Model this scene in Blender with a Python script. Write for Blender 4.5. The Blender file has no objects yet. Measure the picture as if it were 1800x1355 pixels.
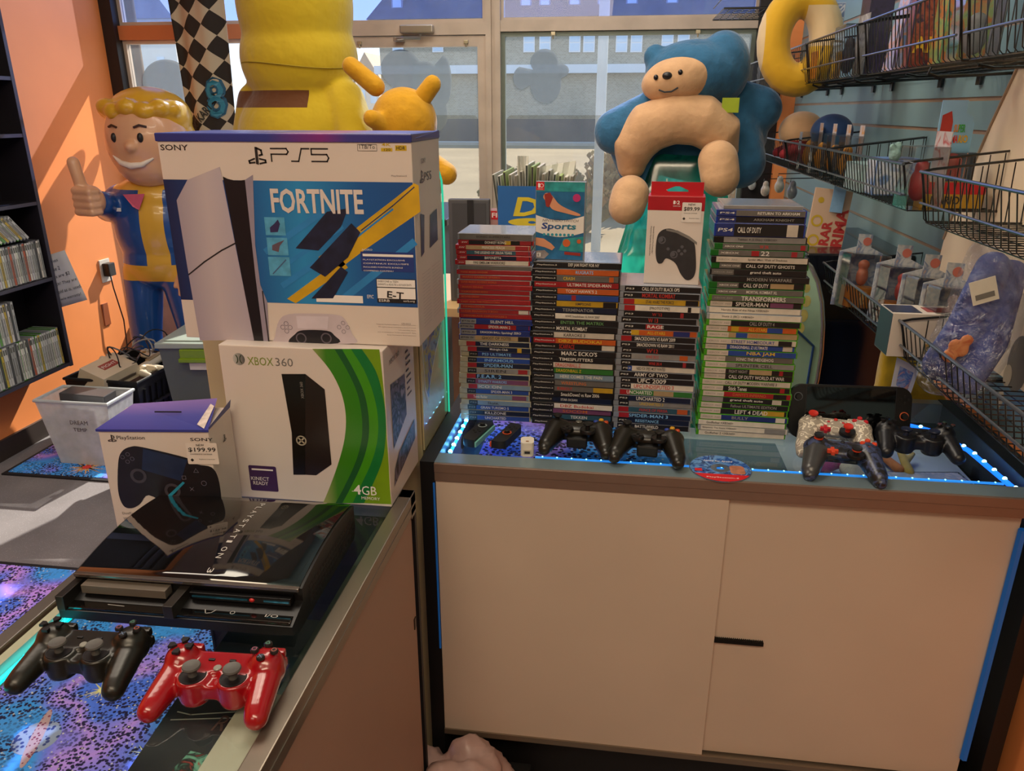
import bpy, bmesh, math, random
from mathutils import Vector, Matrix
random.seed(7)
S = bpy.context.scene
COL = S.collection
PI = math.pi
# ------------------------------------------------------------------ camera
T = 0.95                      # height of the glass counter tops
EYE = Vector((0, 0, 1.613))
F_PX = 1340.0
TILT = math.atan(483.5 / F_PX)
YAW = math.atan(197 * math.cos(TILT) / F_PX)
FW = Vector((-math.sin(YAW) * math.cos(TILT), math.cos(YAW) * math.cos(TILT), -math.sin(TILT)))
RT = Vector((math.cos(YAW), math.sin(YAW), 0))
UP = RT.cross(FW)
cam = bpy.data.cameras.new('camera')
cam.sensor_fit = 'HORIZONTAL'; cam.sensor_width = 36; cam.lens = F_PX / 1800 * 36
cam.clip_start = 0.02; cam.clip_end = 400
camo = bpy.data.objects.new('camera', cam); COL.objects.link(camo)
m3 = Matrix((RT, UP, -FW)).transposed()
camo.matrix_world = Matrix.Translation(EYE) @ m3.to_4x4()
S.camera = camo

def P(px, py, x=None, y=None, z=None):
    "survey helper: where the sight line of a measured photo point meets a real plane"
    d = FW + RT * ((px - 900) / F_PX) + UP * ((677.5 - py) / F_PX)
    if x is not None: t = (x - EYE.x) / d.x
    elif y is not None: t = (y - EYE.y) / d.y
    else: t = (z - EYE.z) / d.z
    return EYE + d * t

# ------------------------------------------------------------------ view, world, sun, area lights
S.view_settings.view_transform = 'Standard'
S.view_settings.look = 'None'
S.view_settings.exposure = 0.0
S.view_settings.gamma = 1.0
S.view_settings.use_curve_mapping = False

W = bpy.data.worlds.new('sky'); S.world = W; W.use_nodes = True
nt = W.node_tree; nt.nodes.clear()
wo = nt.nodes.new('ShaderNodeOutputWorld'); bg = nt.nodes.new('ShaderNodeBackground')
tc = nt.nodes.new('ShaderNodeTexCoord'); sp = nt.nodes.new('ShaderNodeSeparateXYZ')
rp = nt.nodes.new('ShaderNodeValToRGB')
rp.color_ramp.elements[0].position = 0.0; rp.color_ramp.elements[0].color = (0.62, 0.72, 0.85, 1)
rp.color_ramp.elements[1].position = 0.6; rp.color_ramp.elements[1].color = (0.22, 0.40, 0.75, 1)
nt.links.new(tc.outputs['Generated'], sp.inputs[0]); nt.links.new(sp.outputs['Z'], rp.inputs[0])
nt.links.new(rp.outputs[0], bg.inputs[0]); nt.links.new(bg.outputs[0], wo.inputs[0])
bg.inputs[1].default_value = 2.0

sun = bpy.data.lights.new('sun', 'SUN'); sun.energy = 10.0; sun.angle = 0.009; sun.color = (1.0, 0.90, 0.76)
suno = bpy.data.objects.new('sun', sun); COL.objects.link(suno)
suno.rotation_euler = Vector((0.33, 1.0, 0.87)).to_track_quat('Z', 'Y').to_euler()
suno.location = (3, 12, 9)

def area(name, loc, target, sx, sy, power, color):
    l = bpy.data.lights.new(name, 'AREA'); l.shape = 'RECTANGLE'; l.size = sx; l.size_y = sy
    l.energy = power; l.color = color
    o = bpy.data.objects.new(name, l); COL.objects.link(o); o.location = loc
    o.rotation_euler = (Vector(loc) - Vector(target)).to_track_quat('Z', 'Y').to_euler()
    return o
# unseen fill lights added at ceiling height (behind and above the camera, and over the floor)
area('ceiling_fill_light', (0.0, -0.7, 2.95), (0.1, 0.5, 0.4), 1.8, 0.6, 44, (1.0, 0.80, 0.56))
area('ceiling_fill_light', (-0.5, 1.7, 2.95), (-0.1, 1.7, 0.9), 1.2, 0.6, 20, (1.0, 0.88, 0.70))  # added to brighten the right wall and its baskets
area('ceiling_fill_light', (-1.6, 1.2, 2.95), (-1.6, 1.2, 0), 1.8, 0.5, 20, (1.0, 0.86, 0.70))
area('ceiling_fill_light', (-1.0, -2.2, 2.95), (-0.8, 0, 0.6), 1.6, 0.5, 22, (1.0, 0.80, 0.58))
area('ceiling_fill_light', (-0.6, 2.9, 2.95), (-0.6, 2.9, 0), 1.8, 0.5, 22, (1.0, 0.90, 0.78))

# ------------------------------------------------------------------ materials
def lin(c):
    if isinstance(c, str):
        c = [int(c[i:i+2], 16) / 255 for i in (0, 2, 4)]
        return tuple(v / 12.92 if v <= 0.04045 else ((v + 0.055) / 1.055) ** 2.4 for v in c)
    return tuple(c)
MC = {}
def M(col, rough=0.5, metal=0.0, var=0.06, scale=30.0, bump=0.0, emit=0.0, coat=0.0, sheen=0.0, trans=0.0, alpha=1.0, spec=0.5, name=None):
    key = (col, rough, metal, var, scale, bump, emit, coat, sheen, trans, alpha, spec)
    if key in MC: return MC[key]
    m = bpy.data.materials.new(name or 'surface'); m.use_nodes = True
    n = m.node_tree.nodes; L = m.node_tree.links; b = n['Principled BSDF']
    c = lin(col)
    b.inputs['Roughness'].default_value = rough; b.inputs['Metallic'].default_value = metal
    b.inputs['Specular IOR Level'].default_value = spec
    b.inputs['Base Color'].default_value = (*c, 1)
    if var or bump:
        t = n.new('ShaderNodeTexCoord'); z = n.new('ShaderNodeTexNoise'); z.inputs['Scale'].default_value = scale
        z.inputs['Detail'].default_value = 3
        L.new(t.outputs['Object'], z.inputs['Vector'])
        if var:
            r = n.new('ShaderNodeValToRGB')
            r.color_ramp.elements[0].position = 0.3; r.color_ramp.elements[1].position = 0.7
            r.color_ramp.elements[0].color = (*[max(0, v * (1 - var)) for v in c], 1)
            r.color_ramp.elements[1].color = (*[min(1, v * (1 + var)) for v in c], 1)
            L.new(z.outputs['Fac'], r.inputs[0]); L.new(r.outputs[0], b.inputs['Base Color'])
        if bump:
            u = n.new('ShaderNodeBump'); u.inputs['Strength'].default_value = bump; u.inputs['Distance'].default_value = 0.01
            L.new(z.outputs['Fac'], u.inputs['Height']); L.new(u.outputs[0], b.inputs['Normal'])
    if emit:
        b.inputs['Emission Color'].default_value = (*c, 1); b.inputs['Emission Strength'].default_value = emit
    if coat: b.inputs['Coat Weight'].default_value = coat; b.inputs['Coat Roughness'].default_value = 0.05
    if sheen: b.inputs['Sheen Weight'].default_value = sheen; b.inputs['Sheen Roughness'].default_value = 0.4
    if trans: b.inputs['Transmission Weight'].default_value = trans
    if alpha < 1: b.inputs['Alpha'].default_value = alpha
    MC[key] = m
    return m

def glassy(name, tint=(1, 1, 1), rough=0.0, refl=1.0, dirt=0.0):
    "thin pane: transparent with a fresnel reflection, optional dusty film"
    m = bpy.data.materials.new(name); m.use_nodes = True
    n = m.node_tree.nodes; L = m.node_tree.links; n.clear()
    o = n.new('ShaderNodeOutputMaterial'); mx = n.new('ShaderNodeMixShader'); tr = n.new('ShaderNodeBsdfTransparent')
    gl = n.new('ShaderNodeBsdfGlossy'); fr = n.new('ShaderNodeFresnel'); fr.inputs[0].default_value = 1.45
    gl.inputs['Roughness'].default_value = rough; tr.inputs[0].default_value = (*tint, 1)
    mu = n.new('ShaderNodeMath'); mu.operation = 'MULTIPLY'; mu.inputs[1].default_value = refl
    ge = n.new('ShaderNodeNewGeometry'); bf = n.new('ShaderNodeMath'); bf.operation = 'SUBTRACT'; bf.inputs[0].default_value = refl
    L.new(ge.outputs['Backfacing'], bf.inputs[1]); bf.use_clamp = False; L.new(bf.outputs[0], mu.inputs[1]); mu.use_clamp = True
    L.new(fr.outputs[0], mu.inputs[0]); L.new(mu.outputs[0], mx.inputs[0]); L.new(tr.outputs[0], mx.inputs[1]); L.new(gl.outputs[0], mx.inputs[2])
    last = mx
    if dirt:
        df = n.new('ShaderNodeBsdfDiffuse'); df.inputs[0].default_value = (0.8, 0.85, 0.9, 1)
        tl = n.new('ShaderNodeBsdfTranslucent'); tl.inputs[0].default_value = (0.8, 0.85, 0.9, 1)
        ad = n.new('ShaderNodeMixShader'); ad.inputs[0].default_value = 0.6
        L.new(df.outputs[0], ad.inputs[1]); L.new(tl.outputs[0], ad.inputs[2])
        tcx = n.new('ShaderNodeTexCoord'); nz = n.new('ShaderNodeTexNoise'); nz.inputs['Scale'].default_value = 6; nz.inputs['Detail'].default_value = 8
        nz2 = n.new('ShaderNodeTexVoronoi'); nz2.inputs['Scale'].default_value = 45
        rr = n.new('ShaderNodeValToRGB'); rr.color_ramp.elements[0].position = 0.0; rr.color_ramp.elements[1].position = 0.16
        rr.color_ramp.elements[0].color = (1, 1, 1, 1); rr.color_ramp.elements[1].color = (0, 0, 0, 1)
        L.new(tcx.outputs['Object'], nz.inputs['Vector']); L.new(tcx.outputs['Object'], nz2.inputs['Vector'])
        L.new(nz2.outputs['Distance'], rr.inputs[0])
        a1 = n.new('ShaderNodeMath'); a1.operation = 'MULTIPLY_ADD'; a1.inputs[1].default_value = dirt * 0.9; a1.inputs[2].default_value = dirt * 0.5
        a2 = n.new('ShaderNodeMath'); a2.operation = 'MULTIPLY_ADD'; a2.inputs[1].default_value = dirt * 1.6
        L.new(nz.outputs['Fac'], a1.inputs[0]); L.new(rr.outputs[0], a2.inputs[0]); L.new(a1.outputs[0], a2.inputs[2])
        m2 = n.new('ShaderNodeMixShader'); L.new(a2.outputs[0], m2.inputs[0]); L.new(mx.outputs[0], m2.inputs[1]); L.new(ad.outputs[0], m2.inputs[2])
        last = m2
    L.new(last.outputs[0], o.inputs[0])
    return m

GLASS = glassy('clear_glass', (0.93, 0.97, 0.96))
PLASTIC = glassy('clear_plastic', (0.88, 0.9, 0.92), rough=0.12, refl=2.4)
WINDOW = glassy('dusty_window_glass', (0.97, 0.97, 0.96), dirt=0.045)
TEALFILM = None

def galaxy():
    m = bpy.data.materials.new('galaxy_carpet'); m.use_nodes = True
    n = m.node_tree.nodes; L = m.node_tree.links; b = n['Principled BSDF']
    b.inputs['Roughness'].default_value = 0.95; b.inputs['Specular IOR Level'].default_value = 0.1
    t = n.new('ShaderNodeTexCoord')
    z = n.new('ShaderNodeTexNoise'); z.inputs['Scale'].default_value = 2.6; z.inputs['Detail'].default_value = 2
    r = n.new('ShaderNodeValToRGB'); e = r.color_ramp.elements
    e[0].position = 0.28; e[0].color = (*lin('5f74e8'), 1); e[1].position = 0.72; e[1].color = (*lin('58a8ff'), 1)
    for p, c in ((0.38, '5c84ff'), (0.44, 'cc9cff'), (0.50, '8088ff'), (0.56, '4aa4ff')):
        q = e.new(p); q.color = (*lin(c), 1)
    v = n.new('ShaderNodeTexVoronoi'); v.inputs['Scale'].default_value = 95
    r2 = n.new('ShaderNodeValToRGB'); r2.color_ramp.elements[0].position = 0.40; r2.color_ramp.elements[1].position = 0.52
    r2.color_ramp.elements[0].color = (1, 1, 1, 1); r2.color_ramp.elements[1].color = (0.0, 0.0, 0.0, 1)
    mxx = n.new('ShaderNodeMixRGB'); mxx.blend_type = 'MIX'
    z2 = n.new('ShaderNodeTexNoise'); z2.inputs['Scale'].default_value = 5; z2.inputs['Detail'].default_value = 5
    r3 = n.new('ShaderNodeValToRGB'); r3.color_ramp.elements[0].position = 0.38; r3.color_ramp.elements[1].position = 0.52
    sc = n.new('ShaderNodeMath'); sc.operation = 'MULTIPLY'
    dk = n.new('ShaderNodeRGB'); dk.outputs[0].default_value = (*lin('2e2a4e'), 1)
    v2 = n.new('ShaderNodeTexVoronoi'); v2.inputs['Scale'].default_value = 60
    r4 = n.new('ShaderNodeValToRGB'); r4.color_ramp.elements[0].position = 0.12; r4.color_ramp.elements[1].position = 0.20
    r4.color_ramp.elements[0].color = (1, 1, 1, 1); r4.color_ramp.elements[1].color = (0, 0, 0, 1)
    mx2 = n.new('ShaderNodeMixRGB'); mx2.inputs[2].default_value = (*lin('e6dccf'), 1)
    for q in (z, v, z2, v2): L.new(t.outputs['Object'], q.inputs['Vector'])
    L.new(z.outputs['Fac'], r.inputs[0]); L.new(v.outputs['Distance'], r2.inputs[0]); L.new(z2.outputs['Fac'], r3.inputs[0])
    L.new(r2.outputs[0], sc.inputs[0]); L.new(r3.outputs[0], sc.inputs[1])
    L.new(sc.outputs[0], mxx.inputs[0]); L.new(r.outputs[0], mxx.inputs[1]); L.new(dk.outputs[0], mxx.inputs[2])
    L.new(v2.outputs['Distance'], r4.inputs[0]); L.new(r4.outputs[0], mx2.inputs[0]); L.new(mxx.outputs[0], mx2.inputs[1])
    L.new(mx2.outputs[0], b.inputs['Base Color'])
    return m
GALAXY = galaxy()

def speckle(name, base, spot, scale, size, rough=0.9, big=None):
    m = bpy.data.materials.new(name); m.use_nodes = True
    n = m.node_tree.nodes; L = m.node_tree.links; b = n['Principled BSDF']
    b.inputs['Roughness'].default_value = rough; b.inputs['Specular IOR Level'].default_value = 0.2
    t = n.new('ShaderNodeTexCoord'); v = n.new('ShaderNodeTexVoronoi'); v.inputs['Scale'].default_value = scale
    r = n.new('ShaderNodeValToRGB'); r.color_ramp.elements[0].position = size; r.color_ramp.elements[1].position = size + 0.06
    r.color_ramp.elements[0].color = (*lin(spot), 1); r.color_ramp.elements[1].color = (*lin(base), 1)
    z = n.new('ShaderNodeTexNoise'); z.inputs['Scale'].default_value = big or 3; z.inputs['Detail'].default_value = 6
    mx = n.new('ShaderNodeMixRGB'); mx.blend_type = 'MULTIPLY'; mx.inputs[0].default_value = 0.5
    L.new(t.outputs['Object'], v.inputs['Vector']); L.new(t.outputs['Object'], z.inputs['Vector'])
    L.new(v.outputs['Distance'], r.inputs[0]); L.new(r.outputs[0], mx.inputs[1]); L.new(z.outputs['Fac'], mx.inputs[2])
    L.new(mx.outputs[0], b.inputs['Base Color'])
    return m

def grad(name, stops, axis='X', rough=0.5, space='Generated'):
    "printed colour sweep across a part's own width"
    m = bpy.data.materials.new(name); m.use_nodes = True
    n = m.node_tree.nodes; L = m.node_tree.links; b = n['Principled BSDF']; b.inputs['Roughness'].default_value = rough
    t = n.new('ShaderNodeTexCoord'); s = n.new('ShaderNodeSeparateXYZ'); r = n.new('ShaderNodeValToRGB')
    L.new(t.outputs[space], s.inputs[0]); L.new(s.outputs[axis], r.inputs[0]); L.new(r.outputs[0], b.inputs['Base Color'])
    e = r.color_ramp.elements; e[0].position = stops[0][0]; e[0].color = (*lin(stops[0][1]), 1)
    e[1].position = stops[-1][0]; e[1].color = (*lin(stops[-1][1]), 1)
    for p, c in stops[1:-1]:
        q = e.new(p); q.color = (*lin(c), 1)
    return m

def artmat(name, cols, scale=14, rough=0.45, stretch=(1, 1, 1)):
    "busy printed picture: blotches of a few colours"
    m = bpy.data.materials.new(name); m.use_nodes = True
    n = m.node_tree.nodes; L = m.node_tree.links; b = n['Principled BSDF']; b.inputs['Roughness'].default_value = rough
    t = n.new('ShaderNodeTexCoord'); mp = n.new('ShaderNodeMapping'); mp.inputs['Scale'].default_value = stretch
    z = n.new('ShaderNodeTexNoise'); z.inputs['Scale'].default_value = scale; z.inputs['Detail'].default_value = 4
    z.inputs['Distortion'].default_value = 1.2
    r = n.new('ShaderNodeValToRGB'); r.color_ramp.interpolation = 'EASE'; e = r.color_ramp.elements
    k = len(cols)
    e[0].position = 0.32; e[0].color = (*lin(cols[0]), 1); e[1].position = 0.70; e[1].color = (*lin(cols[-1]), 1)
    for i in range(1, k - 1):
        q = e.new(0.32 + 0.38 * i / (k - 1)); q.color = (*lin(cols[i]), 1)
    L.new(t.outputs['Object'], mp.inputs[0]); L.new(mp.outputs[0], z.inputs['Vector']); L.new(z.outputs['Fac'], r.inputs[0]); L.new(r.outputs[0], b.inputs['Base Color'])
    return m

def zoned(name, base, zones, rough=0.9, sheen=0.0, coat=0.0, bump=0.0):
    "one skin with differently dyed panels: zones are boxes in the object's own space"
    m = bpy.data.materials.new(name); m.use_nodes = True
    n = m.node_tree.nodes; L = m.node_tree.links; b = n['Principled BSDF']; b.inputs['Roughness'].default_value = rough
    if sheen: b.inputs['Sheen Weight'].default_value = sheen
    if coat: b.inputs['Coat Weight'].default_value = coat
    t = n.new('ShaderNodeTexCoord'); sx = n.new('ShaderNodeSeparateXYZ'); L.new(t.outputs['Object'], sx.inputs[0])
    z = n.new('ShaderNodeTexNoise'); z.inputs['Scale'].default_value = 20; L.new(t.outputs['Object'], z.inputs['Vector'])
    if bump:
        u = n.new('ShaderNodeBump'); u.inputs['Strength'].default_value = bump; u.inputs['Distance'].default_value = .01
        L.new(z.outputs['Fac'], u.inputs['Height']); L.new(u.outputs[0], b.inputs['Normal'])
    rgb = n.new('ShaderNodeRGB'); rgb.outputs[0].default_value = (*lin(base), 1); cur = rgb.outputs[0]
    for col, lims in zones:
        f = None
        for ax, lo, hi in lims:
            for op, v in (('GREATER_THAN', lo), ('LESS_THAN', hi)):
                if v is None: continue
                q = n.new('ShaderNodeMath'); q.operation = op; q.inputs[1].default_value = v; L.new(sx.outputs[ax], q.inputs[0])
                if f is None: f = q.outputs[0]
                else:
                    w = n.new('ShaderNodeMath'); w.operation = 'MULTIPLY'; L.new(f, w.inputs[0]); L.new(q.outputs[0], w.inputs[1]); f = w.outputs[0]
        mx = n.new('ShaderNodeMixRGB'); L.new(f, mx.inputs[0]); L.new(cur, mx.inputs[1]); mx.inputs[2].default_value = (*lin(col), 1); cur = mx.outputs[0]
    L.new(cur, b.inputs['Base Color'])
    return m

# ------------------------------------------------------------------ mesh helpers
class MB:
    def __init__(s): s.v = []; s.f = []; s.mi = []; s.X = Matrix.Identity(4); s.k = 0
    def add(s, vs, fs):
        b = len(s.v); s.v += [tuple(s.X @ Vector(v)) for v in vs]
        for f in fs: s.f.append([b + i for i in f]); s.mi.append(s.k)
        return s
    def box(s, x0, x1, y0, y1, z0, z1, bev=0.0):
        if bev:
            b = min(bev, (x1-x0)/2.01, (y1-y0)/2.01, (z1-z0)/2.01); bm = bmesh.new(); bmesh.ops.create_cube(bm, size=1)
            for v in bm.verts: v.co = Vector(((x0+x1)/2 + v.co.x*(x1-x0), (y0+y1)/2 + v.co.y*(y1-y0), (z0+z1)/2 + v.co.z*(z1-z0)))
            bmesh.ops.bevel(bm, geom=bm.edges[:], offset=b, segments=2, affect='EDGES', profile=0.6)
            s.add([v.co[:] for v in bm.verts], [[v.index for v in f.verts] for f in bm.faces]) if not bm.verts.index_update() else 0
            bm.free(); return s
        vs = [(x0,y0,z0),(x1,y0,z0),(x1,y1,z0),(x0,y1,z0),(x0,y0,z1),(x1,y0,z1),(x1,y1,z1),(x0,y1,z1)]
        return s.add(vs, [(0,3,2,1),(4,5,6,7),(0,1,5,4),(1,2,6,5),(2,3,7,6),(3,0,4,7)])
    def frus(s, b, t, z0, z1):       # boxes with different footprints
        vs = [(b[0],b[2],z0),(b[1],b[2],z0),(b[1],b[3],z0),(b[0],b[3],z0),(t[0],t[2],z1),(t[1],t[2],z1),(t[1],t[3],z1),(t[0],t[3],z1)]
        return s.add(vs, [(0,3,2,1),(4,5,6,7),(0,1,5,4),(1,2,6,5),(2,3,7,6),(3,0,4,7)])
    def prism(s, poly, a, b, axis='z'):
        n = len(poly)
        def q(p, w):
            return (p[0], p[1], w) if axis == 'z' else (p[0], w, p[1]) if axis == 'y' else (w, p[0], p[1])
        vs = [q(p, a) for p in poly] + [q(p, b) for p in poly]
        fs = [list(range(n))[::-1], list(range(n, 2*n))] + [(i, (i+1) % n, n + (i+1) % n, n + i) for i in range(n)]
        return s.add(vs, fs)
    def tube(s, pts, r, n=8, closed=False, caps=True):
        pts = [Vector(p) for p in pts]; k = len(pts); rr = r if isinstance(r, (list, tuple)) else [r]*k
        vs = []; fs = []; prev = None
        for i, p in enumerate(pts):
            a = pts[i-1] if (i or closed) else p; b = pts[(i+1) % k] if (i < k-1 or closed) else p
            d = (b - a).normalized() if (b-a).length > 1e-9 else Vector((0,0,1))
            u = prev - d * prev.dot(d) if prev is not None else (Vector((0,0,1)) if abs(d.z) < 0.9 else Vector((1,0,0)))
            u = u - d * u.dot(d)
            if u.length < 1e-6: u = d.orthogonal()
            u.normalize(); prev = u; w = d.cross(u)
            for j in range(n):
                t = 2*PI*j/n; vs.append(tuple(p + (u*math.cos(t) + w*math.sin(t)) * rr[i]))
        for i in range(k if closed else k-1):
            for j in range(n):
                A = i*n+j; B = i*n+(j+1) % n; C = ((i+1) % k)*n+(j+1) % n; D = ((i+1) % k)*n+j
                fs.append((A, B, C, D))
        if caps and not closed: fs.append(list(range(n))[::-1]); fs.append([ (k-1)*n+j for j in range(n)])
        return s.add(vs, fs)
    def lathe(s, prof, n=24, c=(0,0,0)):
        vs = []; fs = []
        for (r, z) in prof:
            for j in range(n):
                t = 2*PI*j/n; vs.append((c[0]+max(r,1e-5)*math.cos(t), c[1]+max(r,1e-5)*math.sin(t), c[2]+z))
        for i in range(len(prof)-1):
            for j in range(n): fs.append((i*n+j, i*n+(j+1)%n, (i+1)*n+(j+1)%n, (i+1)*n+j))
        return s.add(vs, fs)
    def ell(s, c, r, n=20, m=12, R=None):
        vs = []; fs = []
        for i in range(m+1):
            ph = PI*i/m
            for j in range(n):
                t = 2*PI*j/n; p = Vector((r[0]*math.sin(ph)*math.cos(t), r[1]*math.sin(ph)*math.sin(t), r[2]*math.cos(ph)))
                if R is not None: p = R @ p
                vs.append((c[0]+p.x, c[1]+p.y, c[2]+p.z))
        for i in range(m):
            for j in range(n): fs.append((i*n+j, (i+1)*n+j, (i+1)*n+(j+1)%n, i*n+(j+1)%n))
        return s.add(vs, fs)
    def cap(s, a, b, ra, rb, n=16):
        a = Vector(a); b = Vector(b); d = b-a; L = max(d.length, 1e-6); q = d.normalized()
        pts = []; rr = []
        for i in range(7):
            t = PI/2*i/6; pts.append(a - q*ra*math.cos(t)); rr.append(max(ra*math.sin(t), 1e-4))
        for i in range(7):
            t = PI/2*i/6; pts.append(b + q*rb*math.sin(t)); rr.append(max(rb*math.cos(t), 1e-4))
        return s.tube(pts, rr, n)
    def build(s, name, mats, parent=None, smooth=False, loc=None, rot=None):
        me = bpy.data.meshes.new(name); me.from_pydata(s.v, [], s.f); me.update()
        if not isinstance(mats, (list, tuple)): mats = [mats]
        for m in mats: me.materials.append(m)
        for p, k in zip(me.polygons, s.mi):
            p.material_index = min(k, len(mats)-1); p.use_smooth = smooth
        bm = bmesh.new(); bm.from_mesh(me); bmesh.ops.remove_doubles(bm, verts=bm.verts, dist=1e-6)
        bmesh.ops.recalc_face_normals(bm, faces=bm.faces); bm.to_mesh(me); bm.free()
        if smooth:
            try: me.set_sharp_from_angle(angle=math.radians(38))
            except Exception: pass
        o = bpy.data.objects.new(name, me); COL.objects.link(o)
        if parent is not None: o.parent = parent
        if loc is not None: o.location = loc
        if rot is not None: o.rotation_euler = rot
        return o

def tag(o, label, cat, group=None, kind=None):
    if label: o['label'] = label
    if cat: o['category'] = cat
    if group: o['group'] = group
    if kind: o['kind'] = kind
    return o
def thing(name, label, cat, loc=(0,0,0), rz=0.0, group=None, rot=None):
    o = bpy.data.objects.new(name, None); COL.objects.link(o); o.empty_display_size = 0.02
    o.location = loc; o.rotation_euler = rot or (0, 0, rz)
    return tag(o, label, cat, group)
def struct(name, mb, mat, smooth=False):
    o = mb.build(name, mat, smooth=smooth); o['kind'] = 'structure'; return o

def melt(name, mb, mat, parent=None, voxel=0.01, smooth=6, loc=None, rot=None, paint=None):
    "grow overlapping lumps into one continuous skin"
    o = mb.build(name + '_raw', mat)
    r = o.modifiers.new('r', 'REMESH'); r.mode = 'VOXEL'; r.voxel_size = voxel
    if smooth:
        q = o.modifiers.new('s', 'SMOOTH'); q.factor = 0.5; q.iterations = smooth
    dg = bpy.context.evaluated_depsgraph_get(); dg.update()
    me = bpy.data.meshes.new_from_object(o.evaluated_get(dg)); me.name = name
    bpy.data.objects.remove(o, do_unlink=True)
    me.materials.clear()
    mats = mat if isinstance(mat, (list, tuple)) else [mat]
    for m in mats: me.materials.append(m)
    for p in me.polygons:
        p.use_smooth = True; p.material_index = paint(p.center, p.normal) if paint else 0
    ob = bpy.data.objects.new(name, me); COL.objects.link(ob)
    if parent is not None: ob.parent = parent
    if loc is not None: ob.location = loc
    if rot is not None: ob.rotation_euler = rot
    return ob

# lettering: glyph outlines cached per string
TXT = {}
def glyphs(s, off=0.0):
    k = (s, off)
    if k not in TXT:
        c = bpy.data.curves.new('t', 'FONT'); c.body = s; c.resolution_u = 2; c.offset = off
        o = bpy.data.objects.new('t', c); COL.objects.link(o)
        dg = bpy.context.evaluated_depsgraph_get(); dg.update()
        me = bpy.data.meshes.new_from_object(o.evaluated_get(dg))
        vs = [v.co.copy() for v in me.vertices]; fs = [list(p.vertices) for p in me.polygons]
        bpy.data.objects.remove(o, do_unlink=True); bpy.data.meshes.remove(me); bpy.data.curves.remove(c)
        if vs:
            x0 = min(v.x for v in vs); x1 = max(v.x for v in vs); y0 = min(v.y for v in vs); y1 = max(v.y for v in vs)
        else: x0 = x1 = y0 = y1 = 0
        TXT[k] = (vs, fs, x0, x1, y0, y1)
    return TXT[k]
# frames map (u, v, w-out) to local space
def FR(o=(0,0,0)): return Matrix.Translation(o) @ Matrix.Rotation(PI/2, 4, 'X')                     # faces -y
def FRT(o=(0,0,0)): return Matrix.Translation(o)                                                       # faces up
def FRR(o=(0,0,0)): return Matrix.Translation(o) @ Matrix.Rotation(PI/2, 4, 'Z') @ Matrix.Rotation(PI/2, 4, 'X')   # faces +x
def put(mb, s, u, v, h, w=None, al='L', rot=0.0, off=0.0, lift=0.0006, shear=0.0):
    "string s: lower-left (or centre) at u,v, cap height h, optional exact width w"
    vs, fs, x0, x1, y0, y1 = glyphs(s, off)
    if not fs: return
    sy = h / max(y1-y0, 1e-4); wid = (x1-x0)*sy
    sx = sy if w is None else w/(x1-x0); wid = (x1-x0)*sx
    c, sn = math.cos(rot), math.sin(rot); out = []
    for q in vs:
        a = (q.x-x0)*sx - (wid/2 if al == 'C' else 0); b = (q.y-y0)*sy - (h/2 if al == 'C' else 0); a += shear*b
        out.append((u + a*c - b*sn, v + a*sn + b*c, lift))
    mb.add(out, fs)
def letters(parent, frame, mat, items, name='lettering', off=0.0, lift=0.0006):
    mb = MB(); mb.X = frame
    for it in items:
        kw = it[-1] if isinstance(it[-1], dict) else {}
        a = it[:-1] if kw else it
        kw.setdefault('lift', lift)
        put(mb, *a, off=off, **kw)
    if not mb.f: return None
    return mb.build(name, mat, parent)
def flat(mb, poly, w=0.0004):
    mb.add([(p[0], p[1], w) for p in poly], [list(range(len(poly)))]); return mb
def sm(pts, k=4, closed=True):
    "rounded outline through the given points"
    n = len(pts); o = []
    for i in range(n if closed else n-1):
        p0, p1, p2, p3 = [pts[(i+j) % n] if closed else pts[min(max(i+j, 0), n-1)] for j in (-1, 0, 1, 2)]
        for q in range(k):
            t = q/k
            o.append(tuple(.5*((2*b)+(-a+c)*t+(2*a-5*b+4*c-d)*t*t+(-a+3*b-3*c+d)*t**3) for a, b, c, d in zip(p0, p1, p2, p3)))
    if not closed: o.append(tuple(pts[-1]))
    return o
def disc(mb, u, v, r, w=0.0004, n=20, ry=None):
    return flat(mb, [(u + r*math.cos(2*PI*i/n), v + (ry or r)*math.sin(2*PI*i/n)) for i in range(n)], w)
def ring2(mb, u, v, r, t, w=0.0005, n=24, a0=0, a1=2*PI):
    vs = []; fs = []
    for i in range(n+1):
        a = a0 + (a1-a0)*i/n
        vs += [(u+r*math.cos(a), v+r*math.sin(a), w), (u+(r-t)*math.cos(a), v+(r-t)*math.sin(a), w)]
    for i in range(n): fs.append((2*i, 2*i+2, 2*i+3, 2*i+1))
    return mb.add(vs, fs)
def line2(mb, pts, t, w=0.0005):
    for a, b in zip(pts, pts[1:]):
        a = Vector(a); b = Vector(b); d = (b-a)
        if d.length < 1e-6: continue
        d.normalize(); nrm = Vector((-d.y, d.x))*t/2
        flat(mb, [a-nrm-d*t/2, b-nrm+d*t/2, b+nrm+d*t/2, a+nrm-d*t/2], w)
    return mb
def rrect(x0, x1, y0, y1, r, n=5):
    o = []
    for cx, cy, a in ((x1-r, y1-r, 0), (x0+r, y1-r, PI/2), (x0+r, y0+r, PI), (x1-r, y0+r, 3*PI/2)):
        for i in range(n+1):
            t = a + PI/2*i/n; o.append((cx + r*math.cos(t), cy + r*math.sin(t)))
    return o
def dup(root, loc=None, rz=None, label=None, group=None):
    r = root.copy(); COL.objects.link(r)
    if loc is not None: r.location = loc
    if rz is not None: r.rotation_euler = (0, 0, rz)
    if label: r['label'] = label
    if group: r['group'] = group
    for ch in list(root.children):
        c = ch.copy(); COL.objects.link(c); c.parent = r
        for g in ch.children:
            d = g.copy(); COL.objects.link(d); d.parent = c
    return r
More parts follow.
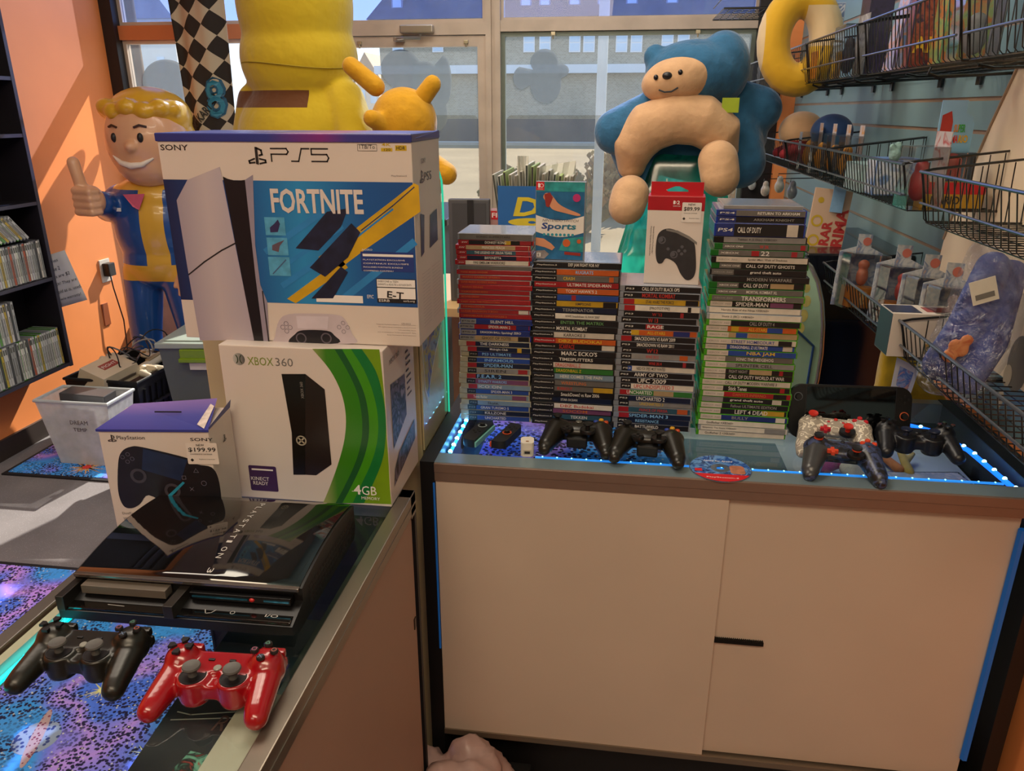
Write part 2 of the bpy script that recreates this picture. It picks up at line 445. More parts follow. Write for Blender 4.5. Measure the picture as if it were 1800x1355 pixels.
ORD = ['topmost','second','third','fourth','fifth','sixth','seventh','eighth','ninth','tenth','eleventh','twelfth','thirteenth','fourteenth','fifteenth','sixteenth','seventeenth','eighteenth','nineteenth','twentieth',
 'twenty-first','twenty-second','twenty-third','twenty-fourth','twenty-fifth','twenty-sixth','twenty-seventh','twenty-eighth','twenty-ninth','thirtieth','thirty-first','thirty-second','thirty-third','thirty-fourth','thirty-fifth','thirty-sixth','thirty-seventh','thirty-eighth','thirty-ninth','fortieth']

# common materials
ALU = M('8f8a84', 0.32, 0.85, 0.05, 12)
BRONZE = M('8a7468', 0.42, 0.55, 0.05, 12)
WHITEPAN = M('bfae9e', 0.55, 0, 0.03, 4)
BLACKWOOD = M('0d0c0d', 0.5, 0, 0.1, 10)
WIRE = M('060607', 0.32, 0, 0, 1, coat=0.4)
CHROME = M('9aa2ac', 0.22, 0.9, 0, 1)
CARD_W = M('cfc3ba', 0.45, 0, 0.03, 6)
CARD_BL = M('2c3a86', 0.4, 0, 0.03, 6)
INK = M('1b1718', 0.5, 0, 0, 1)
WHITE = M('e4e0dc', 0.5, 0, 0, 1)
GREYP = M('8c8e92', 0.5, 0, 0, 1)
RED = M('c01420', 0.4, 0, 0, 1)
YELLOW = M('d8b020', 0.5, 0, 0, 1)
# ================================================================== SETTING
WY = 4.45; LX = -2.94; RX = 0.87
ORANGE = M('fb9a58', 0.6, 0, 0.04, 3)
ORANGE_TRIM = M('c87848', 0.55, 0, 0.05, 5)
TRIM = M('cbbcae', 0.5, 0.15, 0.10, 7)
TRIM_DK = M('1c1618', 0.5, 0, 0.1, 6)
FRAME_GR = M('6f7a72', 0.4, 0.3, 0.1, 9)
floor_m = speckle('speckled_floor_carpet', '8e8b90', 'c4c2c6', 160, 0.12, big=4)
struct('floor', MB().box(-3.1, 1.1, -3.2, 4.6, -0.1, 0), floor_m)
struct('ceiling', MB().box(-3.1, 1.1, -3.2, 4.6, 3.05, 3.15), M('bdb4aa', 0.8, 0, 0.03, 3))
struct('wall_left', MB().box(-3.1, LX, -3.2, 4.6, 0, 3.05), ORANGE)
struct('wall_back', MB().box(-3.1, 1.1, -3.3, -3.15, 0, 3.05), M('8c7a6a', 0.8, 0, 0.05, 3))
struct('baseboard_left', MB().box(LX, LX+0.015, -3.1, 4.4, 0, 0.10), M('3a3230', 0.5, 0, 0.1, 8))
# slat wall on the right: boards with grooves between them
sl = MB()
struct('wall_right', MB().box(RX, RX+0.02, -1.2, WY-0.1, 0, 0.935), ORANGE)
zs = [0.935, 1.175, 1.2525, 1.5625, 1.64, 1.8, 1.95, 2.1, 2.4, 2.7, 3.05]
for a, b in zip(zs, zs[1:]): sl.box(RX, RX+0.02, -1.2, WY-0.1, a+0.005, b-0.005)
struct('wall_right', sl, M('7fa0a6', 0.5, 0, 0.04, 3))
struct('wall_right', MB().box(RX+0.02, 1.1, -3.2, 4.6, 0, 3.05), M('9c7f66', 0.7, 0, 0.1, 6))
gr = MB()
for z in zs[1:-1]: gr.box(RX+0.004, RX+0.0195, -1.2, WY-0.1, z-0.005, z+0.005)
struct('trim_1', gr, M('a88c72', 0.5, 0.2, 0.1, 8))
struct('wall_right', MB().box(RX, RX+0.02, -3.15, -1.2, 0, 3.05), ORANGE)
# orange strip and dark post at the window corner
struct('trim_2', MB().box(0.80, RX, WY-0.10, WY+0.02, 0, 3.05), ORANGE)
struct('trim_3', MB().box(0.655, 0.80, WY-0.06, WY+0.06, 0, 3.05), TRIM_DK)
struct('trim_4', MB().box(LX, -2.868, WY-0.08, WY+0.06, 0, 3.05), TRIM_DK)
# shop front: posts, transoms, sill
fr = MB()
fr.box(-0.752, -0.722, WY-0.05, WY+0.05, 0, 3.05); fr.box(-0.722, -0.700, WY-0.03, WY+0.05, 0, 3.05); fr.box(-0.700, -0.672, WY-0.055, WY+0.05, 0, 3.05)
fr.box(-1.63, -1.575, WY-0.05, WY+0.05, 0, 3.05)
struct('trim_5', fr, TRIM)
struct('trim_6', MB().box(-1.575, -0.752, WY-0.045, WY+0.045, 1.995, 2.055).box(-0.672, 0.655, WY-0.045, WY+0.045, 2.008, 2.062), TRIM)
struct('trim_7', MB().box(-2.868, -1.63, WY-0.045, WY+0.045, 1.99, 2.064), ORANGE_TRIM)
struct('trim_8', MB().box(-2.868, -1.63, WY-0.09, WY+0.05, 0.0, 0.55).box(-0.672, 0.655, WY-0.09, WY+0.05, 0.0, 0.50), TRIM)
struct('trim_9', MB().box(-2.868, 0.655, WY-0.05, WY+0.05, 2.92, 3.05), TRIM)
def window(n, x0, x1, z0, z1, f, mat, glass):
    w = MB()
    w.box(x0, x0+f, WY-0.02, WY+0.02, z0, z1).box(x1-f, x1, WY-0.02, WY+0.02, z0, z1)
    w.box(x0+f, x1-f, WY-0.02, WY+0.02, z1-f, z1).box(x0+f, x1-f, WY-0.02, WY+0.02, z0, z0+f)
    o = w.build('window_%d' % n, mat); o['kind'] = 'structure'
    MB().box(x0+f, x1-f, WY-0.004, WY+0.004, z0+f, z1-f).build('pane', glass, o)
    return o
UPGLASS = glassy('upper_window_glass', (0.62, 0.72, 1.0), dirt=0.05)
window(1, -2.868, -1.63, 0.55, 1.99, 0.02, TRIM, WINDOW)
window(2, -0.672, 0.655, 0.50, 2.008, 0.022, FRAME_GR, WINDOW)
window(3, -2.868, -1.63, 2.064, 2.92, 0.02, TRIM, UPGLASS)
window(4, -1.575, -0.752, 2.055, 2.92, 0.02, TRIM, UPGLASS)
window(5, -0.672, 0.655, 2.062, 2.92, 0.015, TRIM, UPGLASS)
# glazed shop door with closer
d = MB(); d.box(-1.575, -1.505, WY-0.03, WY+0.03, 0.01, 1.99).box(-0.80, -0.755, WY-0.03, WY+0.03, 0.01, 1.99)
d.box(-1.505, -0.80, WY-0.03, WY+0.03, 1.94, 1.99).box(-1.505, -0.80, WY-0.03, WY+0.03, 0.01, 0.22)
door = d.build('door_1', TRIM); door['kind'] = 'structure'
MB().box(-1.505, -0.80, WY-0.004, WY+0.004, 0.22, 1.94).build('pane', WINDOW, door)
dc = MB(); dc.box(-1.21, -1.03, WY-0.095, WY-0.046, 2.002, 2.042, 0.006); dc.X = Matrix.Identity(4)
dc.tube([(-1.10, WY-0.075, 2.0), (-1.10, WY-0.10, 1.975), (-1.17, WY-0.16, 1.972), (-1.24, WY-0.07, 1.975)], 0.008, 8)
dc.box(-1.25, -1.20, WY-0.09, WY-0.031, 1.962, 1.985, 0.004)
co = dc.build('door_closer', M('a39d94', 0.3, 0.7, 0.05, 10), smooth=False); tag(co, 'metal door closer mounted over the glazed shop door', 'door closer')
for x in (-1.455, -0.86, -0.39, 0.36):
    h = MB(); z = 1.955 if x < -0.7 else 1.99
    h.box(x-0.012, x+0.012, WY-0.045, WY-0.0305 if x < -0.7 else WY-0.0205, z-0.004, z+0.014, 0.002); h.tube([(x, WY-0.04, z), (x, WY-0.04, z-0.022)], 0.005, 8)
    side = {-1.455: 'left end of the shop door top', -0.86: 'right end of the shop door top', -0.39: 'left end of the big window top', 0.36: 'right end of the big window top'}[x]
    tag(h.build('sash_clip', M('b0a890', 0.3, 0.6, 0, 1)), 'small metal clip at the ' + side, 'clip')
# tinted film with rounded top corners on the lower glass
FILM = glassy('tinted_film', (0.86, 0.84, 0.80), refl=0.6)
for i, (x0, x1) in enumerate(((-1.50, -0.805), (-0.645, 0.628))):
    fm = MB(); fm.prism([(p[0], p[1]) for p in rrect(x0, x1, 0.54 if i else 0.25, 1.588, 0.03)], WY-0.0075, WY-0.0055, 'y')
    tag(fm.build('window_film', FILM), ['faint grey tint film on lower shop door glass', 'faint grey tint film on lower big window glass'][i], 'window film')
# frosted decals on the glass
DECAL = bpy.data.materials.new('frosted_decal'); DECAL.use_nodes = True
n = DECAL.node_tree.nodes; L = DECAL.node_tree.links; n.clear(); o = n.new('ShaderNodeOutputMaterial'); a1 = n.new('ShaderNodeMixShader'); a2 = n.new('ShaderNodeBsdfTranslucent'); a3 = n.new('ShaderNodeBsdfTransparent'); z_ = n.new('ShaderNodeTexNoise')
z_.inputs['Scale'].default_value = 9; cr = n.new('ShaderNodeValToRGB'); cr.color_ramp.elements[0].color = (.20, .22, .24, 1); cr.color_ramp.elements[1].color = (.26, .29, .31, 1)
L.new(z_.outputs['Fac'], cr.inputs[0]); L.new(cr.outputs[0], a2.inputs[0]); a3.inputs[0].default_value = (.5, .54, .58, 1); a1.inputs[0].default_value = .45
L.new(a3.outputs[0], a1.inputs[1]); L.new(a2.outputs[0], a1.inputs[2]); L.new(a1.outputs[0], o.inputs[0])
def decal(x, z, blobs, label, y=WY+0.009):
    mb = MB()
    # one outline: the furthest reach of the lobes seen from their middle
    cx = sum(q[0] for q in blobs)/len(blobs); cz = sum(q[1] for q in blobs)/len(blobs); pts = []
    for k in range(72):
        a = 2*PI*k/72; dx, dz = math.cos(a), math.sin(a); best = 0.02
        for (bx, bz, rx, rz) in blobs:
            A = (dx/rx)**2+(dz/rz)**2; ox, oz = cx-bx, cz-bz; B = 2*(ox*dx/rx**2+oz*dz/rz**2); Cc = (ox/rx)**2+(oz/rz)**2-1; D_ = B*B-4*A*Cc
            if D_ > 0: best = max(best, (-B+math.sqrt(D_))/(2*A))
        pts.append((x+cx+best*dx, z+cz+best*dz))
    mb.prism(pts, y-0.0006, y+0.0006, 'y')
    o = mb.build('window_decal', DECAL); tag(o, label, 'window decal', None)
decal(-1.17, 1.72, [(-0.07, 0.11, 0.115, 0.10), (0.06, 0.03, 0.10, 0.12), (-0.02, -0.06, 0.14, 0.11), (0.10, -0.12, 0.09, 0.11), (0.17, 0.05, 0.045, 0.13)], 'grey cloud-shaped decal on the shop door glass')
decal(-0.44, 1.77, [(0.0, 0.09, 0.075, 0.065), (0.01, -0.02, 0.085, 0.10), (-0.12, 0.01, 0.05, 0.06), (0.09, 0.045, 0.045, 0.035)], 'small grey cloud-shaped decal on the big window beside the centre post')
decal(-2.66, 1.66, [(0.02, 0.10, 0.16, 0.13), (0.08, -0.02, 0.14, 0.20), (-0.13, -0.03, 0.05, 0.06)], 'grey cloud-shaped decal on the left window behind the flag')
decal(0.52, 1.90, [(0.0, 0.0, 0.06, 0.045), (0.05, 0.01, 0.04, 0.05)], 'small grey cloud-shaped decal at the big window top corner')

# ------------------------------------------------------------------ outside
st = struct('trim_10', MB().box(-60, 60, 4.6, 90, -0.30, -0.22), M('94866c', 0.9, 0, 0.14, 0.35))     # road
st.name = 'floor_street'
side = MB().box(-12, 12, 4.62, 8.6, -0.22, -0.10); struct('floor_sidewalk', side, M('a89c8a', 0.9, 0, 0.10, 1.2))
struct('floor_far_kerb', MB().box(-40, 40, 44.0, 46, -0.22, -0.08), M('b5b4ae', 0.9, 0, 0.1, 1))
def brick(name, c1, c2, mortar, sc):
    m = bpy.data.materials.new(name); m.use_nodes = True; n = m.node_tree.nodes; L = m.node_tree.links
    b = n['Principled BSDF']; b.inputs['Roughness'].default_value = 0.9
    t = n.new('ShaderNodeTexCoord'); mp = n.new('ShaderNodeMapping'); mp.inputs['Rotation'].default_value = (PI/2, 0, 0)
    q = n.new('ShaderNodeTexBrick'); q.inputs['Scale'].default_value = sc
    q.inputs['Color1'].default_value = (*lin(c1), 1); q.inputs['Color2'].default_value = (*lin(c2), 1); q.inputs['Mortar'].default_value = (*lin(mortar), 1)
    L.new(t.outputs['Object'], mp.inputs[0]); L.new(mp.outputs[0], q.inputs['Vector']); L.new(q.outputs[0], b.inputs['Base Color']); return m
BR = brick('grey_brick', 'a8a08c', '948c78', 'bab29e', 3)
BY = 52.0
def bpx(px, py, y=BY): return P(px, py, y=y)
bl = thing('office_building', 'long grey-brown brick building across the street with pale ledge', 'building', (0, BY, -0.22))
xa = bpx(668, 100).x; xb = bpx(1560, 100).x
MB().box(xa, xb, 0, 8, 0, bpx(900, 32).z+0.22).build('wall', BR, bl)
MB().box(xa-0.3, xb, -0.5, 0, bpx(900, 126).z+0.1, bpx(900, 117).z+0.3).build('ledge', M('d8dde0', 0.6, 0, 0.05, 1), bl)
zt = bpx(900, 32).z + 0.22
MB().frus((xa-0.6, xb, -0.6, 8), (xa+3.2, xb, 2.4, 7), zt, zt+5.0).build('roof', M('3c4660', 0.7, 0, 0.15, 2), bl)
WIN = M('c9dcec', 0.15, 0, 0.05, 1); WFR = M('e6e8ea', 0.5, 0, 0, 1)
for px in (700, 770, 1010, 1035, 1092, 1118, 1172, 1200, 930, 958):
    a = bpx(px, 92); z1 = bpx(px, 58).z + 0.22
    w = MB().box(a.x-0.36, a.x+0.36, -0.06, 0, a.z+0.22, z1).build('window', WFR, bl)
    MB().box(a.x-0.29, a.x+0.29, -0.08, -0.06, a.z+0.29, (a.z+0.22+z1)/2-0.04).box(a.x-0.29, a.x+0.29, -0.08, -0.06, (a.z+0.22+z1)/2+0.04, z1-0.07).build('pane', WIN, w)
for px in (700, 925, 958, 1010, 1060, 1110, 1180):
    a = bpx(px, 22); z0 = zt + 0.6
    w = MB().box(a.x-0.36, a.x+0.36, -0.2, 1.6, z0, z0+1.1).build('dormer_window', M('7c86a8', 0.5, 0, 0, 1), bl)
    MB().box(a.x-0.27, a.x+0.27, -0.22, -0.2, z0+0.1, z0+1.0).build('pane', WIN, w)
def house(x0, x1, y0, h, ridge, wall, roof, label):
    t = thing('house', label, 'building', ((x0+x1)/2, y0, -0.22)); w = (x1-x0)/2
    MB().box(-w, w, 0, 6, 0, h).build('wall', wall, t)
    MB().prism([(-w-0.3, h), (w+0.3, h), (0, h+ridge)], -0.3, 6.3, 'y').build('roof', roof, t)
    for q in (-0.5, 0.5): MB().box(q*w-0.3, q*w+0.3, -0.05, 0, h*0.55, h*0.55+1.1).build('window', WIN, t)
a = P(628, 190, y=70); b_ = P(668, 190, y=70)
house(a.x, b_.x, 70, 4.4, 2.2, M('e3d6c0', 0.8, 0, 0.05, 1), M('b09a80', 0.8, 0, 0.1, 1), 'small cream gabled house beyond the brick building')
a = P(205, 150, y=58); b_ = P(318, 150, y=58)
house(a.x, b_.x, 58, 8.2, 4.0, M('d5dad8', 0.8, 0, 0.05, 1), M('8f9aa4', 0.8, 0, 0.1, 1), 'pale house across the street seen through the left window')
def pole(px, r, y, h, label, mat):
    x = P(px, 300, y=y).x; t = MB(); t.tube([(x, y, -0.2), (x, y, h)], r, 12)
    tag(t.build('street_pole', mat, smooth=True), label, 'pole')
pole(1052, 0.065, 10.5, 7, 'light grey street pole standing outside the big window', M('b8bcb8', 0.6, 0, 0.1, 2))
pole(270, 0.09, 12.0, 8, 'dark utility pole outside the left window', M('5c5048', 0.8, 0, 0.1, 3))
fc = tag(MB().box(P(700, 240, y=47).x, P(1330, 240, y=47).x, 47, 47.15, -.22, P(900, 209, y=47).z).build('fence', M('565c66', .7, 0, .1, .6)), 'low dark fence along the foot of the brick building', 'fence')
# dark parked car line across the road
def car(px0, px1, y, col, label):
    x0 = P(px0, 240, y=y).x; x1 = P(px1, 240, y=y).x; L_ = x1-x0
    t = thing('car', label, 'car', (x0, y, -0.22))
    MB().prism([(0, .25), (L_, .25), (L_, .75), (L_*.93, .85), (L_*.72, .9), (L_*.6, 1.32), (L_*.25, 1.32), (L_*.1, .92), (0, .85)], 0, 1.7, 'y').build('body', M(col, 0.25, 0.3, 0, 1, coat=0.5), t)
    MB().prism([(L_*.27, 1.27), (L_*.15, .93), (L_*.66, .93), (L_*.585, 1.27)], -0.01, 0.0, 'y').build('window', M('20262e', 0.1, 0, 0, 1), t)
    for q in (.18, .8): MB().prism([(L_*q+.31*math.cos(2*PI*k/20), .31+.31*math.sin(2*PI*k/20)) for k in range(20)], -0.03, 0.2, 'y').build('wheel', M('141414', 0.7, 0, 0, 1), t)
car(1180, 1400, 22.0, '5c626c', 'grey car parked across the street behind the blue plush')
# dry brush and shrubs across the road
GRS = [M('a88450', 0.9, 0, 0.25, 3), M('70602c', 0.9, 0, 0.25, 3), M('8c6c40', 0.9, 0, 0.2, 3)]
def shrub(x, y, r, h, n, label, seed, mi=0):
    R_ = random.Random(seed); mb = MB()
    for i in range(n):
        a = R_.uniform(0, 2*PI); q = r*math.sqrt(R_.random()); bx = q*math.cos(a)*0.6; by = q*math.sin(a)*0.6
        hh = h*R_.uniform(0.45, 1)*(1-0.4*q/r); tx = bx*1.7+R_.uniform(-.15, .15); ty = by*1.7+R_.uniform(-.15, .15); w = R_.uniform(.015, .05)
        mb.k = R_.choice((0, 0, 1)); mb.add([(bx-w, by, 0), (bx+w, by, 0), (tx+w*1.5, ty+w, hh*.8), (tx, ty, hh)], [(0, 1, 2, 3)])
        for j in range(3):
            f = R_.uniform(.4, 1); cx = bx+(tx-bx)*f; cy = by+(ty-by)*f; s_ = R_.uniform(.03, .08)
            mb.add([(cx-s_, cy, hh*f), (cx, cy-s_, hh*f-s_), (cx+s_, cy, hh*f+s_*.5), (cx, cy+s_, hh*f+s_)], [(0, 1, 2, 3)])
    tag(mb.build('dry_shrub', [GRS[mi % 3], GRS[(mi+1) % 3]], loc=(x, y, -0.2)), label, 'shrub', None)
for i, (px, y, r, h, lab) in enumerate(((985, 12.2, .75, 1.15, 'dry brown brush clump outside, left of the street pole'), (915, 15.6, .8, 0.9, 'low tan brush clump outside, beside the centre window post'),
        (1105, 14.6, .8, 1.6, 'tall dry brush clump outside, right of the street pole'), (1240, 11.8, .75, 1.1, 'dry shrub clump outside, right behind the blue plush'))):
    shrub(P(px, 250, y=y).x, y, r, h, 420, lab, i, i)

# ================================================================== RUGS
def rug(x0, x1, y0, y1, label):
    t = MB().box(x0, x1, y0, y1, 0.0, 0.012, 0.004).build('galaxy_rug', [GALAXY]); tag(t, label, 'rug')
    MB().box(x0-0.02, x1+0.02, y0-0.02, y1+0.02, 0.0, 0.008).build('binding', M('1c1a20', 0.8, 0, 0.1, 9), t)
    return t
rug(-2.82, -0.9, -0.8, 2.18, 'large galaxy-print rug on the floor beside the left glass counter')
r2 = rug(-2.80, -1.75, 2.89, 3.62, 'galaxy-print rug under the storage bins by the orange wall')
def burst(x, y, z, r, n, col, seed, parent, core):
    R_ = random.Random(seed); mb = MB()
    for i in range(n):
        a = 2*PI*i/n + R_.uniform(-.15, .15); q = r*R_.uniform(.45, 1); w = r*0.05
        mb.k = 0; mb.add([(x+w*math.cos(a+PI/2), y+w*math.sin(a+PI/2), z), (x-w*math.cos(a+PI/2), y-w*math.sin(a+PI/2), z), (x+q*math.cos(a), y+q*math.sin(a), z)], [(0, 1, 2)])
    mb.k = 1; mb.add([(x+r*.16*math.cos(2*PI*i/12), y+r*.16*math.sin(2*PI*i/12), z+.0003) for i in range(12)], [list(range(12))])
    return mb.build('star_burst', [M(col, .9, 0, .1, 5), M(core, .9, 0, 0, 1)], parent)
rg = [o for o in bpy.data.objects if o.name.startswith('galaxy_rug')]
big = [o for o in bpy.data.objects if o.name == 'galaxy_rug'][0]
for q in ((-1.44, 1.62, .065, 14, 'f0e4a0', 11, 'fff2a8'), (-1.751, 1.775, .15, 22, 'f09a50', 12, 'ff5040'), (-1.547, 1.75, .05, 12, 'ff8070', 13, 'ff5060'), (-1.18, 1.42, .05, 10, 'fff4d0', 14, 'ffffff'), (-2.2, 1.9, .12, 18, 'ff9a70', 15, 'ffd080'), (-1.35, 1.25, .04, 10, 'ffffff', 16, 'ffffff')):
    burst(q[0], q[1], 0.0126, q[2], q[3], q[4], q[5], big, q[6])
pm_ = MB(); pm_.add([(-1.50+.060*math.cos(2*PI*i/28), 1.43+.060*math.sin(2*PI*i/28), .0124) for i in range(28)], [list(range(28))]); pm_.build('printed_planet', speckle('planet_dots', 'b8c4e8', '4a5aa8', 70, .35), big)
rg_ = MB(); rg_.add([(-1.50+.105*math.cos(a)*math.cos(1.9)-.016*math.sin(a)*math.sin(1.9), 1.43+.105*math.cos(a)*math.sin(1.9)+.016*math.sin(a)*math.cos(1.9), .0130) for a in [2*PI*i/36 for i in range(36)]], [list(range(36))]); rg_.build('printed_ring', speckle('ring_dots', 'e0b8c0', 'a04868', 90, .3), big)
burst(-2.46, 2.98, 0.0126, .13, 22, 'e8b070', 1, r2, 'e04040'); burst(-2.62, 3.12, 0.0126, .09, 16, 'e6c86a', 2, r2, 'e03060')
# ================================================================== COUNTERS
LEDB = M((0.004, 0.11, 0.9), 0.4, 0, 0, 1, emit=3.0, name='blue_led_strip')
LEDD = M((0.35, 0.8, 1.0), 0.4, 0, 0, 1, emit=14.0, name='led_diode')
LEDC = M((0.0, 0.62, 0.72), 0.4, 0, 0, 1, emit=3.5, name='cyan_led_strip')
LEDDIM = M((0.005, 0.07, 0.24), 0.4, 0, 0, 1, emit=.35, name='dim_blue_strip')
LEDMID = M((0.03, 0.30, 1.0), 0.4, 0, 0, 1, emit=.8, name='soft_blue_strip')
LEDSP = M((0.03, 0.35, .9), 0.4, 0, 0, 1, emit=.8, name='dim_blue_diode')
GREENLED = M((0.02, 0.50, 0.30), 0.4, 0, 0, 1, emit=.9, name='green_lit_acrylic_edge')
DARKIN = M('23252b', 0.5, 0, 0.08, 6)
LINER = M('5d6f86', 0.5, 0, 0.05, 5)
# ---- back counter (runs across the view)
B0, B1, BF, BB = -0.374, 0.835, 1.351, 1.86
cb = thing('display_counter', 'glass-topped display counter with tan sliding doors under the stacked game cases', 'display counter', (0.2, BF, 0))
def rel(o, base): o.location = Vector(o.location) - Vector(base); return o
bx = lambda mb, n, m, par=cb, base=(0.2, BF, 0): rel(mb.build(n, m, par), base)
bx(MB().box(B0, B0+0.03, BF, BB, 0.0, T), 'side_panel', BLACKWOOD)
bx(MB().box(B1-0.03, B1, BF, BB, 0.0, 0.90), 'side_panel', BLACKWOOD)
bx(MB().box(B0+0.03, 0.77, BF+0.06, BB, 0.0, 0.25), 'base', BLACKWOOD)
bx(MB().box(B0+0.03, 0.77, BF+0.02, BB-0.02, 0.25, 0.262), 'bottom_shelf', WHITEPAN)
# fascia: two metal strips
fa = MB().box(-0.344, B1, BF-0.006, BF+0.03, 0.930, 0.9495, 0.001); fa.box(-0.344, B1, BF-0.004, BF+0.03, 0.910, 0.9295, 0.001)
bx(fa, 'front_rail', BRONZE)
bx(MB().box(-0.344, 0.80, BF+0.0, BF+0.045, 0.9440, 0.9502), 'inner_rail', M('8fa3ac', 0.3, 0.6, 0.05, 9))
bx(MB().box(-0.344, 0.80, BB-0.03, BB, 0.90, 0.9495), 'back_rail', ALU)
bx(MB().box(0.790, B1, BF, BB, 0.90, 0.951), 'side_rail', BLACKWOOD)
bx(MB().box(-0.342, 0.79, BF+0.046, BB-0.031, 0.9440, 0.9498), 'glass_top', GLASS)
bx(MB().box(-0.342, 0.79, BB-0.012, BB-0.006, 0.27, 0.90), 'front_glass', GLASS)
dl = bx(MB().box(-0.343, 0.236, BF, BF+0.012, 0.275, 0.909, 0.001), 'sliding_door', WHITEPAN)
dr = bx(MB().box(0.225, 0.767, BF+0.014, BF+0.026, 0.275, 0.909, 0.001), 'sliding_door', WHITEPAN)
def pull(px, py, y, par):
    p = P(px, py, y=y); m = MB(); R_ = Matrix.Translation((p.x, y, p.z)) @ Matrix.Rotation(PI/2, 4, 'X'); m.X = R_
    m.lathe([(0.0001, 0.0006), (0.007, 0.0006), (0.0095, 0.004), (0.0125, 0.004), (0.0135, 0.0015), (0.0135, 0)], 24)
    o = m.build('finger_pull', M('7a6a58', 0.25, 0.9, 0, 1), par, smooth=True); rel(o, (0.2, BF, 0)); return o
pull(803, 1075, BF, dl); pull(1714, 1150, BF+0.014, dr)
tr = MB().box(-0.343, 0.772, BF-0.004, BF+0.0, 0.262, 0.276).box(-0.343, 0.772, BF+0.0, BF+0.04, 0.262, 0.270)
tr.box(-0.343, 0.772, BF+0.026, BF+0.030, 0.262, 0.276)
bx(tr, 'door_track', M('8a7c6c', 0.35, 0.7, 0.05, 6))
p = P(1257, 1132, y=BF); q = P(1343, 1137, y=BF); lk = MB()
lk.box(0.237, q.x, BF+0.006, BF+0.0138, q.z-0.0045, q.z+0.0035)
for i in range(24):
    x = 0.239 + (q.x-0.241)*i/23; lk.box(x-0.0008, x+0.0008, BF+0.006, BF+0.0138, q.z+0.0035, q.z+0.0055)
tag(lk.build('ratchet_lock_bar', M('1a1816', 0.4, 0.6, 0, 1)), 'black toothed lock bar on the right sliding door', 'lock bar')
# interior: deck with galaxy liner, partitions, side light strips
bx(MB().box(-0.343, 0.79, BF+0.03, BB-0.02, 0.845, 0.851), 'shelf', M('b8c4cc', 0.3, 0, 0.04, 4))
gl = bx(MB().box(-0.30, 0.17, BF+0.06, BB-0.04, 0.852, 0.8535), 'liner', GALAXY)
bx(MB().box(-0.343, -0.30, BF+0.03, BB-0.02, 0.852, 0.853), 'shelf_edge', DARKIN)
bx(MB().box(0.18, 0.40, BF+0.07, BB-0.10, 0.852, 0.8545), 'plastic_divider', M('6f8694', 0.2, 0, 0.05, 5))
def strip(parent, base, pts, n, mat=LEDB, w=0.006, ds=0.0045, dmat=LEDD):
    m = MB(); m.tube(pts, w*0.55, 6); s_ = m.build('led_strip', mat, parent); s_.location = -Vector(base)
    pts = [Vector(p) for p in pts]; L_ = sum((b-a).length for a, b in zip(pts, pts[1:]))
    for i in range(n):
        t = L_*(i+.5)/n; k = 0
        while k < len(pts)-2 and t > (pts[k+1]-pts[k]).length: t -= (pts[k+1]-pts[k]).length; k += 1
        c = pts[k] + (pts[k+1]-pts[k]).normalized()*t
        MB().ell((c.x, c.y, c.z+w*0.35), (ds, ds, ds), 8, 6).build('diode', dmat, s_)
BBASE = (0.2, BF, 0)
strip(cb, BBASE, [(-0.334, BF+0.05, 0.925), (-0.334, BB-0.04, 0.925)], 12, mat=M((0.004, 0.15, 1.0), 0.4, 0, 0, 1, emit=9.0), dmat=M((0.2, 0.7, 1.0), 0.4, 0, 0, 1, emit=40.0))
strip(cb, BBASE, [(-0.15, BF+0.088, 0.932), (0.40, BF+0.088, 0.932), (0.76, BF+0.088, 0.934)], 30, w=0.005, ds=0.0018, mat=LEDMID, dmat=M((0.15, 0.6, 1.0), .4, 0, 0, 1, emit=8.0))
strip(cb, BBASE, [(0.46, 1.72, 0.932), (0.66, 1.74, 0.932), (0.72, 1.70, 0.932), (0.76, 1.60, 0.932), (0.775, BF+0.05, 0.932)], 15, w=0.010)
strip(cb, BBASE, [(-0.346, BF-0.003, 0.905), (-0.3455, BF-0.003, 0.50)], 14, w=0.004, ds=0.0018, mat=LEDDIM, dmat=LEDSP)
strip(cb, BBASE, [(0.7705, BF+0.01, 0.88), (0.7705, BF+0.01, 0.33)], 14, w=0.014, ds=0.004, mat=LEDDIM, dmat=LEDSP)
# things lying inside the back counter
pm = MB(); pm.X = Matrix.Translation((0.69, 1.56, 0.853)) @ Matrix.Rotation(0.12, 4, 'Z'); pm.box(-0.085, 0.085, -0.065, 0.065, 0, 0.012, 0.002)
cc = pm.build('game_case', PLASTIC); tag(cc, 'clear plastic game case lying inside the right end of the back counter', 'game case')
m_ = MB(); m_.X = pm.X; m_.box(-0.078, 0.078, -0.058, 0.058, 0.0125, 0.0128); m_.build('cover', artmat('grey_leaflet', ['b8b4bc', '8f98a8', 'c8b8b8'], 30), cc)
def lump(name, label, cat, loc, R_, col, n=6, seed=1, s=0.05, group=None, flatz=0.6):
    rr = random.Random(seed); mb = MB()
    for i in range(n):
        mb.ell((rr.uniform(-R_, R_), rr.uniform(-R_, R_)*.7, s*.5+rr.uniform(0, s*.4)), (s*rr.uniform(.6, 1), s*rr.uniform(.5, .8), s*flatz), 12, 8)
    o = melt(name, mb, M(col, 0.9, 0, 0.1, 40, 0.3, sheen=0.3), voxel=0.006, smooth=4, loc=loc); tag(o, label, cat, group); return o
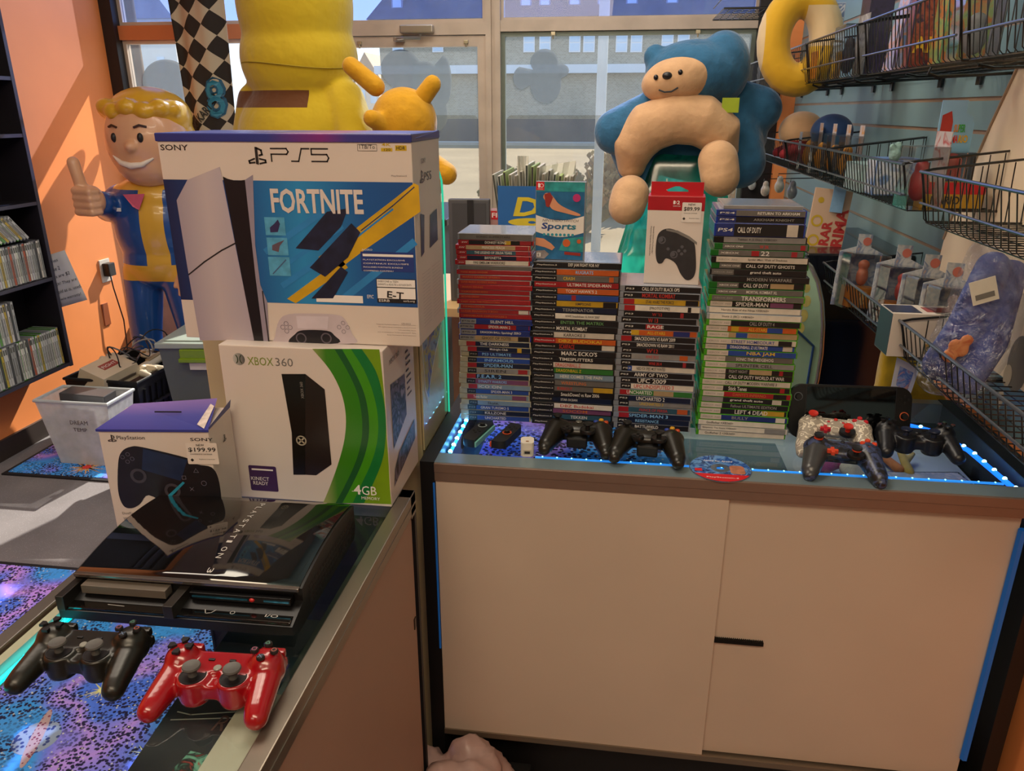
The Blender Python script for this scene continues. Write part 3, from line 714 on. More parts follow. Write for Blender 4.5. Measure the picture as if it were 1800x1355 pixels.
# soft coral-like plush pieces in the display
for i, (px, py, c, lab) in enumerate(((1465, 830, 'b85a9c', 'pink felt piece inside the counter beneath the patterned controllers'), (1500, 835, 'e6e0da', 'white fabric piece inside the counter beneath the orange-button controller'))):
    p = P(px, py, z=0.853); lump('fabric_toy', lab, 'toy', (p.x, p.y, 0.853), 0.03, c, 4, i+3, 0.035)
for i, (px, py) in enumerate(((1560, 815), (1590, 820), (1625, 755))):
    p = P(px, py, z=0.86); m = MB(); m.cap((0, -0.04, 0.012), (0, 0.05, 0.02), 0.011, 0.008, 12); m.cap((0, 0, 0.014), (0.025, 0.045, 0.02), 0.007, 0.006, 12)
    o = melt('coral_ornament', m, M(['c87a48', 'b89a50', 'c0a060'][i], 0.8, 0, 0.1, 50, 0.2), voxel=0.003, smooth=3, loc=(p.x, p.y, 0.853), rot=(0, 0, [0.3, -0.1, -0.5][i]))
    tag(o, ['orange branched coral ornament inside the back counter', 'olive branched coral ornament inside the back counter', 'yellow branched coral ornament behind the small dark controller'][i], 'ornament')
bbx = thing('plastic_box', 'small black ribbed plastic box inside the counter beneath the plain black controller', 'box', (0.645, 1.44, 0.853), -0.1)
MB().box(-0.035, 0.035, -0.02, 0.02, 0, 0.03, 0.002).build('body', M('0c0c0e', 0.35, 0, 0, 1), bbx)
rb = MB()
for i in range(7): rb.box(-0.036, -0.034, -0.017+i*0.0055, -0.0145+i*0.0055, 0.003, 0.027)
rb.build('rib', M('2a2a30', 0.3, 0, 0, 1), bbx)
# hidden-away stock seen only through the front glass: nothing else

# ---- left counter (runs away from the camera)
A0, A1, AN, AF = -0.80, -0.352, -0.75, 1.23
AB = (-0.58, 0.2, 0)
ca = thing('display_counter', 'glass-topped display counter with brown end panel carrying the console and two controllers', 'display counter', AB)
ax = lambda mb, n, m, par=ca: rel(mb.build(n, m, par), AB)
ax(MB().box(A0+0.02, A1-0.03, AN, AF, 0.0, 0.10), 'base', BLACKWOOD)
dA = ax(MB().box(A1-0.016, A1-0.004, AN, AF-0.02, 0.12, 0.909, 0.001), 'sliding_door', M('9c8070', 0.5, 0, 0.04, 3))
ax(MB().box(A1-0.03, A1, AN, AF, 0.10, 0.118).box(A1-0.004, A1+0.002, AN, AF, 0.118, 0.126), 'door_track', M('8a7c6c', 0.35, 0.7, 0.05, 6))
ax(MB().box(A0, A1, AF-0.012, AF, 0.0, 0.905), 'end_panel', BLACKWOOD)
ax(MB().box(A1-0.025, A1, AN, AF, 0.910, 0.9495, 0.0015).box(A1-0.02, A1+0.001, AN, AF, 0.926, 0.930), 'metal_rail', M('8f867a', 0.3, 0.8, 0.05, 8))
ax(MB().box(A0, A0+0.022, AN, AF, 0.905, 0.9495, 0.0015), 'metal_rail', ALU)
ax(MB().box(A0+0.026, A0+0.040, AN, AF-0.03, 0.915, 0.9435), 'inner_rail', M('c8bca8', 0.4, 0.2, 0.05, 8))
ax(MB().box(A0, A1, AF-0.03, AF-0.001, 0.905, 0.9495), 'cross_rail', ALU)
ax(MB().box(A0+0.0225, A1-0.0255, AN, AF-0.031, 0.9440, 0.9498), 'glass_top', GLASS)
ax(MB().box(A0+0.004, A0+0.010, AN, AF-0.012, 0.12, 0.904), 'front_glass', GLASS)
ax(MB().box(A1-0.070, A1-0.0255, AN, 0.70, 0.905, 0.9438), 'inner_ledge', M('aaa292', 0.4, 0.1, 0.03, 6))
ax(MB().box(A1-0.060, A1-0.0255, 0.7002, AF-0.03, 0.885, 0.900), 'dark_ledge', M('3c443f', 0.35, 0.1, 0.05, 6))
ax(MB().box(A1-0.27, A1-0.03, AN, AF-0.03, 0.790, 0.796), 'glass_shelf', GLASS)
ax(MB().box(A0+0.02, A1-0.03, AN, AF-0.03, 0.10, 0.112), 'floor_panel', GALAXY)
strip(ca, AB, [(A0+0.047, AN+0.1, 0.930), (A0+0.047, 0.93, 0.930)], 20, mat=LEDC, w=0.007, ds=0.0028, dmat=LEDC)
sl_ = MB(); p = P(729, 1095, x=A1-0.004); sl_.box(A1-0.006, A1-0.002, p.y-0.006, p.y+0.006, p.z-0.012, p.z+0.012, 0.001)
ax(sl_, 'finger_pull', M('3a3028', 0.3, 0.8, 0, 1))
# boxes on the shelf in the left counter
c1 = thing('game_box', 'dark game box with red and teal picture inside the left counter', 'box', (-0.50, 0.69, 0.797), 0.06)
MB().box(-0.085, 0.085, -0.12, 0.12, 0, 0.03, 0.001).build('carton', M('2b2b2c', 0.4, 0, 0.1, 20), c1)
a_ = MB(); flat(a_, [(-0.055, -0.10), (0.065, -0.10), (0.065, 0.005), (-0.02, 0.02)], 0.0305); a_.build('picture', artmat('red_teal_picture', ['b03828', '1c2420', '6fa890', 'a04030', '2a2c2a'], 28), c1)
letters(c1, FRT((0, 0, 0.0302)), M('5a4038', .5), [('RUIN', -0.01, 0.055, 0.028, 0.07, {'shear': 0.2})])
g = MB(); line2(g, [(-0.07, 0.085), (-0.05, 0.081), (0.02, 0.093)], 0.002, 0.0305); line2(g, [(-0.072, 0.070), (0.02, 0.081)], 0.002, 0.0305); g.build('printed_line', M('a09c90', .5), c1)
c2 = thing('game_box', 'dark teal box with small round emblem strip under the red controller', 'box', (-0.50, 0.895, 0.797), 0.03)
MB().box(-0.075, 0.085, -0.075, 0.07, 0, 0.05, 0.001).build('carton', M('22343c', 0.35, 0, 0.08, 10), c2)
MB().box(-0.02, 0.05, -0.062, -0.035, 0.0501, 0.0506).build('label_strip', M('28286a', 0.4), c2)
g = MB(); disc(g, -0.003, -0.048, 0.010, 0.0508); g.build('emblem', M('9fb0a8', .5), c2)
g = MB(); disc(g, 0.024, -0.048, 0.008, 0.0508); g.build('emblem', M('6a5a6a', .5), c2)
# ================================================================== BOXES ON THE LEFT COUNTER
def ps_logo(mb, u, v, h, w=0.0006):
    "stylised upright P over a lying S"
    flat(mb, [(u-.02*h, v), (u+.16*h, v-.06*h), (u+.16*h, v+.96*h), (u-.02*h, v+1.0*h)], w)
    line2(mb, [(u+.1*h, v+.93*h), (u+.38*h, v+.80*h), (u+.42*h, v+.55*h), (u+.25*h, v+.5*h)], .11*h, w)
    line2(mb, [(u-.1*h, v+.30*h), (u-.45*h, v+.17*h), (u-.42*h, v+.05*h), (u-.1*h, v+.08*h)], .10*h, w)
    line2(mb, [(u+.25*h, v+.30*h), (u+.6*h, v+.22*h), (u+.62*h, v+.10*h), (u+.25*h, v+.02*h)], .10*h, w)
    return mb
def pl(px, py, x0, y, z0):       # photo point on a front face -> (u, v) from its lower left corner
    p = P(px, py, y=y); return (p.x-x0, p.z-z0)

# --- large console carton (white/blue) on top of the green-swoosh carton
X0, Y0, Z0 = -0.738, 1.19, 1.2405; WB, HB, DB = 0.418, 0.338, 0.185
b = thing('console_box', 'big white and blue console carton lettered FORTNITE, topmost of the stacked boxes', 'box', (X0, Y0, Z0))
f = lambda px, py: pl(px, py, X0, Y0, Z0)
MB().box(0, WB, 0, DB, 0, HB, 0.002).build('carton', CARD_W, b)
gt = grad('blue_to_magenta_lid', [(0, '2c3478'), (0.45, '333b86'), (0.66, '7a2f7c'), (0.76, '403a86'), (1, '2c3478')], 'X', 0.3)
lid = MB(); lid.box(-0.002, WB+0.001, -0.003, DB+0.001, HB-0.012, HB+0.001, 0.002); lid.build('lid', gt, b)
fl = MB(); fl.add([(WB+0.0015, 0.02, HB-0.006), (WB+0.0015, DB, HB-0.010), (WB+0.001, DB, HB+0.002), (WB-0.01, 0.01, HB+0.0015)], [(0, 1, 2, 3)]); fl.build('side_flap', CARD_BL, b)
art = MB(); art.X = FR((0, -0.0002, 0))
q0 = f(287, 316); q1 = f(741, 320); q2 = f(746, 537); q3 = f(317, 530)
vt, vb = (q0[1]+q1[1])/2, (q2[1]+q3[1])/2
flat(art, [(0.0008, vb), (WB-0.0008, vb), (WB-0.0008, vt), (0.0008, vt)], 0.0002)
art.build('picture_panel', grad('blue_art', [(0, '17264e'), (0.3, '1a4a8c'), (0.55, '2c86c0'), (0.8, '1f5596'), (1, '1f4a88')], 'X', 0.35), b)
ba = MB(); ba.X = FR()
for q in (((560, 452), (690, 352), (728, 322), (736, 326), (739, 372), (640, 440), (600, 470)), ((505, 525), (600, 455), (612, 470), (520, 533))):
    flat(ba, [f(*p) for p in q], 0.0005)
ba.build('yellow_stroke', M('c39a18', .45, 0, .15, 20), b)
ba = MB(); ba.X = FR()
for a, c, t in (((470, 440), (560, 378), .010), ((480, 480), (600, 400), .007), ((500, 500), (590, 440), .010), ((610, 520), (725, 428), .012), ((600, 438), (690, 368), .003)):
    line2(ba, [f(*a), f(*c)], t, 0.0007)
ba.build('blue_stroke', M('2a7cbc', .45, 0, .1, 20), b)
ba = MB(); ba.X = FR(); line2(ba, [f(635, 405), f(690, 362), f(728, 329)], .0016, .0009); ba.build('ink_stroke', M('1a2c58', .5), b)
# console picture: white shells and black core
c_ = MB(); c_.X = FR(); flat(c_, [f(*p) for p in ((311, 352), (330, 316), (387, 293), (447, 598), (352, 598), (330, 470))], 0.0009)
c_.build('printed_console', grad('pale_shell', [(0, '9d93a0'), (0.5, 'b8acb0'), (1, 'a89fae')], 'X', .4), b)
c_ = MB(); c_.X = FR(); flat(c_, [f(*p) for p in ((392, 310), (400, 314), (412, 317), (423, 317), (431, 316), (437, 345), (452, 500), (464, 601), (447, 601))], 0.0008)
c_.build('printed_core', M('17151b', .35), b)
c_ = MB(); c_.X = FR(); flat(c_, [f(*p) for p in ((431, 316), (445, 307), (449, 430), (458, 500), (470, 530), (474, 602), (464, 601), (450, 490))], 0.0010)
c_.build('printed_shell', M('8f8798', .4), b)
c_ = MB(); c_.X = FR(); line2(c_, [f(333, 482), f(360, 460), f(390, 440), f(415, 427)], .0024, .0012); line2(c_, [f(462, 512), f(468, 560), f(473, 600)], .002, .0014); c_.build('printed_seam', INK, b)
# text
L_ = MB(); L_.X = FR()
u, v = f(283, 264); put(L_, 'SONY', u, v, 0.0088, 0.047, off=0.008)
u, v = f(476, 283); PSs = [(0, 0)]
uu, vv = f(478, 283); s_ = 0.0190
def seg(pts): line2(L_, [(uu+a*s_, vv+b_*s_) for a, b_ in pts], 0.0022, 0.0006)
seg([(0, 0), (0, .55), (1.35, .55), (1.5, .75), (1.35, 1), (0, 1)]); seg([(1.75, 0), (2.35, 0), (2.5, .5), (2.65, 1), (3.3, 1)]); seg([(3.5, 0), (4.8, 0), (4.95, .28), (4.8, .55), (3.5, .55), (3.5, 1), (4.9, 1)])
u, v = f(451, 288); ps_logo(L_, u, v, 0.026)
L_.build('lettering', INK, b)
u, v = f(688, 311); letters(b, FR(), M('6d6462', .5), [('PlayStation5', u, v, 0.003, 0.025)])
u0, v0 = f(629, 265); u1, v1 = f(662, 254); o_ = MB(); o_.X = FR(); line2(o_, [(u0, v0), (u1, v0), (u1, v1), (u0, v1), (u0, v0)], 0.0006)
put(o_, '1TB/To', u0+.003, v0+.003, .006, (u1-u0)-.006); o_.build('capacity_label', INK, b)
u, v = f(671, 258); o_ = MB(); o_.X = FR(); put(o_, '4K', u, v+.001, .0045, .015, off=.01); u, v = f(670, 266); flat(o_, [(u, v), (u+.018, v), (u+.018, v+.005), (u, v+.005)], .0004)
u, v = f(695, 265); flat(o_, [(u, v), (u+.018, v), (u+.018, v+.008), (u, v+.008)], .0004); o_.build('gold_label', M('c0a018', .4), b)
u, v = f(671, 265); o_ = MB(); o_.X = FR(); put(o_, '120', u+.004, v, .0034, .010, lift=.0008); u, v = f(696, 263); put(o_, 'HDR', u+.001, v, .005, .014, lift=.0008, off=.01); o_.build('lettering', INK, b)
# FORTNITE block capitals
u, v = f(479, 374); u2, v2 = f(637, 326)
letters(b, FR(), M('cfc4be', .45), [('FORTNITE', u, v, v2-v-0.006, (u2-u))], off=0.025, lift=0.0016)
# three small item pictures, info block, rating box, fine print
for i, (a, c) in enumerate((((468, 382), (500, 413)), ((472, 418), (505, 448)), ((475, 452), (509, 484)))):
    p0 = f(a[0], c[1]); p1 = f(*[c[0], a[1]]); o_ = MB(); o_.X = FR(); flat(o_, [p0, (p1[0], p0[1]), p1, (p0[0], p1[1])], .0010); o_.build('item_picture', M('4f9ac0', .4, 0, .2, 60), b)
    o_ = MB(); o_.X = FR(); cx, cy_ = (p0[0]+p1[0])/2, (p0[1]+p1[1])/2
    if i == 0: flat(o_, [(cx-.009, cy_-.010), (cx+.004, cy_-.009), (cx+.009, cy_+.004), (cx+.006, cy_+.011), (cx-.001, cy_+.004), (cx-.009, cy_-.002)], .0013)
    elif i == 1: flat(o_, [(cx-.010, cy_-.006), (cx+.001, cy_-.009), (cx+.004, cy_+.001), (cx+.013, cy_+.011), (cx, cy_+.006), (cx-.009, cy_+.002)], .0013)
    else: line2(o_, [(cx-.012, cy_-.012), (cx+.012, cy_+.011)], .002, .0013)
    o_.build('item_shape', M(['2a2450', '5a4a58', '3f5a80'][i], .5), b)
# dark generic silhouette-free splash where the art is busiest
o_ = MB(); o_.X = FR(); flat(o_, [f(*p) for p in ((548, 372), (585, 366), (618, 392), (632, 425), (622, 455), (600, 470), (596, 505), (580, 530), (548, 522), (556, 480), (530, 455), (522, 425), (540, 405))], .0012)
o_.v = []; o_.f = []; o_.mi = []
for k_, q in enumerate((((520, 436), (575, 372), (612, 366), (600, 398), (560, 440)), ((545, 470), (618, 392), (634, 408), (612, 452), (572, 486)), ((548, 524), (600, 468), (612, 478), (586, 524)))): flat(o_, [f(*p) for p in q], .0012+.0002*k_)
o_.build('abstract_splash', M('1c2038', .4, 0, .35, 50), b)
p0 = f(636, 476); p1 = f(727, 444); o_ = MB(); o_.X = FR(); flat(o_, [p0, (p1[0], p0[1]), p1, (p0[0], p1[1])], .0008); o_.build('info_block', M('26387a', .4), b)
o_ = MB(); o_.X = FR(); u, v = f(638, 450); flat(o_, [(u, v), (u+.084, v), (u+.084, v+.004), (u, v+.004)], .0011)
for i in range(4): put(o_, ['PLAYSTATION EXCLUSIVE', 'CONTENUS EXCLUSIFS', 'INCLUDES FORTNITE BUNDLE', 'COMPREND CONTENU'][i], u, v-.0065-.006*i, .0022, [.070, .076, .066, .05][i], lift=.0012)
u, v = f(636, 440); put(o_, 'AOXO', u, v, .003, .018, lift=.0012)
u, v = f(646, 524); o_.k = 0; put(o_, 'EPIC', u, v, .006, .011, lift=.0012)
p0 = f(557, 530); p1 = f(638, 520); flat(o_, [p0, (p1[0], p0[1]), p1, (p0[0], p1[1])], .0014)
o_.build('lettering', WHITE, b)
p0 = f(664, 531); p1 = f(731, 491); o_ = MB(); o_.X = FR(); flat(o_, [p0, (p1[0], p0[1]), p1, (p0[0], p1[1])], .0016); rt = o_.build('rating_label', INK, b)
o_ = MB(); o_.X = FR(); w_, h_ = p1[0]-p0[0], p1[1]-p0[1]; flat(o_, [(p0[0]+.0012, p0[1]+.007), (p1[0]-.0012, p0[1]+.007), (p1[0]-.0012, p0[1]+h_*.62), (p0[0]+.0012, p0[1]+h_*.62)], .0019)
flat(o_, [(p0[0]+.0012, p0[1]+h_*.66), (p1[0]-.0012, p0[1]+h_*.66), (p1[0]-.0012, p1[1]-.0012), (p0[0]+.0012, p1[1]-.0012)], .0019)
put(o_, 'ESRB', p0[0]+.003, p0[1]+.0015, .004, .018, lift=.0019); put(o_, 'esrb.org', p1[0]-.022, p0[1]+.0015, .004, .019, lift=.0019); o_.build('rating_panel', WHITE, rt)
o_ = MB(); o_.X = FR(); put(o_, 'E-T', p0[0]+.017, p0[1]+.0085, .0115, .028, off=.02, lift=.0022, rot=-.08)
put(o_, 'EVERYONE to TEEN', p0[0]+.003, p1[1]-.006, .0032, .034, lift=.0022); put(o_, 'ENFANTS et ADULTES à ADOLESCENTS', p0[0]+.003, p1[1]-.011, .0032, .056, lift=.0022)
o_.build('lettering', INK, rt)
o_ = MB(); o_.X = FR()
for i, (w_, s) in enumerate(((.068, '*Nécessite PlayStation Network, compte et connexion'), (.064, 'PS5 requires internet and account to download content'), (.03, 'Sold separately. Vendu'), (.066, 'Jeux et accessoires vendus séparément. Sony'), (.05, 'Sony Interactive Entertainment'))):
    u, v = f(728, 577); put(o_, s, u-w_+.003, v-.0045*i+.004, .0020, w_)
u, v = f(706, 576); put(o_, 'CFI-2015', u, v+.006, .0026, .016); o_.build('lettering', M('8a807c', .5), b)
# printed gamepad at the bottom edge
o_ = MB(); o_.X = FR(); flat(o_, sm([f(*p) for p in ((484, 590), (491, 563), (508, 552), (550, 551), (592, 553), (607, 562), (620, 588), (625, 603), (556, 604), (486, 604))]), .0008); pc = o_.build('printed_gamepad', M('bcb0b8', .4), b)
o_ = MB(); o_.X = FR(); flat(o_, sm([f(*p) for p in ((512, 603), (519, 587), (533, 580), (575, 581), (588, 589), (594, 603))]), .0011); o_.build('printed_grip', M('191820', .4), pc)
o_ = MB(); o_.X = FR(); flat(o_, [f(*p) for p in ((521, 555), (578, 556), (576, 578), (524, 577))], .0012); o_.build('printed_touchpad', M('c8bec8', .4), pc)
o_ = MB(); o_.X = FR()
for px in (530, 574): u, v = f(px, 594); ring2(o_, u, v, .0095, .0022, .0014)
u, v = f(504, 575)
for a in range(4): ring2(o_, u+.0065*math.cos(a*PI/2), v+.0065*math.sin(a*PI/2), .0042, .0007, .0012, 10)
u, v = f(604, 575)
for a in range(4): ring2(o_, u+.0075*math.cos(a*PI/2), v+.0075*math.sin(a*PI/2), .0036, .0006, .0012, 12)
o_.build('printed_button', M('5a5460', .5), pc)
# right side printing
Rf = FRR((WB+0.0004, 0, 0)); o_ = MB(); o_.X = Rf; ps_logo(o_, .05, .262, .020); put(o_, 'PS5', .068, .263, .014, .05); put(o_, 'SONY', .05, .292, .008, .032)
o_.build('lettering', M('5c5560', .5), b)
o_ = MB(); o_.X = Rf
for i in range(16): put(o_, 'Contents console cable guide', .03, .115-.006*i, .002, .055, rot=0.0); put(o_, 'Comprend une console', .10, .115-.006*i, .002, .06)
o_.build('lettering', M('8f8890', .5), b)
o_ = MB(); o_.X = Rf; flat(o_, [(.03, .145), (.05, .15), (.06, .21), (.035, .215)], .0005); flat(o_, [(.09, .15), (.15, .155), (.15, .21), (.10, .205)], .0005); o_.build('side_picture', M('3a4466', .4, 0, .3, 60), b)
o_ = MB(); o_.X = FRT((0, 0, HB+0.0012)); put(o_, 'FORTNITE', .09, .055, .030, .10, lift=.0008, off=.02); put(o_, 'AOXO', WB-.10, .03, .02, .055, lift=.0008); put(o_, 'BUNDLE / ENSEMBLE', .05, .11, .015, .17, lift=.0008); o_.build('lettering', M('8c8cb4', .4), b)

# --- white carton with green swoosh
X0, Y0, Z0 = -0.664, 1.16, 0.9502; WB, HB, DB = 0.288, 0.2895, 0.19
b = thing('console_box', 'white carton with green swoosh and black console picture, under the big blue carton', 'box', (X0, Y0, Z0))
f = lambda px, py: pl(px, py, X0, Y0, Z0)
MB().box(0, WB, 0, DB, 0, HB, 0.002).build('carton', M('d0c6bf', 0.35, 0, .02, 6), b)
def band(x, name, mat, w):
    "vertical curved band between two columns of photo points"
    o_ = MB(); o_.X = FR(); l, r = (sm(q, 4, False) for q in x)
    for i in range(len(l)-1): flat(o_, [f(*l[i+1]), f(*r[i+1]), f(*r[i]), f(*l[i])], w)
    return o_.build(name, mat, b)
ys = [613, 650, 690, 730, 770, 810, 850, 884]
def colx(tab): return [(x, y) for x, y in zip(tab, ys)]
E0 = colx([549, 580, 600, 608, 606, 596, 582, 568]); E1 = colx([588, 610, 628, 636, 636, 626, 608, 590])
E2 = colx([601, 622, 640, 648, 648, 638, 620, 602]); E3 = colx([617, 640, 656, 664, 664, 654, 636, 620])
E4 = colx([636, 660, 672, 678, 678, 672, 656, 640]); E5 = [(667, 614), (671, 650), (675, 690), (678, 730), (680, 770), (683, 810), (685, 850), (688, 886)]
band((E0, E1), 'swoosh', grad('green_fade', [(0.0, '9aa060'), (0.35, '3c7a18'), (1, '2f7a10')], 'X', .3), .0005)
band((E1, E2), 'swoosh', M('1d5426', .3), .0006); band((E2, E3), 'swoosh', M('3f8c14', .3), .0006)
band((E3, E4), 'swoosh', M('187032', .3), .0006); band((E4, E5), 'swoosh', M('6f9414', .3), .0005)
L_ = MB(); L_.X = FR(); u, v = f(436, 641); put(L_, 'XBOX', u, v, .0145, .046); L_.build('lettering', M('7a8c34', .4), b)
L_ = MB(); L_.X = FR(); u, v = f(485, 643); put(L_, '360', u, v, .0145, .031); L_.build('lettering', M('6f6c6a', .4), b)
o_ = MB(); u, v = f(420, 631); o_.X = FR(); disc(o_, u, v, .0108, .0005); em = o_.build('sphere_emblem', grad('steel_ball', [(0, 'b8b8b4'), (1, '4c4c4a')], 'X', .3), b)
o_ = MB(); o_.X = FR(); ring2(o_, u-.012, v, .011, .0018, .0008, 10, -.8, .8); ring2(o_, u+.012, v, .011, .0018, .0008, 10, PI-.8, PI+.8); o_.build('emblem_cross', M('2e3a1c', .4), em)
o_ = MB(); o_.X = FR(); flat(o_, [f(*p) for p in ((495, 657), (537, 657), (537, 834), (516, 834), (513, 760))], .0007); cp = o_.build('printed_console', M('16130f', .25), b)
o_ = MB(); o_.X = FR(); flat(o_, [f(*p) for p in ((537, 657), (571, 684), (583, 816), (556, 835), (537, 834))], .0007); o_.build('printed_side', M('241c18', .3), cp)
o_ = MB(); o_.X = FR(); u, v = f(530, 774); ring2(o_, u, v, .0095, .0022, .001); line2(o_, [(u-.005, v-.005), (u+.005, v+.005)], .0028, .001); line2(o_, [(u-.005, v+.005), (u+.005, v-.005)], .0028, .001); o_.build('printed_button', M('a8a08c', .4), cp)
o_ = MB(); o_.X = FR(); u, v = f(531, 700); put(o_, 'XBOX 360', u+.004, v, .005, .03, rot=PI/2, lift=.001); o_.build('lettering', M('8a8680', .5), cp)
o_ = MB(); o_.X = FR(); p0 = f(442, 861); p1 = f(485, 820); flat(o_, rrect(p0[0], p1[0], p0[1], p1[1], .003), .0006); kb = o_.build('purple_badge', M('3d2350', .4), b)
o_ = MB(); o_.X = FR(); put(o_, 'KINECT', p0[0]+.003, p0[1]+.021, .007, .034, lift=.0009); put(o_, 'READY', p0[0]+.006, p0[1]+.012, .007, .028, lift=.0009); flat(o_, [(p0[0]+.006, p1[1]-.009), (p1[0]-.006, p1[1]-.009), (p1[0]-.006, p1[1]-.006), (p0[0]+.006, p1[1]-.006)], .0009); o_.build('lettering', WHITE, kb)
o_ = MB(); o_.X = FR(); u, v = f(623, 868); put(o_, '4', u, v, .0190, .013, off=.03, lift=.0012); put(o_, 'GB', u+.0145, v, .0175, .027, lift=.0012); u, v = f(636, 877); put(o_, 'MEMORY', u, v, .0058, .034, lift=.0012); u, v = f(619, 863); put(o_, '-', u, v, .001, .004, lift=.0012)
o_.build('lettering', WHITE, b)
Rf = FRR((WB+0.0004, 0, 0)); o_ = MB(); o_.X = Rf
flat(o_, [(.03, .10), (.12, .13), (.12, .21), (.03, .22)], .0004); flat(o_, [(.02, .03), (.17, .06), (.17, .10), (.06, .08), (.03, .06)], .0006); o_.build('side_picture', artmat('side_photo', ['2c2a3a', '6a6478', '1c1a20', '8f8796'], 30), b)
o_ = MB(); o_.X = Rf; put(o_, 'XBOX 360', .03, .255, .009, .06); 
for i in range(8): flat(o_, [(.13, .245-i*.012), (.13+.03*(1 if i % 3 else .6), .245-i*.012), (.13+.03*(1 if i % 3 else .6), .249-i*.012), (.13, .249-i*.012)], .0005)
o_.build('lettering', M('4c4850', .5), b)

# --- gamepad carton with price sticker
ang = math.radians(7); X0, Y0 = -0.817, 1.030
b = thing('controller_box', 'white gamepad carton with blue lid and $199.99 sticker, left of the green-swoosh carton', 'box', (X0, Y0, T+0.0002), ang)
WB, HB, DB = 0.179, 0.1795, 0.098
def f(px, py):     # same survey helper on the turned front face
    n = Vector((math.sin(ang), -math.cos(ang), 0)); d = P(px, py, z=0) - EYE; o0 = Vector((X0, Y0, T)); t = n.dot(o0-EYE)/n.dot(d); q = EYE + d*t - o0
    return (q.x*math.cos(ang) + q.y*math.sin(ang), q.z)
MB().box(0, WB, 0, DB, 0, HB, 0.0015).build('carton', CARD_W, b)
lm = grad('violet_lid', [(0, '34398a'), (0.5, '454a9a'), (1, '7d68ac')], 'Y', .3)
l_ = MB(); l_.add([(-.002, -.003, HB+.001), (WB+.002, -.003, HB+.001), (WB-.012, .06, HB+.010), (WB-.02, DB, HB+.017), (.012, DB, HB+.006), (-.002, -.003, HB-.003), (WB+.002, -.003, HB-.003)], [(0, 1, 2, 3, 4), (0, 5, 6, 1)]); ld = l_.build('lid', lm, b)
l_ = MB(); l_.add([(WB+.0008, .001, HB-.001), (WB+.0008, DB-.002, HB+.001), (WB+.004, DB-.002, HB+.016), (WB+.001, .0, HB+.003)], [(0, 1, 2, 3)]); l_.build('side_flap', CARD_BL, b)
l_ = MB(); l_.X = Matrix.Translation((0, 0, 0)); l_.box(.070, .115, .052, .0535, HB+.0085, HB+.0105); l_.build('hang_slot', INK, ld)
l_ = MB(); l_.add([(WB-.022, .012, HB+.0042), (WB-.006, .0, HB+.0020), (WB-.015, .07, HB+.0135), (WB-.024, .078, HB+.0145)], [(0, 1, 2, 3)]); l_.build('torn_edge', M('c8bcb8', .8, 0, .2, 80), ld)
F0 = FR((0, -0.0002, 0)); o_ = MB(); o_.X = F0; ps_logo(o_, *f(197, 776), .012); u, v = f(206, 773); put(o_, 'PlayStation', u, v-.001, .0085, .046); u, v = f(335, 775); put(o_, 'SONY', u, v, .0056, .037, off=.008); o_.build('lettering', INK, b)
def circ(o_, px, py, r, w=.0008, **k): u, v = f(px, py); disc(o_, u, v, r, w, **k)
o_ = MB(); o_.X = F0; flat(o_, sm([f(*p) for p in ((208, 815), (214, 794), (230, 785), (252, 786), (330, 805), (348, 816), (372, 821), (384, 840), (390, 880), (392, 925), (345, 930), (302, 925), (297, 893), (262, 870), (246, 886), (231, 893), (217, 888), (208, 862))]), .0006)
pg = o_.build('printed_gamepad', M('17161c', .4, 0, .2, 30), b)
o_ = MB(); o_.X = F0; flat(o_, [f(*p) for p in ((252, 788), (330, 808), (318, 845), (250, 825))], .0009); o_.build('printed_touchpad', M('1d2a48', .3, 0, .2, 40), pg)
o_ = MB(); o_.X = F0; u, v = f(244, 836); ring2(o_, u, v, .0135, .005, .0011); u, v = f(304, 862); ring2(o_, u, v, .0135, .005, .0011); o_.build('printed_stick', M('3c3a44', .4), pg)
o_ = MB(); o_.X = F0; flat(o_, [f(*p) for p in ((296, 870), (322, 846), (326, 848), (300, 874))], .0013); o_.build('printed_light', M('2a8fb0', .3, 0, .2, 60), pg)
o_ = MB(); o_.X = F0; u, v = f(345, 827); line2(o_, [(u-.004, v-.003), (u+.004, v-.003), (u, v+.004), (u-.004, v-.003)], .0006, .0011); u, v = f(359, 849); ring2(o_, u, v, .0045, .0006, .0011); u, v = f(338, 859); line2(o_, [(u-.003, v-.003), (u+.003, v+.003)], .0006, .0011); line2(o_, [(u-.003, v+.003), (u+.003, v-.003)], .0006, .0011); u, v = f(324, 839); line2(o_, [(u-.003, v-.003), (u+.003, v-.003), (u+.003, v+.003), (u-.003, v+.003), (u-.003, v-.003)], .0006, .0011)
for dx, dy in ((0, 8), (-9, 0), (8, 3), (0, -5)): u, v = f(225+dx, 803+dy); ring2(o_, u, v, .0035, .0006, .0011, 10)
o_.build('printed_button', M('6f6c80', .4), pg)
o_ = MB(); o_.X = F0; p0 = f(332, 815); p1 = f(381, 778); flat(o_, rrect(p0[0], p1[0], p0[1], p1[1], .002), .0016); stk = o_.build('price_sticker', M('d5cbc3', .5), b)
o_ = MB(); o_.X = F0; W_ = p1[0]-p0[0]; H_ = p1[1]-p0[1]; put(o_, 'NEW', p0[0]+W_*.34, p0[1]+H_*.84, .0042, .013, lift=.002, off=.01); put(o_, '$199.99', p0[0]+W_*.07, p0[1]+H_*.56, .0086, W_*.88, lift=.002, off=.015)
put(o_, 'DUALSENSE EDGE CONTROLLER', p0[0]+W_*.12, p0[1]+H_*.45, .002, W_*.7, lift=.002); put(o_, 'PlayStation 5 Hardware', p0[0]+W_*.38, p0[1]+H_*.20, .0022, W_*.5, lift=.002); u, v = p0[0]+W_*.15, p0[1]+H_*.2; flat(o_, [(u-.003, v), (u, v-.003), (u+.003, v), (u, v+.003)], .002); o_.build('lettering', INK, stk)
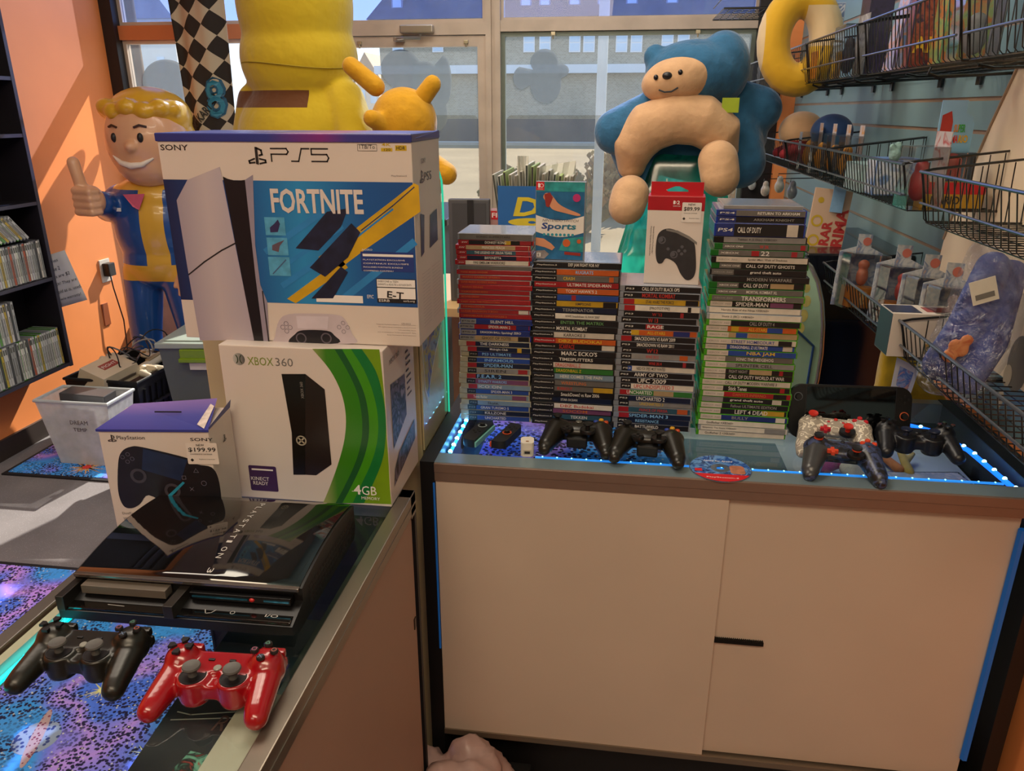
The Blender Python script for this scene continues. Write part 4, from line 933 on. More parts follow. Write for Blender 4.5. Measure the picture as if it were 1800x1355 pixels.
o_ = MB(); o_.X = F0; u, v = f(216, 905); put(o_, 'DualSense Edge', u, v, .006, .044); u, v = f(218, 914); put(o_, 'Wireless Controller', u, v, .006, .050); o_.build('lettering', M('7a7470', .5), b)
o_ = MB(); o_.X = FRR((WB+.0004, 0, 0)); ps_logo(o_, .055, .135, .012); o_.build('lettering', INK, b)

# --- tall pale cabinet with sticker behind the cartons (its green-lit acrylic edge shows)
xl = P(358, 620, y=1.40).x
b = thing('game_kiosk', 'tall beige display cabinet with cloud-edged picture sticker behind the stacked cartons', 'cabinet', (0, 0, 0))
BEIGE = M('b8ac86', .5, 0, .03, 4)
MB().box(xl, -0.38, 1.40, 1.615, 0, 1.47, .004).build('cabinet_body', BEIGE, b)
ed = MB(); prof = [(1.618, 0.952), (1.618, 1.44), (1.612, 1.475), (1.59, 1.495), (1.55, 1.505)]
ed.tube([(-0.372, y, z) for y, z in prof], 0.0022, 8); ed.build('acrylic_edge', GREENLED, b)
pn = MB(); pn.prism([(1.40, .952)] + prof + [(1.40, 1.505)], -0.3785, -0.3755, 'x'); pn.build('acrylic_panel', M('c4b98e', .25, 0, .02, 4, coat=.6), b)
st_ = MB(); st_.X = FRR((-0.3755, 1.40, 0.95)); out = [(.008, .35), (.02, .40), (.10, .44), (.19, .45), (.20, .30), (.195, .235), (.16, .20), (.12, .175), (.09, .15), (.06, .12), (.045, .085), (.02, .125), (.012, .20), (.004, .27)]
flat(st_, out, .0004); sk = st_.build('sticker', M('d8dad8', .3), b)
st_ = MB(); st_.X = FRR((-0.3755, 1.40, 0.95)); cxx, cyy = .10, .28; flat(st_, [(cxx+(p[0]-cxx)*.94, cyy+(p[1]-cyy)*.95) for p in out], .0007); st_.build('sticker_print', artmat('sticker_print', ['3c4a7c', '7a94b8', 'a8a060', '4a5ea8', '8a7048'], 14, .25), sk)
letters(sk, FRR((-0.3755, 1.40, 0.95)), M('b8ac50', .4), [('POKéMON', .025, .30, .055, .155, {'rot': .18})], off=.03, lift=.001)

# ================================================================== FLAT BLACK CONSOLE
pz = thing('game_console', 'glossy black curved-top game console lying on the left glass counter', 'game console', (-0.733, 0.782, T+0.0002), math.radians(1.2)); pz.scale = (.99, .94, .74)
W3, D3 = 0.335, 0.285
GLOSS = M('0b0a0a', 0.06, 0, 0, 1, coat=1.0); SATIN = M('0e0d0e', 0.35, 0, .05, 60)
prof = []
for i in range(17):
    t = i/16; y = 0.045 + t*(D3-0.045); z = 0.064 + 0.030*math.sin(PI*(0.08+0.62*t)) - 0.012*t*t; prof.append((y, z))
bd = MB(); bd.prism([(0.0, 0.012), (0.02, 0.0), (D3-.01, 0.0), (D3, 0.02)] + prof[::-1] + [(0.045, 0.045), (0.0, 0.030)], 0.0, W3-0.0, 'x')
bd.build('body', SATIN, pz)
tp = MB(); n_ = len(prof)
for x0, x1, e in ((0.004, W3-0.004, 0.0035),):
    vs = []; 
    for (y, z) in prof: vs += [(x0, y, z+e), (x1, y, z+e)]
    tp.add(vs, [(2*i, 2*i+1, 2*i+3, 2*i+2) for i in range(n_-1)])
    vs = [(x, y, z) for (y, z) in prof for x in (x0, )]; 
tpo = tp.build('glossy_top', GLOSS, pz, smooth=True); so = tpo.modifiers.new('s', 'SOLIDIFY'); so.thickness = 0.003; so.offset = -1
sv = MB(); sv.box(0.003, W3-0.003, 0.038, 0.046, prof[0][1]-0.003, prof[0][1]+0.004, .0012); sv.build('chrome_trim', M('8f8a84', .2, .9, .1, 30), pz)
fr3 = MB(); fr3.box(0.004, W3-0.004, 0.002, 0.05, 0.030, 0.036, .001); fr3.build('front_ledge', GLOSS, pz)
MB().box(0.02, 0.145, 0.026, 0.044, 0.045, 0.062, .001).build('card_slot_cover', M('5c544c', .4, 0, .05, 30), pz)
MB().box(0.0, 0.012, -0.002, 0.05, 0.030, 0.060, .001).build('side_cheek', M('1c1a19', .3, 0, .05, 30), pz)
MB().box(0.158, 0.172, -0.006, 0.05, 0.034, 0.060, .001).build('open_flap', M('24211e', .3, 0, .05, 30), pz)
MB().box(0.178, W3-0.012, 0.030, 0.047, 0.046, 0.060, .001).build('disc_slot', M('050506', .3), pz)
sf = MB(); sf.box(0.182, 0.262, 0.0288, 0.0300, 0.0515, 0.0545).box(0.285, W3-0.014, 0.0288, 0.0300, 0.0515, 0.0545); sf.build('reflective_strip', M('3f86a8', .15, .8, .3, 90), pz)
MB().ell((0.268, 0.03, 0.053), (.004, .003, .004), 10, 6).build('red_sticker_bit', M('b02020', .4), pz)
vt_ = MB()
for i in range(18):
    for j in range(4): y = 0.07+i*0.0115; vt_.box(W3, W3+0.0005, y, y+0.008, 0.014+j*0.012, 0.021+j*0.012)
vt_.build('vent_grille', M('1f1e1e', .5), pz)
lz = lambda y: next((prof[i][1]+(prof[i+1][1]-prof[i][1])*(y-prof[i][0])/(prof[i+1][0]-prof[i][0]) for i in range(n_-1) if prof[i][0] <= y <= prof[i+1][0]), .09)
o_ = MB(); s = 'PLAYSTATION 3'; ys_ = [0.262-i*0.0160 for i in range(13)]
for ch, y in zip(s, ys_):
    if ch == ' ': continue
    vs, fs, x0, x1, y0, y1 = glyphs(ch, .0); k = .0085/(y1-y0); kk = .0105/max(x1-x0, .2)
    pts = []
    for q in vs:
        a = (q.x-x0)*kk; c = (q.y-y0)*k; X_ = 0.186+c+ (0.256-y)*0.02; Y_ = y-a; pts.append((X_, Y_, lz(min(max(Y_, .046), .284))+.0042))
    o_.add(pts, fs)
o_.build('lettering', M('b8b4b0', .3), pz)
o_ = MB(); u = .292; put(o_, 'I/O', u, .012, .006, .018, lift=.0364); ring2(o_, .245, .016, .0035, .0008, .0364, 12); line2(o_, [(.205, .018), (.209, .010), (.216, .012), (.22, .019)], .001, .0364); line2(o_, [(.066, .013), (.09, .012)], .0008, .0364); o_.build('lettering', M('b0aca8', .4), pz)
o_ = MB(); o_.box(0.03, W3-0.02, 0.01, 0.06, -0.0001, 0.004); o_.build('foot', BLACKWOOD, pz)
# ================================================================== GAMEPADS
def stick(name, par, x, y, z, r=0.0105, h=0.012, mat=None, cup=None, base=None, tilt=(0, 0)):
    m = MB(); m.X = Matrix.Translation((x, y, z)) @ Matrix.Rotation(tilt[0], 4, 'X') @ Matrix.Rotation(tilt[1], 4, 'Y')
    m.lathe([(0.0001, 0), (r*.5, 0), (r*.46, h*.55), (r*.9, h*.72), (r, h*.86), (r*.93, h), (r*.6, h*.93), (0.0001, h*.9)], 24)
    return m.build(name, mat, par, smooth=True)
def button(name, par, x, y, z, r, h, mat, n=16):
    m = MB(); m.lathe([(0.0001, 0), (r, 0), (r, h*.6), (r*.8, h), (0.0001, h)], n, (x, y, z)); return m.build(name, mat, par, smooth=True)

def twin_grip(label, loc, rz, skin, stickm, group=None, shapes=True, blue=False, tilt=0.0, scale=1.0):
    "gamepad with four-way pads at both shoulders, symmetrical sticks and two tapered grips"
    t = thing('game_controller', label, 'game controller', loc, rz, group); t.rotation_euler = (tilt, 0, rz); t.scale = (scale,)*3
    m = MB()
    for s in (-1, 1):
        m.cap((s*.054, .012, .030), (s*.0545, .012, .036), .0235, .0225, 20)      # pad lobes
        m.cap((s*.057, .004, .029), (s*.064, -.046, .019), .0195, .0155, 20)      # grips
        m.cap((s*.064, -.046, .019), (s*.0655, -.054, .0165), .0155, .0145, 16)
        m.lathe([(0.0001, .006), (.017, .006), (.0195, .012), (.0195, .040), (.0180, .0415), (0.0001, .0415)], 28, (s*.0255, -.019, 0))
        m.cap((s*.040, .026, .030), (s*.066, .026, .028), .010, .009, 12)
    m.box(-.045, .045, -.012, .026, .018, .043); m.box(-.012, .012, -.032, -.01, .016, .036)
    melt('body', m, skin, t, voxel=0.0022, smooth=7)
    DK = M('111013', .4)
    for s in (-1, 1):
        w = MB(); w.lathe([(0.0001, .0420), (.0145, .0420), (.0145, .0424), (.0162, .0424), (.0162, .0405)], 28, (s*.0255, -.019, 0)); w.build('stick_well', DK, t, smooth=False)
        stick('thumb_stick', t, s*.0255, -.019, .0415, .0112, .0155, stickm)
        sh = MB(); sh.box(s*.054-.016, s*.054+.016, .030, .040, .030, .042, .003); sh.build('shoulder_button', skin, t)
        sh = MB(); sh.box(s*.054-.015, s*.054+.015, .030, .044, .012, .026, .004); sh.build('trigger', skin, t)
    for a in range(4):
        x = -.054+.0105*math.cos(a*PI/2); y = .012+.0105*math.sin(a*PI/2)
        d = MB(); d.X = Matrix.Translation((x, y, .0570)) @ Matrix.Rotation(a*PI/2, 4, 'Z'); d.prism([(-.006, 0), (-.001, -.0042), (.0045, -.0042), (.0045, .0042), (-.001, .0042)], 0, .0035, 'z'); d.build('direction_button', DK, t)
    for a, c in zip(range(4), ('b05848', '4f8f78', 'a85a78', '6f86a8')):
        x = .054+.0125*math.cos(a*PI/2); y = .012+.0125*math.sin(a*PI/2)
        bt = button('face_button', t, x, y, .0570, .0052, .0040, M('18171a', .35))
        g = MB(); 
        if a == 0: ring2(g, x, y, .0033, .0008, .0612, 12)
        elif a == 1: line2(g, [(x-.003, y-.002), (x+.003, y-.002), (x, y+.003), (x-.003, y-.002)], .0007, .0612)
        elif a == 2: line2(g, [(x-.0025, y-.0025), (x+.0025, y-.0025), (x+.0025, y+.0025), (x-.0025, y+.0025), (x-.0025, y-.0025)], .0007, .0612)
        else: line2(g, [(x-.0026, y-.0026), (x+.0026, y+.0026)], .0007, .0612); line2(g, [(x-.0026, y+.0026), (x+.0026, y-.0026)], .0007, .0612)
        g.build('symbol', M(c, .4), bt)
    button('home_button', t, 0, -.006, .0430, .0050, .0022, M('8a8a84', .3) if shapes else DK)
    for s in (-1, 1): q = MB(); q.box(s*.0135-.004, s*.0135+.004, .006, .0095, .0425, .0450, .0008); q.build('menu_button', DK, t)
    return t
BLKP = M('17140f', .33, 0, .04, 60); REDP = M('8c0812', .24, 0, .02, 40, coat=.5); GRS_ = M('4c4a48', .5)
twin_grip('black gamepad with grey sticks on the left glass counter, left of the red one', (-0.632, 0.704, T+.001), math.radians(3), BLKP, GRS_, scale=.93)
twin_grip('red gamepad with grey sticks on the left glass counter', (-0.446, 0.686, T+.001), math.radians(3), REDP, GRS_, scale=.96)
twin_grip('plain black gamepad at the right end of the back counter, by the tablet console', (0.625, 1.535, T+.001), math.radians(-6), M('15161b', .35, 0, .03, 50), M('1b2238', .35), shapes=False)

def offset_pad(label, loc, rz, skin, kind, tilt=0.0, group=None):
    t = thing('game_controller', label, 'game controller', loc, rz, group); t.rotation_euler = (tilt, 0, rz)
    m = MB()
    for s in (-1, 1):
        m.cap((s*.046, .008, .030), (s*.060, -.050, .020), .0245, .0170, 22)
        m.cap((s*.060, -.046, .020), (s*.062, -.062, .015), .0170, .0130, 18)
        m.ell((s*.043, .010, .034), (.029, .026, .018), 24, 14)
    m.box(-.044, .044, -.010, .030, .014, .042); m.ell((0, .006, .034), (.050, .024, .014), 26, 12)
    two = kind != 'box'
    def pnt(c, n):
        if kind == 'ink': return 1 if (c.x < -.012 and c.y < -.004 and c.z > .02) else 0
        return 0
    melt('body', m, skin, t, voxel=0.0022, smooth=7, paint=pnt)
    DK = M('121112', .35)
    A = dict(box=dict(ls=(-.045, .014), rs=(.021, -.016), dp=(-.021, -.016), fb=(.046, .015)))['box']
    sm = {'box': M('0e0d0d', .4), 'swirl': M('c02818', .4), 'ink': M('1a1a1c', .4)}[kind]
    zt = .0495
    for k, (nm, (x, y)) in enumerate((('thumb_stick', A['ls']), ('thumb_stick', A['rs']))):
        w = MB(); w.lathe([(.0001, 0), (.0145, 0), (.0150, .001), (.0158, -.0004), (.0160, -.006)], 26, (x, y, zt-.001 if k == 0 else zt-.004)); w.build('stick_well', DK, t, smooth=True)
        st = stick(nm, t, x, y, zt-.001 if k == 0 else zt-.004, .0098, .0140, sm)
        if kind == 'ink': c = MB(); c.lathe([(.0040, .001), (.0085, .003), (.0085, .006), (.0050, .0065)], 18, (x, y, zt)); c.build('collar', M('c84020', .4), st)
    x, y = A['dp']; dp = MB(); dp.box(x-.010, x+.010, y-.0033, y+.0033, zt-.008, zt-.0005, .0008).box(x-.0033, x+.0033, y-.010, y+.010, zt-.008, zt-.0005, .0008)
    if kind == 'box': dp.lathe([(.0001, zt-.003), (.0125, zt-.003), (.0130, zt-.008)], 24, (x, y, 0))
    dp.build('direction_pad', {'box': DK, 'swirl': M('b82028', .35), 'ink': M('c84020', .4)}[kind], t)
    fx, fy = A['fb']
    cols = {'box': ('b04018', 'c89018', '243c90', '3f7020'), 'swirl': ('b82028',)*4, 'ink': ('c84020',)*4}[kind]
    for a, c in zip(range(4), cols): button('face_button', t, fx+.0105*math.cos(a*PI/2), fy+.0105*math.sin(a*PI/2), zt-.0005, .0052, .0040, M(c, .3))
    button('home_button', t, 0, .016, .0475, .0070 if kind == 'box' else .004, .0022, M('76746e', .25, .6) if kind == 'box' else sm)
    for s in (-1, 1):
        q = MB(); q.box(s*.042-.018, s*.042+.018, .026, .037, .030, .041, .004); q.build('shoulder_button', DK if kind != 'swirl' else skin, t)
        button('menu_button', t, s*.014, .008, .0465, .0030, .0018, DK if kind != 'swirl' else M('b82028', .35))
    if kind == 'box':
        q = MB(); q.box(-.021, .021, -.030, -.006, .006, .030, .004); q.build('battery_pack', M('0b0b0c', .5), t)
        q = MB(); q.box(-.030, .030, .030, .036, .026, .040, .003); q.build('back_bridge', GLOSS, t)
    else:
        q = MB()
        for i in range(4): q.box(-.010+i*.0052, -.0072+i*.0052, -.0135, -.0125, .033, .0350)
        q.build('indicator_light', M('8a8478', .4) if kind == 'swirl' else M('6c6860', .4), t)
        q = MB(); q.box(-.014, .014, -.0122, -.008, .0305, .0375, .003); q.build('indicator_plate', M('b8b0a4', .4) if kind == 'swirl' else DK, t)
    return t
offset_pad('black gamepad with coloured buttons, left of two alike before the game stacks', (-0.064, 1.468, T+.001), math.radians(-2), BLKP, 'box')
offset_pad('black gamepad with coloured buttons, right of two alike, beside the disc', (0.080, 1.446, T+.001), math.radians(-5), BLKP, 'box')
swm = bpy.data.materials.new('swirl_pattern'); swm.use_nodes = True
n = swm.node_tree.nodes; L = swm.node_tree.links; b = n['Principled BSDF']; t_ = n.new('ShaderNodeTexCoord'); w_ = n.new('ShaderNodeTexWave'); w_.wave_type = 'RINGS'
w_.inputs['Scale'].default_value = 40; w_.inputs['Distortion'].default_value = 14; w_.inputs['Detail'].default_value = 1; w_.inputs['Detail Scale'].default_value = 1.6
r = n.new('ShaderNodeValToRGB'); r.color_ramp.elements[0].position = .82; r.color_ramp.elements[0].color = (*lin('9a9184'), 1); r.color_ramp.elements[1].position = .9; r.color_ramp.elements[1].color = (*lin('ded6c4'), 1)
L.new(t_.outputs['Object'], w_.inputs[0]); L.new(w_.outputs['Fac'], r.inputs[0]); L.new(r.outputs[0], b.inputs['Base Color']); b.inputs['Roughness'].default_value = .4
offset_pad('beige gamepad with white swirl line pattern and red sticks', (0.462, 1.530, T+.012), math.radians(-9), swm, 'swirl', tilt=0.25)
ink = artmat('ink_splash', ['151516', '1d1d20', '3a4468', '16161a'], 60, .35)
offset_pad('black and grey patterned gamepad with orange buttons at the counter front edge', (0.452, 1.430, T+.004), math.radians(-7), [ink, M('3a3a3c', .3, 0, .05, 40)], 'ink', tilt=0.16)

# detachable side controllers
def side_pad(label, px, py, rz, left):
    p = P(px, py, z=T+.012); t = thing('detachable_controller', label, 'game controller', (p.x, p.y, T+.0005), rz)
    s = 1 if left else -1; pts = [(s*.013, -.052), (s*.013, .052)]
    arc = []
    for i in range(9): a = PI/2*i/8; arc.append((s*(-.001 - .016*math.sin(a)), .036+.016*math.cos(a)))
    arc2 = [(x, -y) for x, y in arc][::-1]
    poly = pts + arc + arc2
    if not left: poly = poly[::-1]
    m = MB(); m.prism(poly, 0.002, .019, 'z'); m.build('body', M('17171a', .45), t)
    col = '6fb0a8' if left else 'c84a28'
    q = MB(); q.box(s*.0135 if left else s*.0135-.004, (s*.0135+.004) if left else s*.0135, -.051, .051, .003, .014, .0006); q.build('rail', M(col, .4), t)
    y = .026 if left else -.004
    st = stick('thumb_stick', t, -s*.002, y, .019, .0070, .008, M('1c1c1e', .4)); q = MB(); q.lathe([(.0070, .0185), (.0098, .0195), (.0100, .0205), (.0072, .0205)], 24, (-s*.002, y, 0)); q.build('stick_ring', M('8a9498' if left else 'c85028', .4), t)
    yb = -.004 if left else .026
    for a in range(4): button('face_button', t, -s*.002+.007*math.cos(a*PI/2), yb+.007*math.sin(a*PI/2), .019, .0028, .0015, M('0c0c0d', .5))
    return t
side_pad('black detachable controller with teal rail lying on the back counter', 841, 762, math.radians(-14), True)
side_pad('black detachable controller with orange rail lying on the back counter', 891, 765, math.radians(-15), False)
p = P(927, 785, z=T+.015)
ad = thing('wireless_adapter', 'small white wireless adapter standing on the back counter', 'adapter', (p.x, p.y, T+.0003), math.radians(6))
m = MB(); m.prism(rrect(-.0135, .0135, -.018, .016, .009), 0, .030, 'z'); m.build('body', M('d8d0c2', .4), ad)
MB().box(-.0085, .0085, -.0195, -.0175, .006, .016, .001).build('plug', M('b0a898', .35), ad); MB().box(-.0055, .0055, -.0205, -.0194, .008, .013).build('socket', INK, ad)
q = MB(); q.X = FRT((0, 0, .0303)); flat(q, [(-.003, -.010), (.003, -.010), (.003, -.005), (-.003, -.005)], 0); q.build('light', M('8a5a30', .4), ad)
# disc
dsc = thing('game_disc', 'blue printed game disc with red band lying on the back counter', 'disc', (0.220, 1.398, T+.0003))
m = MB(); m.lathe([(.0075, 0), (.060, 0), (.060, .0012), (.0075, .0012), (.0075, 0)], 48); m.build('disc', M('90a0b8', .15, .8, 0, 1), dsc)
def segd(r0, r1, a0, a1, n=30):
    o = [(r1*math.cos(a0+(a1-a0)*i/n), r1*math.sin(a0+(a1-a0)*i/n)) for i in range(n+1)]
    return o + [(r0*math.cos(a1-(a1-a0)*i/n), r0*math.sin(a1-(a1-a0)*i/n)) for i in range(n+1)]
m = MB(); ring2(m, 0, 0, .0585, .040, .0014, 48); m.build('printed_label', artmat('blue_disc_art', ['142048', '24509a', '5f8fc8', '1a3468', '8ab0d8'], 40, .25), dsc)
m = MB(); a0 = math.radians(208); a1 = math.radians(332); poly = [(.0585*math.cos(a0+(a1-a0)*i/24), .0585*math.sin(a0+(a1-a0)*i/24)) for i in range(25)]; flat(m, poly, .0017); m.build('red_band', RED, dsc)
letters(dsc, FRT(), WHITE, [('PlayStation.2', -.030, -.046, .006, .060), ('Need for Speed', -.030, .026, .008, .055, {'shear': .3})], lift=.0020)
m = MB(); flat(m, rrect(.018, .046, -.024, .014, .008), .0016); m.build('art_patch', M('a86a50', .3, 0, .3, 80), dsc)
m = MB(); flat(m, [(-.050, -.018), (-.036, -.018), (-.036, -.006), (-.050, -.006)], .0018); m.build('red_mark', RED, dsc)
# tablet console leaning upright
tb = thing('handheld_console', 'black tablet game console with orange stick ring leaning at the right of the stacks', 'game console', (0.382, 1.574, T+.0005)); tb.rotation_euler = (math.radians(-14), 0, math.radians(2))
m = MB(); m.prism(rrect(0, .250, 0, .116, .026, 8), 0, .016, 'y'); m.build('body', M('0a0a0b', .4), tb)
m = MB(); m.box(.034, .216, -.0008, 0, .004, .112); m.build('screen', M('040405', .05, 0, 0, 1, coat=1), tb)
m = MB(); m.box(.0325, .0335, -.0010, 0, .002, .114).box(.2165, .2175, -.0010, 0, .002, .114); m.build('rail_gap', M('26262a', .4), tb)
for x, z, c in ((.016, .090, '5c6066'), (.235, .055, 'c8603a')):
    m = MB(); m.X = Matrix.Translation((x, 0, z)) @ Matrix.Rotation(PI/2, 4, 'X'); m.lathe([(.0001, .010), (.006, .010), (.0065, .008), (.004, .003), (.004, 0)], 20); s_ = m.build('thumb_stick', M('101012', .4), tb, smooth=True)
    m = MB(); m.X = Matrix.Translation((x, 0, z)) @ Matrix.Rotation(PI/2, 4, 'X'); m.lathe([(.0068, .0), (.0090, .001), (.0092, .003), (.0075, .003)], 24); m.build('stick_ring', M(c, .4), tb, smooth=True)
for a in range(4):
    m = MB(); m.X = Matrix.Translation((.235+.007*math.cos(a*PI/2), 0, .090+.007*math.sin(a*PI/2))) @ Matrix.Rotation(PI/2, 4, 'X'); m.lathe([(.0001, .002), (.0026, .002), (.0028, 0)], 12); m.build('face_button', M('1a1a1c', .4), tb)

# ================================================================== GAME CASES
PAL = {'k': '141214', 'r': '8e2026', 'R': '8f1a1e', 'b': '1c2a66', 'B': '1f3f86', 'g': '2c6a2a', 'w': 'b5aa9c', 'W': 'c9c0b2', 'y': 'b08a1e', 'o': 'b0501c', 'G': '5c5854', 'L': '7d7a78', 't': '9c8460', 'T': '2a4a58', 'p': '6c3c5c', 'c': '6f8494', 'n': '0f1830'}
NAMES = {'k': 'black', 'r': 'red', 'R': 'dark red', 'b': 'navy', 'B': 'blue', 'g': 'green', 'w': 'off-white', 'W': 'white', 'y': 'yellow', 'o': 'orange', 'G': 'dark grey', 'L': 'light grey', 't': 'tan', 'T': 'dark teal', 'p': 'plum', 'c': 'pale blue', 'n': 'midnight blue'}
def pm(k, var=.12): return M(PAL[k], .38, 0, var, 45)
CASE_PL = {'clear': M('8a8f92', .2, 0, .05, 40, coat=.3), 'red': M('9a1a20', .25, 0, .03, 40, coat=.4), 'blue': M('15318a', .2, 0, .03, 40, coat=.5), 'green': M('3f8a12', .25, 0, .03, 40, coat=.4), 'dgreen': M('0e5a1c', .25, 0, .03, 40, coat=.4), 'black': M('0e0e10', .3, 0, .03, 40, coat=.3), 'grey': M('7d8088', .22, 0, .05, 40, coat=.4), 'cream': M('a39a80', .25, 0, .1, 80, coat=.4)}  # cream is clear plastic with the light falling on it put into its colour
SHEET = M('8c93a4', .18, 0, .1, 12, coat=.6)
TXC = {'b': M('23367c', .5), 'w': M('cfc8be', .5), 'k': M('2a2624', .5), 'r': M('b02a22', .5), 'y': M('c8a428', .5), 'g': M('5c8a54', .5), 'c': M('7fb0d8', .5), 'o': M('b8622c', .5), 'G': M('8a8680', .5)}
def game_case(x, y, z, L_, th, rz, body, left, lw, leftcol, leftink, main, title, tcol, tx, tw, margin, extra, label, group, depth=.132, th_txt=.55):
    t = thing('game_case', label, 'game case', (x, y, z), rz, group)
    m = MB(); m.box(0, L_, 0, depth, 0, th-.0004, .0012); m.build('case', CASE_PL[body], t)
    e = .0004
    m = MB(); m.box(margin, L_-.003, -e, .001, .0009, th-.0013); 
    m.build('spine_insert', pm(main), t)
    m = MB(); m.box(margin+.002, L_-.004, .004, depth-.004, th-.0004, th-.0001); m.build('cover_sheet', SHEET, t)
    if left is not None and leftcol:
        m = MB(); m.box(margin, margin+lw, -e*2, -e, .0009, th-.0013); lb = m.build('platform_band', pm(leftcol), t)
        if left: letters(lb, FR((0, -e*2, 0)), TXC[leftink], [(left, margin+.003, th*.36, th*.26, lw-.006, {'shear': .2})], off=.01, lift=.0003)
    if title: letters(t, FR((0, -e, 0)), TXC[tcol], [(title, tx*L_, th*(.5-th_txt/2), th*th_txt, tw*L_)], off=.012, lift=.0005)
    if extra:
        for (a, c, k) in extra:
            m = MB(); m.box(L_*a, L_*c, -e*2.2, -e, .0012, th-.0016); m.build('spine_mark', pm(k), t)
    return t
rs = random.Random(11)
def stack(x, y, L_, rows, name, group, rz0=0.0, jx=.003, lean=0.0):
    "rows given from the bottom up"
    z = T + .0003; N = len(rows)
    for i, r_ in enumerate(rows):
        k = N-1-i
        th = r_.get('th', .0134); r_L = r_.get('L', L_); j = r_.get('dx', 0)
        lab = '%s-spined game case, %s in the %s stack' % (NAMES[r_['m']], ORD[k], name) if k else '%s-spined game case, topmost in the %s stack' % (NAMES[r_['m']], name)
        game_case(x + rs.uniform(-jx, jx) + j + lean*i, y + rs.uniform(-.002, .003), z, r_L, th, rz0 + rs.uniform(-.012, .012), r_.get('b', 'clear'), r_.get('l', ''), r_.get('lw', .03), r_.get('lc'), r_.get('li', 'w'), r_['m'], r_.get('t'), r_.get('tc', 'w'), r_.get('tx', .35), r_.get('tw', .4), r_.get('mg', .004), r_.get('e'), lab, group, depth=r_.get('d', .132), th_txt=r_.get('tt', .5))
        z += th
    return z
D = dict
# stack one (leftmost): grey, then red switch-type, then PS5/PS3
sw = lambda **k: D(D(b='red', th=.0107, m='r', mg=.005, l='', lc=None), **k)
p5 = lambda **k: D(D(b='blue', th=.0126, m='b', mg=.002, l='PS5', lw=.034, lc='L', li='k'), **k)
p3o = lambda **k: D(D(b='cream', th=.0126, m='n', mg=.018, l='PS3', lw=.02, lc='k', li='G'), **k)
s1 = [D(b='grey', th=.0135, m='G', t='SONIC SUPERSTARS', tc='k', tx=.25, tw=.45, tt=.3, mg=.004), 
  sw(m='k', t='DONKEY KONG', l='SW', lw=.018, lc='R', tx=.36, tw=.28, e=[(.82, .97, 'r'), (.62, .7, 'y')]), sw(m='t', t='PRINCESS PEACH', l='SW', lw=.018, lc='R', tx=.36, tw=.3, e=[(.8, .97, 'r')], dx=-.004),
  sw(m='T', t='THE LEGEND OF ZELDA TEARS', l='SW', lw=.018, lc='R', tx=.25, tw=.5, e=[(.8, .97, 'r')]), sw(m='n', t='BAYONETTA', l='SW', lw=.018, lc='R', tx=.38, tw=.22, e=[(.8, .97, 'R')]), sw(m='W', t='FIRE EMBLEM WARRIORS', tc='k', l='SW', lw=.018, lc='R', tx=.25, tw=.42, dx=-.003),
  D(b='grey', th=.0100, m='G', t='', mg=.004)]
for i, (a, b_) in enumerate((('PAPER MARIO ORIGAMI', .36), ('MARIO RABBIDS SPARKS', .5), ('SUPER MARIO ODYSSEY WORLD', .48), ('MARIO TENNIS', .28), ('POKEMON LEGENDS ARCEUS', .36), ('METROID DREAD', .24), ('KIRBY AND THE FORGOTTEN', .52), ('PIKMIN FOUR', .3), ('LUIGIS MANSION 3 BOO', .5), ('XENOBLADE CHRONICLES 2', .6))):
    s1.append(sw(m='r', t=a, tx=.06, tw=b_, tt=.35, e=[(.84, .97, 'R' if i != 8 else 'W')], mg=.004, b='clear' if i % 3 else 'red', tc='o'))
s1 += [p5(t='SILENT HILL', tx=.42, tw=.32), p5(m='R', t='SPIDER-MAN 2', tx=.42, tw=.3, e=[(.8, .97, 'b')]), p5(t='DRAGON BALL: Sparkling! ZERO', tx=.28, tw=.56), p5(m='t', t='GHOST OF YOTEI', tc='k', tx=.32, tw=.4, e=[(.82, .97, 'k')]),
  p3o(l='', lc='R', t='THE DARKNESS', tx=.3, tw=.4, tc='w'), p3o(l='', lc='R', t='Midnight Club', tx=.42, tw=.25, e=[(.8, .86, 'y')]), p3o(m='b', t='PS3 ULTIMATE', tx=.3, tw=.4, tc='c'), p3o(m='B', t='INFAMOUS', tx=.35, tw=.4, tc='c'), p3o(l='', lc='R', t='SPIDER-MAN', tx=.34, tw=.4, tc='c', tt=.6),
  p3o(m='L', t='SIREN', tc='k', tx=.35, tw=.3, e=[(.82, .95, 'r')]), p3o(l='', lc='R', t='F.E.A.R. 2', tx=.26, tw=.34, tc='c', tt=.65, m='n'), p3o(m='p', t='DYNASTY WARRIORS', tx=.28, tw=.4, tc='c'), p3o(m='c', t='ICO ON', tx=.26, tw=.32, tc='w', lc='R', l=''), p3o(m='B', t='SPIDER-MAN 3', tx=.45, tw=.3), p3o(m='c', lc='R', l='', t='Tomb Raider', tx=.2, tw=.2, e=[(.75, .95, 'p')]),
  p3o(m='c', t='Skate.', tx=.38, tw=.16, tc='k'), p3o(m='B', t='GRAN TURISMO 5', tx=.3, tw=.4), p3o(m='n', t='KILLZONE', tx=.35, tw=.3), p3o(m='B', t='UNCHARTED', tx=.35, tw=.3)]
sc_ = .4215/sum(r['th'] for r in s1)
for r_ in s1: r_['th'] *= sc_
topz1 = stack(-0.336, 1.580, .160, s1[::-1], 'leftmost', 'game cases in the leftmost stack', 0.0)
